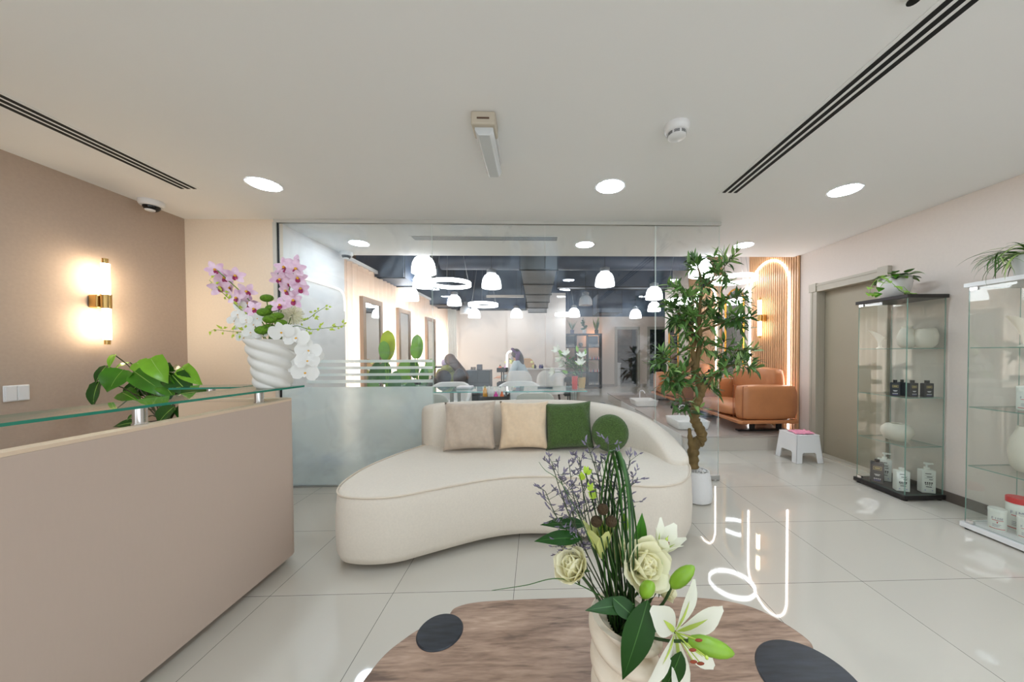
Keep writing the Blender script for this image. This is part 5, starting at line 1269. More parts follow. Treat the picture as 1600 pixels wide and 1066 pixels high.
small_bottle(tx + 0.05, 6.2, tz, 0.022, 0.1, mat('pale_pink_plastic', (0.92, 0.72, 0.85), 0.4), 'pale pink bottle on top of the black trolley', 'bottles on the black trolley')
trolley(883, 897, 6.3, 590, 'black tiered trolley partly behind the lilies')
x0, x1 = at(786, 580, 7.4).x, at(884, 580, 7.4).x
t = thing('counter', ((x0 + x1) / 2, 7.6, 0), 'white manicure counter in front of the white back wall', 'table')
MB().box(x0 + 0.03, x1 - 0.03, 7.45, 7.85, 0, 0.80).build('body', mat('counter_body', (0.82, 0.79, 0.77), 0.5), t, smooth=False)
MB().box(x0, x1, 7.4, 7.9, 0.8005, 0.83).build('top', white, t, smooth=False, bevel=0.004)
for px, m_, lab in ((836, mat('dark_blue_glass', (0.12, 0.12, 0.25), 0.2), 'small dark bottle on the white counter, nearest the person'), (844, mat('violet_glass', (0.25, 0.2, 0.5), 0.2), 'violet bottle on the white counter'), (847, mat('navy_glass', (0.15, 0.16, 0.4), 0.2), 'navy bottle on the white counter, right of the violet one'), (833, mat('lemon_plastic', (0.85, 0.85, 0.5), 0.4), 'pale yellow jar on the white counter')):
    xx = at(px, 572, 7.55).x; small_bottle(xx, 7.55, 0.8305, 0.03, 0.07, m_, lab, 'small bottles on the white counter')
def arch_lamp(px0, px1, ptop, y, zb, label):
    a = at(px0, ptop, y); b_ = at(px1, ptop, y)
    t = thing('arch_lamp', (a.x, y, zb), label, 'lamp', 'white arch lamps')
    P = smooth_open([(a.x, y, zb + 0.02), (a.x, y, a.z - 0.12), (a.x + 0.01, y, a.z - 0.05), (a.x + 0.06, y, a.z), (a.x + 0.14, y, a.z), (b_.x, y, a.z)], 5)
    MB().tube(P, 0.019, 10).build('arm', emis('lamp_tube', (1, 1, 1), 1.5), t)
    MB().cyl((a.x, y, zb + 0.0005), (a.x, y, zb + 0.02), 0.07, seg=20).build('base', white, t)
arch_lamp(792, 813, 549.5, 7.45, 0.8305, 'white arch shaped manicure lamp in front of the person with headscarf')
# small side table by the window with a second arch lamp and clutter
t = thing('side_counter', (-1.8, 5.15, 0), 'white side counter by the curtain, seen through the frosted stripes', 'table')
MB().box(-1.98, -1.62, 4.85, 5.45, 0.70, 0.73).build('top', tg, t, smooth=False)
MB().box(-1.96, -1.64, 4.87, 4.93, 0, 0.6995).box(-1.96, -1.64, 5.37, 5.43, 0, 0.6995).build('panel_legs', white, t, smooth=False)
arch_lamp(577, 589, 556, 4.95, 0.7305, 'white arch shaped lamp by the nearest standing mirror')
o = MB().box(-1.9, -1.74, 4.9, 5.02, 0.7305, 0.80).build('box', dk, loc=(-1.8, 4.95, 0.73), bevel=0.005); tag(o, 'small dark box on the side counter by the curtain', 'box')
# white orchid-like plush next to the person: pale lilac cup
x = at(689, 563, 6.3).x
t = thing('desk', (x, 6.3, 0), 'dark table with a lilac vase at the left of the person with brown hair', 'table')
MB().box(x - 0.28, x + 0.22, 6.1, 6.6, at(689, 572, 6.3).z - 0.03, at(689, 572, 6.3).z).build('top', dk, t, smooth=False)
for sx_ in (-0.25, 0.19):
    for y in (6.12, 6.56): MB().cyl((x + sx_, y, 0), (x + sx_, y, at(689, 572, 6.3).z - 0.0305), 0.015, seg=8).build('leg', blk, t)
o = MB().lathe([(0.03, 0), (0.05, 0.03), (0.055, 0.07), (0.035, 0.12), (0.02, 0.125), (0, 0.126)], (x + 0.06, 6.3, at(689, 572, 6.3).z + 0.0005), 20).build('vase', mat('lilac_ceramic', (0.80, 0.72, 0.88), 0.3), loc=(x + 0.06, 6.3, at(689, 572, 6.3).z)); tag(o, 'pale lilac vase on the dark table by the grey drape', 'vase')

# ---- tall dark shelf with nail polish
sh = mat('dark_brown_shelf', (0.15, 0.14, 0.16), 0.5)
SX0, SX1, SYF, SYB, ST = 0.85, 2.14, 10.72, 11.08, 1.80
t = thing('shelf_unit', ((SX0 + SX1) / 2, 10.9, 0), 'tall dark open shelf unit in the alcove right of white wall', 'shelf')
fr = MB().box(SX0, SX0 + 0.05, SYF, SYB, 0.03, ST).box(SX1 - 0.05, SX1, SYF, SYB, 0.03, ST).box(SX0 + 0.05, SX1 - 0.05, SYF, SYB, ST - 0.05, ST).box(SX0 + 0.05, SX1 - 0.05, SYF, SYB, 0.06, 0.11)
for x in (SX0 + 0.02, SX1 - 0.06): fr.box(x, x + 0.04, SYF, SYB, 0, 0.03)
fr.build('frame', sh, t, smooth=False)
cols = [SX0 + 0.05, SX0 + 0.45, SX0 + 0.83, SX1 - 0.05]; rows = [0.11, 0.53, 0.945, 1.35, ST - 0.05]
dv = MB()
for x in cols[1:3]: dv.box(x - 0.015, x + 0.015, SYF + 0.01, SYB, 0.11, ST - 0.05)
dv.build('divider', sh, t, smooth=False)
for z in rows[1:4]:
    for k in range(3): MB().box(cols[k] + (0.0155 if k else 0), cols[k + 1] - (0.0155 if k < 2 else 0), SYF + 0.01, SYB, z - 0.012, z + 0.012).build('shelf_board', sh, t, smooth=False)
for k, r_ in ((0, 3), (2, 3), (2, 0)): MB().box(cols[k] + 0.016, cols[k + 1] - 0.016, SYB - 0.012, SYB - 0.0005, rows[r_] + 0.0125, rows[r_ + 1] - 0.0125).build('back_panel', mat('blue_grey_panel', (0.26, 0.31, 0.38), 0.4), t, smooth=False)
rr = random.Random(12); pal = [white, white, mat('polish_grey', (0.72, 0.73, 0.78), 0.3), mat('polish_red', (0.75, 0.1, 0.15), 0.3), mat('polish_pink', (0.9, 0.6, 0.65), 0.3), mat('polish_blue', (0.3, 0.35, 0.6), 0.3)]
where = {(2, 3): 'right column, top compartment', (2, 2): 'right column, second compartment', (2, 1): 'right column, third compartment', (2, 0): 'right column, bottom compartment', (0, 3): 'left column, top compartment', (0, 2): 'left column, second compartment'}
for (k, r_), wh_ in where.items():
    n = 8
    for i in range(n):
        x = lerp(cols[k] + 0.05, cols[k + 1] - 0.05, i / (n - 1)); z = rows[r_] + 0.0125
        m = MB().lathe([(0.015, 0), (0.016, 0.003), (0.016, 0.045), (0.007, 0.055), (0.008, 0.058), (0.006, 0.10), (0, 0.101)], (x, SYF + 0.06, z), 10)
        o = m.build('nail_polish', rr.choice(pal[:3] if r_ in (0, 3) else pal), loc=(x, SYF + 0.06, z)); tag(o, 'nail polish bottle in the dark shelf, ' + wh_, 'nail polish', 'nail polish in the dark shelf, ' + wh_)
xc_ = (cols[1] + cols[2]) / 2
o = MB().ball((xc_ - 0.03, SYF + 0.15, rows[3] + 0.0125 + 0.075), (0.075, 0.075, 0.075), 18, 12).build('ornament', mat('black_white_ornament', (0.1, 0.1, 0.1), 0.4, noise=(14, 0.9, (0.9, 0.9, 0.88))), loc=(xc_ - 0.03, SYF + 0.15, rows[3])); tag(o, 'round black and white ornament in the middle shelf column', 'ornament')
o = MB().box(xc_ - 0.02, xc_ + 0.05, SYF + 0.1, SYF + 0.17, rows[2] + 0.0125, rows[2] + 0.085).build('box', white, loc=(xc_, SYF + 0.13, rows[2]), smooth=False); tag(o, 'small white box in the middle shelf column', 'box')
def shelf_plant(x, kind, label, potm):
    z = ST + 0.0005; y = 10.88
    t = thing('shelf_plant', (x, y, z), label, 'potted plant', 'plants on top of the dark shelf')
    MB().lathe([(0.05, 0), (0.062, 0.005), (0.068, 0.13), (0.06, 0.13), (0.058, 0.115), (0, 0.113)], (x, y, z), 20).build('pot', potm, t)
    m = MB(); rr = random.Random(kind + 40)
    if kind == 0:
        for i in range(22): a = rr.uniform(0, 6.28); m.leaf((x, y, z + 0.11), (math.cos(a) * 0.5, math.sin(a) * 0.5, 1), (0, -1, 0), rr.uniform(0.25, 0.42), 0.016, bend=rr.uniform(-.4, .6), shape='blade', mi=0)
    elif kind == 1:
        for i in range(12):
            a = rr.uniform(0, 6.28); zz = z + 0.14 + 0.03 * i
            m.tube([(x, y, z + 0.1), (x + 0.02 * math.cos(a), y, zz)], 0.004, 5, mi=1)
            m.leaf((x + 0.02 * math.cos(a), y, zz), (math.cos(a), math.sin(a) - 0.5, 0.3), (0, -1, 0.5), 0.12, 0.10, bend=0.3, shape='heart', mi=1)
    else:
        for i in range(12): a = rr.uniform(0, 6.28); m.leaf((x + 0.02 * math.cos(a), y + 0.02 * math.sin(a), z + 0.11), (math.cos(a) * 0.35, math.sin(a) * 0.35, 1), (0, -1, 0), rr.uniform(0.3, 0.5), 0.04, bend=rr.uniform(-.2, .3), shape='blade', mi=rr.choice([2, 1]))
    m.build('foliage', [mat('grey_green_leaf', (0.42, 0.52, 0.45), 0.4), mat('deep_green_leaf', (0.12, 0.33, 0.20), 0.35), mat('snake_leaf', (0.45, 0.50, 0.20), 0.4)], t, recalc=False)
shelf_plant(at(894, 515, 10.88).x, 0, 'wispy plant in a grey pot on the dark shelf, left', mat('mauve_pot', (0.45, 0.45, 0.55), 0.4))
shelf_plant(at(913, 515, 10.88).x, 1, 'round leaved plant in a white pot on the dark shelf, middle', white)
shelf_plant(at(932, 515, 10.88).x, 2, 'snake plant in a black pot on the dark shelf, right', cap_b)
pl_ = bpy.data.lights.new('marble_room_fill', 'POINT'); pl_.energy = 9; pl_.shadow_soft_size = 0.1; pl_.color = (1, 0.88, 0.78); plo = bpy.data.objects.new('marble_room_fill', pl_); col.objects.link(plo); plo.location = (3.3, 11.85, 2.3)  # added point light to brighten the unlit room, no fixture modelled
o = MB().box(-2.22, -2.0, 3.25, 3.5, 0.0005, 0.15).build('storage_box', mat('blue_box', (0.16, 0.42, 0.62), 0.5), loc=(-2.1, 3.4, 0), bevel=0.01); tag(o, 'blurred blue box on the floor behind the frosted film', 'box')
t = thing('picture_light', (1.93, 11.25, 1.68), 'small warm lamp hidden behind the top of the dark shelf', 'wall lamp')
MB().box(1.90, 1.96, 11.28, 11.3995, 1.66, 1.70).build('bracket', brass, t, smooth=False)
MB().ball((1.93, 11.24, 1.68), 0.04, 14, 9).build('globe', emis('warm_globe', (1.0, 0.66, 0.36), 60), t)
p = at(885, 452, 10.4)
for (x, y, lab) in ((p.x, 10.4, 'flat round lamp hanging in the alcove above the tall dark shelf'), (3.1, 10.2, 'flat round lamp added to light the far doorways, behind the dome pendants')):  # the second lamp is added to brighten the dim far end
    t = thing('disc_pendant', (x, y, p.z), lab, 'pendant lamp', 'flat round lamps in the far alcove')
    MB().lathe([(0.001, -0.02), (0.13, -0.02), (0.13, 0.0)], (x, y, p.z), 28).build('diffuser', emis('alcove_led', (0.97, 0.98, 1.0), 36), t)
    MB().lathe([(0.14, 0.0005), (0.14, 0.02), (0.02, 0.03)], (x, y, p.z), 28).cyl((x, y, p.z + 0.03), (x, y, HS), 0.008, seg=8).build('housing', duct_m, t)

# ---- people
skin_m = mat('skin', (0.86, 0.66, 0.55), 0.5)
def skinned(name, verts, edges, radii, m_, parent, root=0, sub=2):
    me = bpy.data.meshes.new(name); off = Vector((0, 0, 0)); q = parent
    while q is not None: off += q.location; q = q.parent
    me.from_pydata([tuple(Vector(v) - off) for v in verts], edges, [])
    o = bpy.data.objects.new(name, me); col.objects.link(o); o.parent = parent
    md = o.modifiers.new('skin', 'SKIN'); sv = me.skin_vertices[0].data
    for i, r_ in enumerate(radii): sv[i].radius = (r_, r_) if not hasattr(r_, '__len__') else r_
    sv[root].use_root = True
    o.modifiers.new('sub', 'SUBSURF').levels = sub; o.modifiers['sub'].render_levels = sub
    bpy.context.view_layer.update()
    dg = bpy.context.evaluated_depsgraph_get(); m2 = bpy.data.meshes.new_from_object(o.evaluated_get(dg)); 
    o.modifiers.clear(); o.data = m2; m2.name = name
    m2.materials.clear(); m2.materials.append(m_); m2.polygons.foreach_set('use_smooth', [True] * len(m2.polygons))
    return o
def seated_person(x, y, rz, sitz, head, label, top_m, leg_m, hair_pts, hair_m, lean=0.15, mask=False, band=None, hood=False):
    """seated figure looking along local +x before rotation rz"""
    t = thing('person', (x, y, 0), label, 'person')
    ca, sa = math.cos(rz), math.sin(rz)
    def W(p): return Vector((x + p[0] * ca - p[1] * sa, y + p[0] * sa + p[1] * ca, p[2]))
    sz_ = sitz; hz = head
    V, E, Rr = [], [], []
    def v(p, r_): V.append(W(p)); Rr.append(r_); return len(V) - 1
    def e(a, b): E.append((a, b))
    sh_z = hz - 0.30; lx = lean
    pel = v((0, 0, sz_ + 0.08), (0.13, 0.15)); wai = v((lx * 0.35, 0, lerp(sz_, sh_z, 0.5)), (0.11, 0.13)); che = v((lx * 0.8, 0, sh_z - 0.06), (0.12, 0.15)); nk = v((lx, 0, sh_z + 0.04), 0.052); nk2 = v((lx + 0.02, 0, sh_z + 0.10), 0.05)
    hd = v((lx + 0.045, 0, sh_z + 0.17), (0.075, 0.082)); ht = v((lx + 0.04, 0, hz - 0.05), (0.072, 0.08))
    for a, b in ((pel, wai), (wai, che), (che, nk), (nk, nk2), (nk2, hd), (hd, ht)): e(a, b)
    nose = v((lx + 0.125, 0, sh_z + 0.155), 0.014); e(hd, nose)
    for s in (1, -1):
        shd = v((lx * 0.85, s * 0.17, sh_z), 0.062); elb = v((lx + 0.10, s * 0.23, sh_z - 0.27), 0.043); wr = v((lx + 0.33, s * 0.13, sh_z - 0.28), 0.028); pa = v((lx + 0.39, s * 0.11, sh_z - 0.285), 0.03)
        e(che, shd); e(shd, elb); e(elb, wr); e(wr, pa)
        for k in range(4):
            f1 = v((lx + 0.435 + 0.004 * (k % 3), s * (0.135 - 0.018 * k), sh_z - 0.29), 0.0085); f2 = v((lx + 0.47 + 0.004 * (1.5 - abs(k - 1.5)), s * (0.137 - 0.019 * k), sh_z - 0.31), 0.0075); e(pa, f1); e(f1, f2)
        th = v((lx + 0.40, s * 0.07, sh_z - 0.27), 0.009); e(pa, th)
        hip = v((0.06, s * 0.10, sz_ + 0.07), 0.085); kn = v((0.43, s * 0.12, sz_ + 0.05), 0.062); an = v((0.42, s * 0.11, 0.09), 0.04); to = v((0.56, s * 0.12, 0.035), 0.033)
        e(pel, hip); e(hip, kn); e(kn, an); e(an, to)
    skinned('body', V, E, Rr, skin_m, t, 0)
    # clothes follow the body
    V, E, Rr = [], [], []
    p1 = v((0, 0, sz_ + 0.07), (0.15, 0.17)); p2 = v((lx * 0.35, 0, lerp(sz_, sh_z, 0.5)), (0.13, 0.15)); p3 = v((lx * 0.8, 0, sh_z - 0.05), (0.137, 0.165)); p4 = v((lx, 0, sh_z + 0.055), 0.068)
    e(p1, p2); e(p2, p3); e(p3, p4)
    for s in (1, -1):
        a = v((lx * 0.85, s * 0.17, sh_z), 0.078); b_ = v((lx + 0.10, s * 0.23, sh_z - 0.27), 0.06); c_ = v((lx + 0.31, s * 0.135, sh_z - 0.28), 0.043); e(p3, a); e(a, b_); e(b_, c_)
    skinned('jacket', V, E, Rr, top_m, t, 0)
    V, E, Rr = [], [], []
    p1 = v((0, 0, sz_ + 0.06), (0.145, 0.165))
    for s in (1, -1):
        a = v((0.06, s * 0.10, sz_ + 0.07), 0.097); b_ = v((0.43, s * 0.12, sz_ + 0.05), 0.074); c_ = v((0.42, s * 0.11, 0.11), 0.055); e(p1, a); e(a, b_); e(b_, c_)
    skinned('trousers', V, E, Rr, leg_m, t, 0)
    for s in (1, -1): MB().ball(W((0.49, s * 0.115, 0.04)), (0.12, 0.05, 0.045), 14, 8, rot=Matrix.Rotation(rz, 3, 'Z')).build('shoe', cap_b, t)
    hm = MB()
    hc = W((lx + 0.02, 0, sh_z + 0.21)); hm.ball(hc, (0.10, 0.098, 0.105), 20, 12, rot=Matrix.Rotation(rz, 3, 'Z'))
    pts = [W((lx + a, b, sh_z + c)) for a, b, c, r_ in hair_pts]; hm.tube(smooth_open(pts, 4), [lerp(hair_pts[min(i // 4, len(hair_pts) - 1)][3], hair_pts[min(i // 4 + 1, len(hair_pts) - 1)][3], (i % 4) / 4) for i in range((len(pts) - 1) * 4 + 1)], 14, flat=0.75)
    hm.build('hair', hair_m, t)
    for s in (1, -1): MB().ball(W((lx + 0.118, s * 0.03, sh_z + 0.19)), (0.010, 0.012, 0.007), 8, 6).build('eye', cap_b, t)
    if mask: MB().ball(W((lx + 0.108, 0, sh_z + 0.125)), (0.045, 0.062, 0.052), 14, 9, rot=Matrix.Rotation(rz, 3, 'Z')).build('face_mask', white, t)
    else: MB().ball(W((lx + 0.118, 0, sh_z + 0.118)), (0.01, 0.024, 0.006), 8, 6, rot=Matrix.Rotation(rz, 3, 'Z')).build('mouth', mat('lips', (0.75, 0.4, 0.38), 0.4), t)
    if hood: MB().ball(W((lx - 0.04, 0.045, sh_z + 0.055)), (0.10, 0.115, 0.075), 18, 10, rot=Matrix.Rotation(rz, 3, 'Z')).build('hood', top_m, t)
    if band:
        P = [W((lx + 0.02 + 0.108 * math.cos(a) * 0.8, 0.108 * math.sin(a), sh_z + 0.25 + 0.06 * math.cos(a))) for a in [2 * PI * k / 24 for k in range(24)]]
        MB().tube(P, 0.022, 8, closed=True).build('headscarf', band, t)
        MB().tube(smooth_open([W((lx - 0.05, 0.06, sh_z + 0.25)), W((lx - 0.04, 0.11, sh_z + 0.15)), W((lx - 0.03, 0.10, sh_z + 0.04))], 4), [0.03, 0.045, 0.05, 0.05, 0.05, 0.045, 0.04, 0.03, 0.02], 10, flat=0.5).build('scarf_end', band, t)
    return t
hair_b = mat('long_brown_hair', (0.25, 0.175, 0.135), 0.45, noise=(6, 0.3, (0.40, 0.28, 0.21)), stretch=(3, 3, 0.5))
hair_d = mat('dark_brown_hair', (0.17, 0.11, 0.11), 0.4)
olive_t = mat('olive_sweater', (0.52, 0.53, 0.30), 0.85); blue_j = mat('pale_blue_tunic', (0.74, 0.81, 0.84), 0.8, bump=(60, 0.1)); navy_t = mat('dark_navy_trousers', (0.08, 0.11, 0.17), 0.8)
p = at(702, 575, 5.6)
seated_person(p.x + 0.03, 5.6, PI * 0.62, 0.46, 1.165, 'person with long brown hair in an olive sweater, seen from behind', olive_t, navy_t,
    [(0.01, 0, 0.25, 0.085), (-0.05, -0.03, 0.18, 0.095), (-0.08, -0.10, 0.09, 0.09), (-0.11, -0.17, 0.01, 0.08), (-0.14, -0.235, -0.06, 0.062), (-0.16, -0.28, -0.11, 0.028)], hair_b, 0.10, hood=True)
p = at(815, 575, 6.9)
seated_person(p.x + 0.10, 6.9, PI * 0.93, 0.47, 1.262, 'masked person in a pale blue tunic and purple headscarf at the counter', blue_j, navy_t,
    [(0.0, 0, 0.25, 0.08), (-0.06, 0, 0.15, 0.09), (-0.09, 0.02, 0.04, 0.085), (-0.09, 0.03, -0.07, 0.06), (-0.08, 0.03, -0.14, 0.025)], hair_d, 0.20, True, mat('purple_scarf', (0.36, 0.20, 0.42), 0.6))
# brown lobed chair of the first person
brl = mat('dark_brown_leather', (0.20, 0.165, 0.17), 0.35)
p = at(702, 590, 5.3)
t = thing('leather_chair', (p.x, 5.5, 0), 'dark brown leather chair with a lobed back under the brown haired person', 'chair')
for c_, r_ in (((-0.10, 5.33, 0.80), (0.125, 0.07, 0.12)), ((0.155, 5.33, 0.79), (0.10, 0.07, 0.15)), ((-0.20, 5.35, 0.66), (0.19, 0.08, 0.15))):
    MB().ball((p.x + c_[0], c_[1], c_[2]), r_, 24, 14).build('back_pad', brl, t)
MB().box(p.x - 0.26, p.x + 0.26, 5.38, 5.85, 0.37, 0.455).build('seat', brl, t, bevel=0.04)
MB().box(p.x - 0.2, p.x + 0.2, 5.34, 5.38, 0.40, 0.66).build('back_support', MATS['black_metal'], t, smooth=False)
MB().cyl((p.x, 5.62, 0.04), (p.x, 5.62, 0.3695), 0.03).build('column', chrome, t); MB().cyl((p.x, 5.62, 0), (p.x, 5.62, 0.04), 0.24, 0.22, seg=32).build('base', chrome, t)
# white stool of the second person, tan chair back beyond
p = at(815, 597, 6.9)
t = thing('round_stool', (p.x + 0.10, 6.9, 0), 'white round stool under the person in the pale blue tunic', 'stool')
MB().lathe([(0.0, 0.37), (0.18, 0.37), (0.20, 0.39), (0.20, 0.43), (0.18, 0.45), (0, 0.455)], (p.x + 0.1, 6.9, 0), 28).build('seat', white_l, t)
MB().cyl((p.x + 0.1, 6.9, 0.03), (p.x + 0.1, 6.9, 0.3695), 0.025).build('column', chrome, t); MB().cyl((p.x + 0.1, 6.9, 0), (p.x + 0.1, 6.9, 0.03), 0.2, seg=28).build('base', chrome, t)
tub_chair('tan_chair', at(820, 570, 8.3).x, 8.35, PI, 'tan rounded chair back beyond the person in the pale blue tunic', 0.55, 1.05, m_=mat('tan_fabric', (0.80, 0.66, 0.50), 0.7))
# bouquet on the counter
x = at(800, 568, 7.6).x
t = thing('flower_bunch', (x, 7.62, 0.8305), 'small yellow and white flower bunch beside the white arch lamp', 'flowers')
MB().lathe([(0.03, 0), (0.035, 0.1), (0.03, 0.1), (0, 0.02)], (x, 7.62, 0.8305), 16).build('vase', white, t)
rr = random.Random(9); m = MB(); f_ = MB()
for i in range(26):
    d = Vector((rr.gauss(0, 1), rr.gauss(0, 0.7), rr.uniform(0.2, 1.2))); e_ = Vector((x, 7.62, 0.93)) + d * 0.10
    m.leaf(e_, d, (0, 0, 1), 0.08, 0.035, bend=0.4)
    if i % 2: f_.ball(e_ + d * 0.03, (0.035, 0.035, 0.03), 8, 6)
m.build('leaves', lil_g[0], t, recalc=False); f_.build('flowers', mat('pale_yellow_petals', (0.90, 0.90, 0.60), 0.5), t)

# ================================================================== COFFEE TABLE
def walnut():
    m = bpy.data.materials.new('walnut_veneer'); m.use_nodes = True; nt = m.node_tree; b = nt.nodes['Principled BSDF']
    tc = nt.nodes.new('ShaderNodeTexCoord'); mp = nt.nodes.new('ShaderNodeMapping'); mp.inputs['Scale'].default_value = (1.3, 9.0, 1)
    nt.links.new(tc.outputs['Object'], mp.inputs[0])
    n1 = nt.nodes.new('ShaderNodeTexNoise'); n1.inputs['Scale'].default_value = 2.2; n1.inputs['Detail'].default_value = 5; n1.inputs['Distortion'].default_value = 1.6
    n2 = nt.nodes.new('ShaderNodeTexNoise'); n2.inputs['Scale'].default_value = 14; n2.inputs['Detail'].default_value = 4; n2.inputs['Distortion'].default_value = 0.5
    nt.links.new(mp.outputs[0], n1.inputs['Vector']); nt.links.new(mp.outputs[0], n2.inputs['Vector'])
    mx0 = nt.nodes.new('ShaderNodeMix'); mx0.inputs[0].default_value = 0.4
    nt.links.new(n1.outputs[0], mx0.inputs[2]); nt.links.new(n2.outputs[0], mx0.inputs[3])
    cr = nt.nodes.new('ShaderNodeValToRGB'); e = cr.color_ramp.elements
    e[0].position = 0.32; e[0].color = (*lin((0.39, 0.305, 0.25)), 1); e[1].position = 0.68; e[1].color = (*lin((0.715, 0.61, 0.525)), 1)
    k = e.new(0.45); k.color = (*lin((0.555, 0.45, 0.375)), 1); k = e.new(0.56); k.color = (*lin((0.64, 0.53, 0.45)), 1)
    nt.links.new(mx0.outputs[0], cr.inputs[0]); nt.links.new(cr.outputs[0], b.inputs['Base Color']); b.inputs['Roughness'].default_value = 0.42
    return m
t = thing('coffee_table', (0.17, 0.65, 0), 'low walnut coffee table with black round leg tops in the foreground', 'coffee table')
WO = [(-0.44, 0.70), (-0.425, 0.80), (-0.405, 0.87), (-0.372, 0.918), (-0.345, 0.947), (-0.318, 0.966), (-0.28, 0.965), (-0.262, 0.985), (-0.268, 1.005), (-0.255, 1.028), (-0.20, 1.046), (-0.08, 1.053), (0.15, 1.055), (0.40, 1.050), (0.56, 1.035),
      (0.66, 1.0), (0.715, 0.945), (0.745, 0.88), (0.735, 0.845), (0.70, 0.80), (0.66, 0.72), (0.62, 0.56), (0.52, 0.42), (0.36, 0.33), (0.15, 0.30), (-0.1, 0.33), (-0.3, 0.43), (-0.41, 0.57)]
P = smooth_closed([(a, b, 0) for a, b in WO], 5)
MB().prism([(p.x, p.y) for p in P], 0.368, 0.400).build('table_top', walnut(), t, bevel=0.004, sharp=50)
ebony = mat('black_stained_oak', (0.085, 0.095, 0.115), 0.35, noise=(5, 0.55, (0.15, 0.17, 0.205)), stretch=(2.5, 16, 1))
for x, y, r_ in ((-0.278, 0.935, 0.064), (0.655, 0.765, 0.112), (0.10, 0.40, 0.09)):
    MB().lathe([(r_ * 0.9, 0), (r_ * 0.9, 0.36), (r_, 0.366), (r_, 0.401), (r_ - 0.003, 0.404), (0, 0.404)], (x, y, 0), 64).build('leg', ebony, t)

# ================================================================== TWISTED VASES
def twisted_vase(c, prof, lobes, twist, amp, m_, label, tilt=0.0, tdir=0.0, pw=0.8):
    x, y, z0 = c; hmax = prof[-1][1]
    prof = [(p.x, p.y) for p in smooth_open([(a, b, 0) for a, b in prof], 16)]
    n = len(prof); full = prof + [(prof[n - 1 - i][0] - 0.012, prof[n - 1 - i][1] + (0.0 if i else -0.002)) for i in range(0, int(n * 0.75))]
    m = MB().lathe(full, (0, 0, 0), 112, mod=lambda a, z: 1 + amp * (abs(math.cos(lobes / 2 * (a + twist * z))) ** pw - 0.6))
    for v in m.v:
        k = max(0, v.z / hmax) ** 3; a = math.atan2(v.y, v.x); v.z += tilt * k * math.cos(a - tdir)
    m.xf(Matrix.Translation((x, y, z0)))
    o = m.build('vase', m_, loc=(x, y, z0), sharp=80); return tag(o, label, 'vase')
vw = mat('white_stone_vase', (0.86, 0.85, 0.83), 0.55)
VX, VY, VZ = -1.452, 1.865, GZ + 0.0105
twisted_vase((VX, VY, VZ), [(0.075, 0), (0.083, 0.02), (0.092, 0.10), (0.108, 0.20), (0.120, 0.262)], 4, 27, 0.15, vw, 'white spiral twisted vase of orchids standing on the glass counter')
vc = mat('cream_stone_vase', (0.865, 0.815, 0.735), 0.55, bump=(25, 0.12), stretch=(1, 1, 6))
FX, FY, FZ = 0.192, 0.715, 0.4005
twisted_vase((FX, FY, FZ), [(0.052, 0), (0.060, 0.03), (0.063, 0.10), (0.064, 0.16), (0.069, 0.20), (0.070, 0.215)], 2, 54, 0.50, vc, 'cream twisted vase of roses and lilies standing on the walnut table', 0.020, PI, 0.75)

# ================================================================== FLOWER BUILDERS
def basis(n, up=(0, 0, 1)):
    n = Vector(n).normalized(); u = Vector(up); u = (u - n * u.dot(n)); u = u.normalized() if u.length > 1e-4 else n.orthogonal().normalized(); return n, u, u.cross(n)
def orchid(mb, c, n, L, kind, rr, roll=0.0):
    """mats: 0 petal, 1 lip, 2 heart"""
    n, u, s = basis(n); c = Vector(c)
    def dirn(deg): a = math.radians(deg) + roll; return u * math.sin(a) + s * math.cos(a)
    if kind == 'cymbidium':
        for a in (90, 20, 160, -42, -138): mb.leaf(c, dirn(a) + n * rr.uniform(0.05, 0.35), n, L * rr.uniform(0.9, 1.05), L * 0.60, bend=rr.uniform(-0.5, 0.25), fold=0.18, shape='petal', n=6, mi=0)
        mb.leaf(c + n * L * 0.05, dirn(-90) + n * 0.7, n, L * 0.52, L * 0.42, bend=0.9, fold=0.4, shape='round', n=6, mi=1)
        mb.ball(c + n * L * 0.20, L * 0.13, 8, 5, mi=2)
    else:
        for a in (90, 215, 325): mb.leaf(c, dirn(a) + n * 0.08, n, L * 0.95, L * 0.62, bend=rr.uniform(-.1, .3), fold=0.08, shape='petal', n=6, mi=0)
        for a in (8, 172): mb.leaf(c + n * L * 0.03, dirn(a) + n * 0.10, n, L * 1.02, L * 1.15, bend=rr.uniform(0, .35), fold=0.05, shape='round', n=8, mi=0)
        mb.leaf(c + n * L * 0.06, dirn(-90) + n * 0.9, n, L * 0.42, L * 0.30, bend=0.8, fold=0.4, shape='petal', n=5, mi=0)
        mb.ball(c + n * L * 0.10 - u * L * 0.05, (L * 0.09,) * 3, 8, 5, mi=1)
def stem_thing(name, base, label, cat, group): return thing(name, base, label, cat, group)
pink = [mat('pink_orchid_petal', (0.87, 0.70, 0.82), 0.5, noise=(30, 0.08, (0.95, 0.86, 0.92))), mat('magenta_orchid_lip', (0.62, 0.17, 0.37), 0.5), mat('yellow_orchid_heart', (0.88, 0.66, 0.20), 0.5)]
whp = [translucent('white_orchid_petal', (0.95, 0.95, 0.94), 0.3), mat('yellow_orchid_heart', (0.88, 0.66, 0.20), 0.5)]
limeg = mat('lime_bud', (0.72, 0.80, 0.28), 0.5); stemg = mat('green_stem', (0.40, 0.52, 0.20), 0.5)
MOUTH = Vector((VX, VY, VZ + 0.235))
rr = random.Random(77)
def O(px, py, d=0): return at(px, py, VY + d)
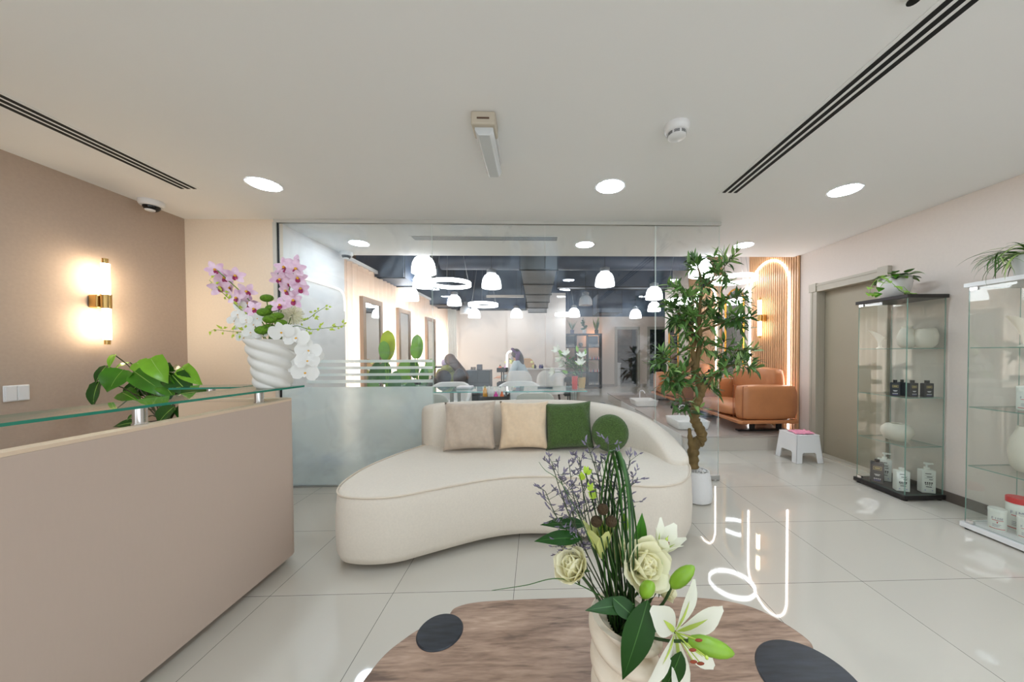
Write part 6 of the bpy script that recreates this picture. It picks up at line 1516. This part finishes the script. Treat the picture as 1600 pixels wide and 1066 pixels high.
def spray(pxs, kind, L, mats_, label, stem_pts, group, nm='orchid_spray', lean=(0.3, -1, 0.1), faces=None):
    t = thing(nm, MOUTH, label, 'flower', group)
    MB().tube(smooth_open(stem_pts, 5), 0.0028, 6).build('stem', stemg, t)
    for i, (px, py, d) in enumerate(pxs):
        m = MB(); nrm = Vector(lean) + Vector((rr.gauss(0, .3), rr.gauss(0, .15), rr.gauss(0, .22)))
        c = O(px, py, d); orchid(m, c, nrm, L * rr.uniform(0.9, 1.08), kind, rr, rr.gauss(0, .25))
        k = min(stem_pts, key=lambda q: (Vector(q) - c).length); m.tube([c, lerp(c, Vector(k), 0.9)], 0.0015, 5, mi=0)
        m.build('flower', mats_, t, recalc=False)
    return t
G = 'orchid stems in the white spiral vase'
spray([(336.6, 422, .02), (367, 431, -.02), (345, 449, -.04), (386, 455, 0), (371, 466, -.03), (361, 450, .06), (398, 484, -.02), (352, 434, .07), (388, 474, .05)], 'cymbidium', 0.055, pink, 'pink orchid stem leaning left out of the white spiral vase',
      [MOUTH + Vector((-.02, 0, -.12)), MOUTH, O(408, 500), O(390, 470), O(362, 443), O(340, 423)], G, lean=(0.45, -1, 0.05))
spray([(463, 413, 0), (446, 419, .03), (438, 436, -.02), (465, 434, -.03), (448, 454, -.05), (470, 451, 0), (460, 470, -.03), (438, 478, -.04), (455, 428, .05), (452, 443, .06), (463, 421, -.03)], 'cymbidium', 0.055, pink, 'pink orchid stem standing upright at the right of the white spiral vase',
      [MOUTH + Vector((.02, 0, -.12)), MOUTH + Vector((.01, 0, 0)), O(438, 490), O(450, 460), O(456, 435), O(463, 412)], G, lean=(0.35, -1, 0.0))
spray([(440, 519, -.10), (463, 528, -.07), (482, 548, -.04), (480, 564, -.06), (477, 582, -.05), (470, 538, 0.02), (488, 556, .04), (470, 572, 0.02)], 'phalaenopsis', 0.062, whp, 'white moth orchid stem hanging down over the right of the spiral vase',
      [MOUTH + Vector((.03, 0, -.10)), MOUTH + Vector((.05, -.03, 0.02)), O(455, 515, -.06), O(478, 535, -.03), O(486, 565, -.02), O(478, 584, -.02)], G, lean=(0.45, -1, 0.1))
spray([(372, 492, -.05), (385, 500, -.06), (397, 508, -.05), (378, 512, -.02), (392, 520, -.06), (402, 498, -.04), (366, 502, 0), (408, 522, -.08), (388, 488, .02), (401, 530, -.07), (381, 528, -.02), (376, 478, 0)], 'phalaenopsis', 0.036, whp, 'small white orchid cluster at the left lip of the spiral vase',
      [MOUTH + Vector((-.03, 0, -.10)), MOUTH + Vector((-.04, -.02, 0.01)), O(395, 505, -.03), O(372, 490, -.02)], G, lean=(0.2, -1, 0.2))
# green button chrysanthemums
gm = mat('green_button_mum', (0.36, 0.52, 0.06), 0.8, noise=(90, 0.3), bump=(150, 0.8))
for px, py, d, r_ in ((417, 466, .02, .031), (425, 482, -.02, .030), (413, 488, -.05, .033), (433, 494, -.05, .030), (422, 499, -.08, .032), (439, 505, -.06, .028), (410, 516, -.09, .033), (420, 512, -.05, .030)):
    t = thing('button_chrysanthemum', MOUTH, 'green button chrysanthemum in the middle of the white spiral vase', 'flower', 'green button chrysanthemums')
    c = O(px, py, d); MB().ball(c, (r_, r_, r_ * 0.68), 22, 12, rot=Matrix.Rotation(0.2, 3, 'X')).build('flower', gm, t)
    MB().tube([c - Vector((0, 0, r_ * 0.6)), lerp(c, MOUTH, 0.6) + Vector((0, 0, -0.02)), MOUTH + Vector((rr.uniform(-.04, .04), rr.uniform(-.04, .04), -0.09))], 0.0028, 6).build('stem', stemg, t)
t = thing('pompom_chrysanthemum', MOUTH, 'big creamy white pompom flower behind the green buttons', 'flower')
m = MB(); c = O(456, 492, 0.03)
for i in range(150):
    z = 1 - 2 * (i + .5) / 150; a = i * 2.39996; d = Vector((math.sqrt(1 - z * z) * math.cos(a), math.sqrt(1 - z * z) * math.sin(a), z))
    m.leaf(c + d * 0.012, d, (d.y, -d.x, 0.3), 0.05 * rr.uniform(0.85, 1.1), 0.012, bend=rr.uniform(-.6, .6), fold=0.5, shape='petal', n=4)
m.build('flower', translucent('cream_petal', (0.96, 0.95, 0.88), 0.3), t, recalc=False); MB().tube([c, MOUTH + Vector((.03, 0.02, 0)), MOUTH + Vector((.02, .01, -.1))], 0.003, 6).build('stem', stemg, t)
def bud_spray(pts, label, n=16, sz=0.026):
    t = thing('bud_spray', MOUTH, label, 'flower', 'lime green bud sprays')
    P = smooth_open([MOUTH + Vector((0, 0, -.08))] + pts, 6); MB().tube(P, [lerp(0.0026, 0.001, i / (len(P) - 1)) for i in range(len(P))], 6).build('stem', stemg, t)
    m = MB()
    for i in range(n):
        p = P[int(lerp(len(P) * 0.4, len(P) - 1, i / (n - 1)))]
        d = Vector((rr.gauss(0, 1), rr.gauss(0, .6), rr.gauss(-.1, .8))).normalized(); e_ = p + d * 0.016
        m.tube([p, e_], 0.0008, 4); m.leaf(e_, d + Vector((rr.gauss(0, .4), 0, 0)), (0, -1, .3), sz * rr.uniform(.7, 1.2), sz * 0.42, bend=.3, shape='leaf', n=5); m.ball(e_ + d * 0.008, (0.0045, 0.0045, 0.007), 6, 4)
    m.build('buds', limeg, t, recalc=False)
bud_spray([O(396, 521, -.05), O(370, 519, -.05), O(334, 515, -.05)], 'lime bud spray reaching far left from the spiral vase, low')
bud_spray([O(400, 505, -.02), O(372, 480, -.03), O(345, 455, -.05), O(327, 438, -.05)], 'lime bud spray rising left below the pink orchids')
bud_spray([O(455, 512, .02), O(485, 515, 0), O(515, 512, 0), O(541, 509, 0)], 'lime bud spray reaching far right from the spiral vase')
bud_spray([O(450, 510, .06), O(478, 500, .06), O(495, 488, .06), O(508, 480, .06)], 'lime bud spray rising right beside the pompom flower', 14)

# ================================================================== FLOWERS ON THE COFFEE TABLE
rr = random.Random(101)
TM = Vector((FX, FY, FZ + 0.175)); BOT = Vector((FX, FY, FZ + 0.02))
def Fp(px, py, d=0): return at(px, py, FY + d)
cream_p = [translucent('cream_rose_petal', (0.96, 0.95, 0.86), 0.35, (0.98, 0.96, 0.78))]
grn = mat('dark_stem', (0.16, 0.27, 0.09), 0.5); leafd = mat('dark_glossy_leaf', (0.10, 0.26, 0.05), 0.42, spec=0.3, noise=(9, 0.25)); budg = mat('lily_bud', (0.49, 0.65, 0.17), 0.35, noise=(12, 0.2)); 
def stem_to(mb, c, bulge=(0, 0, 0), r_=0.003, mi=0): mb.tube(smooth_open([BOT + Vector((rr.uniform(-.02, .02), rr.uniform(-.02, .02), 0)), TM + Vector((rr.uniform(-.03, .03), rr.uniform(-.02, .03), 0)), lerp(TM, Vector(c), 0.6) + Vector(bulge), c], 5), r_, 7, mi=mi)
def rose(px, py, d, R_, ax, label, op=1.0):
    c = Fp(px, py, d); t = thing('rose', BOT, label, 'flower', 'cream roses in the table vase'); n, u, s = basis(ax)
    b0 = c - n * R_ * 0.75; m = MB(); m.ball(c - n * R_ * 0.1, (R_ * 0.24,) * 3, 10, 7)
    for k, (tl, ln, wd, cnt, bd) in enumerate(((0.10, 1.30, 0.85, 3, -0.75), (0.22, 1.32, 0.95, 4, -0.75), (0.36, 1.36, 1.05, 5, -0.7), (0.52 * op, 1.38, 1.15, 5, -0.5), (0.72 * op, 1.40, 1.2, 6, -0.2), (0.85 * op, 1.36, 1.2, 6, -0.05))):
        for j in range(cnt):
            a = 2 * PI * (j + 0.5 * (k % 2)) / cnt + k * 0.4; rad = u * math.cos(a) + s * math.sin(a)
            m.leaf(b0 + rad * R_ * (0.06 + 0.05 * k), n * math.cos(tl) + rad * math.sin(tl), n * 0.35 - rad, R_ * ln, R_ * wd, bend=bd, fold=0.22, shape='round', n=8)
    m.build('petals', cream_p, t, recalc=False)
    m = MB(); stem_to(m, b0 + n * R_ * 0.1)
    for j in range(5): a = 2 * PI * j / 5; rad = u * math.cos(a) + s * math.sin(a); m.leaf(b0 + n * R_ * 0.08, rad + n * 0.2, n, R_ * 0.8, R_ * 0.28, bend=0.5)
    m.build('stem', grn, t, recalc=False)
rose(1010, 884, -0.02, 0.046, (0.25, -0.9, 0.5), 'large cream rose facing the viewer in the middle of the table bouquet')
rose(894, 884, 0.0, 0.040, (-0.5, -0.55, 0.75), 'cream rose at the left side of the table bouquet', 0.7)
rose(982, 868, 0.05, 0.038, (0.0, -0.4, 0.9), 'cream rose behind the large one in the table bouquet', 0.8)
rose(1040, 918, 0.03, 0.028, (0.6, -0.6, 0.4), 'small cream rose low at the right of the table bouquet', 0.7)
lw = [translucent('lily_petal', (0.95, 0.95, 0.90), 0.35, (0.96, 0.97, 0.86)), mat('lily_green_rib', (0.72, 0.80, 0.35), 0.45), mat('lily_anther', (0.52, 0.20, 0.06), 0.6)]
lw_y = [translucent('yellowish_lily_petal', (0.90, 0.92, 0.62), 0.35), lw[1], lw[2]]
def lily(px, py, d, L, ax, label, opening=0.95, up=(0, 0, 1), tipbend=0.8, mats_=None):
    lw = mats_ or globals()['lw']
    c = Fp(px, py, d); t = thing('lily', BOT, label, 'flower', 'white lilies in the table vase'); n, u, s = basis(ax, up)
    for k in range(6):
        m = MB(); a = 2 * PI * k / 6 + 0.3; rad = u * math.cos(a) + s * math.sin(a)
        op = opening * rr.uniform(0.88, 1.08)
        dd = n * math.cos(op) + rad * math.sin(op); wd = L * (0.46 if k % 2 else 0.34)
        m.leaf(c + rad * L * 0.03, dd, n - rad * 0.2, L * rr.uniform(0.92, 1.05), wd, bend=tipbend, fold=0.16, shape='petal', n=10, mi=0)
        m.leaf(c + rad * L * 0.028 + n * 0.001, dd, n - rad * 0.2, L * 0.62, wd * 0.20, bend=tipbend * 0.6, fold=0.1, shape='leaf', n=6, mi=1)
        m.build('petal', lw, t, recalc=False)
    m = MB()
    for k in range(6):
        a = 2 * PI * k / 6; rad = u * math.cos(a) + s * math.sin(a); e_ = c + n * L * 0.5 + rad * L * 0.18 * min(1, opening); m.tube([c, e_], 0.0012, 5, mi=1)
        m.ball(e_, (0.0075, 0.0028, 0.0028), 8, 5, mi=2)
    m.tube([c, c + n * L * 0.62], 0.0016, 5, mi=1); m.ball(c + n * L * 0.63, 0.0035, 8, 5, mi=1); m.build('stamens', lw, t)
    m = MB(); stem_to(m, c, (0.01, 0, 0.01)); m.build('stem', grn, t)
lily(1055, 988, -0.06, 0.115, (0.42, -0.88, 0.10), 'wide open white lily low at the right side of the table bouquet', 1.12, tipbend=0.45)
lily(1026, 868, 0.03, 0.085, (0.30, -0.35, 0.9), 'half open white lily pointing up at the right of the large rose', 0.30, tipbend=0.25)
lily(940, 872, 0.012, 0.095, (-0.08, -0.15, 1.0), 'half open yellowish white lily in the centre of the table bouquet', 0.24, tipbend=0.22, mats_=lw_y)
def bud(px, py, d, L, W, dirpx, label):
    c = Fp(px, py, d); e_ = Fp(px + dirpx[0], py + dirpx[1], d - 0.02); dd = (e_ - c).normalized()
    t = thing('lily_bud', BOT, label, 'flower', 'lily buds in the table vase'); n, u, s = basis(dd)
    m = MB(); N = 16; prof = [(0.25, 0), (0.6, .08), (0.9, .25), (1, .45), (0.93, .65), (0.7, .82), (0.35, .95), (0.02, 1)]
    vs = []; 
    for r_, z in prof:
        for k in range(18): a = 2 * PI * k / 18; q = W / 2 * r_ * (1 + 0.07 * math.cos(3 * a)); vs.append(c + n * (z * L) + u * q * math.cos(a) + s * q * math.sin(a))
    fs = [(i * 18 + k, i * 18 + (k + 1) % 18, (i + 1) * 18 + (k + 1) % 18, (i + 1) * 18 + k) for i in range(len(prof) - 1) for k in range(18)]
    m.add(vs, fs); m.build('bud', budg, t)
    m = MB(); stem_to(m, c + n * 0.004, (0.01, -0.01, 0.0)); m.build('stem', grn, t)
bud(1048, 917, -0.03, 0.072, 0.030, (40, -35), 'green lily bud pointing up to the right above the open lily')
bud(1075, 1000, -0.09, 0.082, 0.032, (60, 18), 'large green lily bud pointing right in front of the open lily')
bud(1004, 932, -0.06, 0.045, 0.028, (20, -28), 'small green lily bud under the large rose')
bud(1026, 902, -0.0, 0.048, 0.022, (6, -40), 'green lily bud behind the right edge of the large rose')
bud(978, 720 + 110, 0.02, 0.05, 0.016, (-4, -40), 'slim pale bud high among the grass blades')
# leafy stems
def leaf_stem(leaves, label, stem_end, lm=None):
    t = thing('leaf_stem', BOT, label, 'foliage', 'dark green leaf stems in the table vase')
    m = MB(); stem_to(m, stem_end, (0, 0, 0), 0.0025); m.build('stem', grn, t)
    for (b_, tip, W, d0, d1, bend, up) in leaves:
        m = MB(); p0 = Fp(*b_, d0); p1 = Fp(*tip, d1); m.leaf(p0, p1 - p0, up, (p1 - p0).length * (1 + abs(bend) * 0.05), W, bend=bend, fold=0.14, shape='leaf', n=12); N_ = (Vector(up)).normalized(); m.leaf(p0 + N_ * 0.0008, p1 - p0, up, (p1 - p0).length * 0.97, 0.0022, bend=bend, fold=0, shape='blade', n=12, mi=1); m.build('leaf', [lm or leafd, mat('leaf_rib', (0.22, 0.40, 0.14), 0.4)], t, recalc=False)
leaf_stem([((908, 842), (838, 836), 0.040, 0.02, 0.0, 0.35, (0, -0.4, 1)), ((916, 820), (846, 812), 0.035, 0.05, 0.04, 0.3, (0, -.4, 1))], 'two dark leaves pointing left over the sofa front', Fp(920, 840, .02))
leaf_stem([((1012, 938), (975, 1075), 0.058, -0.085, -0.115, 0.25, (-0.15, -1, 0.2))], 'long dark leaf hanging in front of the cream twisted vase', Fp(1006, 938, -.05))
leaf_stem([((1064, 1018), (1038, 1095), 0.046, -0.09, -0.11, 0.25, (0.25, -1, 0.2))], 'dark leaf hanging below the open lily', Fp(1048, 985, -.06))
leaf_stem([((992, 945), (918, 948), 0.034, -0.055, -0.08, 0.25, (0, -0.5, 1)), ((958, 935), (1000, 972), 0.034, -0.06, -0.09, 0.2, (0, -0.8, .6))], 'dark leaves lying over the rim of the cream twisted vase', Fp(975, 938, -.04))
leaf_stem([((998, 866), (1001, 800), 0.036, 0.04, 0.04, -0.1, (0.3, -1, 0)), ((1038, 925), (1026, 880), 0.032, 0.02, 0.03, 0.1, (0.3, -1, 0))], 'bright pointed leaves standing beside the large rose', Fp(997, 868, .03), mat('bright_leaf', (0.22, 0.46, 0.10), 0.4))
# bear grass
t = thing('grass_bundle', BOT, 'bundle of dark green grass blades standing tall in the table bouquet', 'foliage')
gb = [mat('grass_blade', (0.10, 0.235, 0.075), 0.4), mat('grass_blade_mid', (0.19, 0.36, 0.12), 0.4)]
tops = [(930, 716), (938, 712), (944, 712), (951, 710), (957, 709), (963, 712), (968, 722), (924, 735), (905, 740), (946, 720), (912, 765), (935, 725), (953, 728), (898, 770), (960, 735), (920, 750), (888, 800), (975, 760)]
m = MB()
for i, (px, py) in enumerate(tops):
    e_ = Fp(px, py, rr.uniform(-.03, .06)); b0 = TM + Vector((rr.uniform(-.03, .035), rr.uniform(-.02, .03), -0.12))
    mid = lerp(b0, e_, 0.5) + Vector((rr.uniform(-.012, .012) + 0.012, 0, 0)); P = smooth_open([b0, mid, e_], 7)
    if i in (4, 5, 6, 3, 17): P = smooth_open([b0, Fp(px - 12, 830, .0), e_, Fp(px + 12, py + 22, .0), Fp(px + 20, py + 80, -.01), Fp(px + 22, py + 170, -.02)], 7)
    m.tube(P, [lerp(0.0050, 0.0018, (k / (len(P) - 1)) ** 2) for k in range(len(P))], 6, flat=0.4, mi=i % 2)
for q in ([(955, 940), (880, 905), (820, 915), (768, 923)], [(925, 850), (880, 760), (852, 735), (842, 722)]):
    P = smooth_open([Fp(px, py, -.02) for px, py in q], 8); m.tube(P, [lerp(0.002, 0.0008, k / (len(P) - 1)) for k in range(len(P))], 5, flat=0.5, mi=1)
m.build('blades', gb, t)
# dry statice twigs
purple = mat('dusty_purple_twig', (0.45, 0.42, 0.49), 0.8); tw_g = mat('twig_green', (0.26, 0.30, 0.20), 0.7)
def statice(ends, label):
    t = thing('statice_sprig', BOT, label, 'flower', 'dry purple grey sprigs in the table bouquet')
    m = MB(); f_ = MB()
    for (b_, e_) in ends:
        p0 = Fp(*b_, 0.03); p1 = Fp(*e_, 0.02 + rr.uniform(-.02, .04)); P = smooth_open([TM, p0, lerp(p0, p1, .5) + Vector((rr.uniform(-.01, .01), 0, 0)), p1], 5); m.tube(P, [lerp(0.0018, 0.0009, i / (len(P) - 1)) for i in range(len(P))], 5)
        for i in range(6, len(P)):
            for q in range(2):
                d = Vector((rr.gauss(0, 1), rr.gauss(0, .4), rr.uniform(0, 1.2))).normalized(); L = rr.uniform(0.015, 0.045) * (1.2 - 0.5 * i / len(P)); e2 = P[i] + d * L; m.tube([P[i], e2], 0.0006, 4)
                for w_ in range(3): f_.leaf(lerp(P[i], e2, 0.55 + 0.2 * w_), d + Vector((rr.gauss(0, .8), rr.gauss(0, .4), rr.uniform(0, .6))), (0, -1, 0), rr.uniform(0.009, 0.016), 0.004, bend=rr.uniform(-.4, .4), n=4)
    m.build('stem', tw_g, t); f_.build('florets', purple, t, recalc=False)
statice([((905, 840), (862, 722)), ((908, 845), (872, 740)), ((900, 850), (852, 768))], 'dry purple grey sprig leaning far left above the dark leaves')
statice([((915, 830), (890, 730)), ((920, 830), (905, 715))], 'dry purple grey sprig left of the tall grass')
statice([((960, 820), (985, 720)), ((965, 830), (990, 745))], 'dry purple grey sprig right of the tall grass')
statice([((940, 810), (920, 700)), ((945, 800), (950, 695))], 'dry purple grey sprig standing highest behind the grass')
statice([((905, 880), (912, 840)), ((900, 890), (880, 850))], 'dry purple grey sprig in front of the left rose')
# brown seed heads, small yellow green blossoms
sd = mat('brown_seed_head', (0.22, 0.16, 0.06), 0.9, bump=(90, 1.0))
for px, py, lab in ((942, 796, 'uppermost brown seed head in the table bouquet'), (932, 815, 'lower left brown seed head in the table bouquet'), (955, 815, 'lower right brown seed head in the table bouquet')):
    t = thing('seed_head', BOT, lab, 'flower', 'brown seed heads in the table bouquet'); c = Fp(px, py, -.03); MB().ball(c, (0.0125, 0.0125, 0.0115), 14, 9).build('head', sd, t); m = MB(); stem_to(m, c, (0, 0, 0), 0.0018); m.build('stem', grn, t)
t = thing('blossom_sprig', BOT, 'sprig of small lime blossoms high in the table bouquet', 'flower'); m = MB(); stem_to(m, Fp(915, 740, .03), (0, 0, 0), 0.0018); m.build('stem', grn, t); m = MB()
for px, py in ((916, 742), (912, 750), (925, 775), (922, 768), (928, 780), (932, 840), (938, 828), (945, 835)):
    c = Fp(px, py, rr.uniform(0, .04))
    for k in range(4): m.leaf(c, (rr.gauss(0, .6), rr.gauss(0, .4), 1), (0, -1, 0), 0.020, 0.010, bend=.3, n=5)
m.build('blossoms', mat('lime_blossom', (0.68, 0.80, 0.22), 0.5), t, recalc=False)

# ================================================================== POTHOS BEHIND THE DESK
rr = random.Random(55)
bx, by, bz = -2.46, 2.25, 0.5755
t = thing('potted_philodendron', (bx, by, bz), 'large heart leaved green plant behind the reception desk under the wall lamp', 'potted plant')
MB().lathe([(0.09, 0), (0.12, 0.02), (0.14, 0.17), (0.13, 0.17), (0.125, 0.145), (0, 0.143)], (bx, by, bz), 36).build('pot', mat('dark_clay_pot', (0.40, 0.33, 0.28), 0.6), t)
LV = [((520, 270), (310, 500), 300, 0, 0), ((640, 290), (965, 595), 240, 0, 0), ((660, 190), (920, 400), 190, .05, 2), ((820, 140), (935, 400), 240, .03, 2), ((415, 100), (330, 235), 70, .05, 2), ((335, 225), (170, 410), 120, .03, 1), ((250, 400), (110, 690), 170, -.02, 1),
      ((590, 190), (420, 245), 90, .10, 2), ((945, 390), (1020, 570), 190, .04, 0), ((955, 210), (1050, 420), 150, .10, 1), ((945, 130), (955, 220), 40, .14, 2), ((1160, 245), (1305, 440), 190, .10, 2), ((1060, 330), (1215, 560), 260, .06, 1), ((1070, 560), (1430, 510), 150, .02, 1),
      ((500, 520), (660, 640), 190, .08, 0), ((690, 430), (520, 600), 200, .12, 1), ((1085, 680), (865, 870), 250, -.02, 1), ((1165, 670), (1130, 820), 110, .02, 1), ((1200, 640), (1335, 765), 140, .02, 1), ((690, 850), (360, 910), 110, -.02, 1), ((700, 740), (540, 830), 90, 0, 1), ((740, 600), (870, 590), 80, 0, 0), ((600, 420), (690, 560), 170, .12, 1), ((780, 430), (850, 600), 160, .14, 1), ((1050, 250), (1130, 320), 120, .14, 1)]
m = MB(); s_ = MB(); sc_ = 1 / 7.105
for (b_, tip, W, d, mi) in LV:
    p0 = at(120 + b_[0] * sc_, 540 + b_[1] * sc_, by + d); p1 = at(120 + tip[0] * sc_, 540 + tip[1] * sc_, by + d - 0.06 + rr.uniform(-.03, .03))
    L = (p1 - p0).length; W_ = W * sc_ / FPX * by
    m.leaf(p0, p1 - p0 + Vector((0, 0, L * 0.15)), Vector((rr.uniform(-.2, .3), -0.75, rr.uniform(.5, .9))), L * 1.04, W_ * 0.86, bend=0.5, fold=0.24, shape='heart', n=10, mi=mi, wave=0.04)
    m.leaf(p0 + (Vector((0, -0.75, .7))).normalized() * 0.0015, p1 - p0 + Vector((0, 0, L * 0.15)), Vector((0.05, -0.75, .7)), L * 1.0, 0.0045, bend=0.5, fold=0, shape='blade', n=10, mi=3)
    root = Vector((bx + rr.uniform(-.03, .03), by + rr.uniform(-.03, .03), bz + 0.14)); s_.tube(smooth_open([root, lerp(root, p0, .6) + Vector((0, 0.02, 0.05)), p0], 5), 0.0035, 6)
pl = [mat('philodendron_leaf', (0.25, 0.49, 0.10), 0.25, noise=(12, 0.18)), mat('philodendron_leaf_dark', (0.12, 0.31, 0.07), 0.25, noise=(12, 0.2)), mat('philodendron_leaf_light', (0.46, 0.68, 0.17), 0.25, noise=(12, 0.15)), mat('philodendron_rib', (0.55, 0.72, 0.30), 0.4)]
m.build('foliage', pl, t, recalc=False); s_.build('stems', mat('brown_green_stem', (0.22, 0.24, 0.10), 0.5), t)
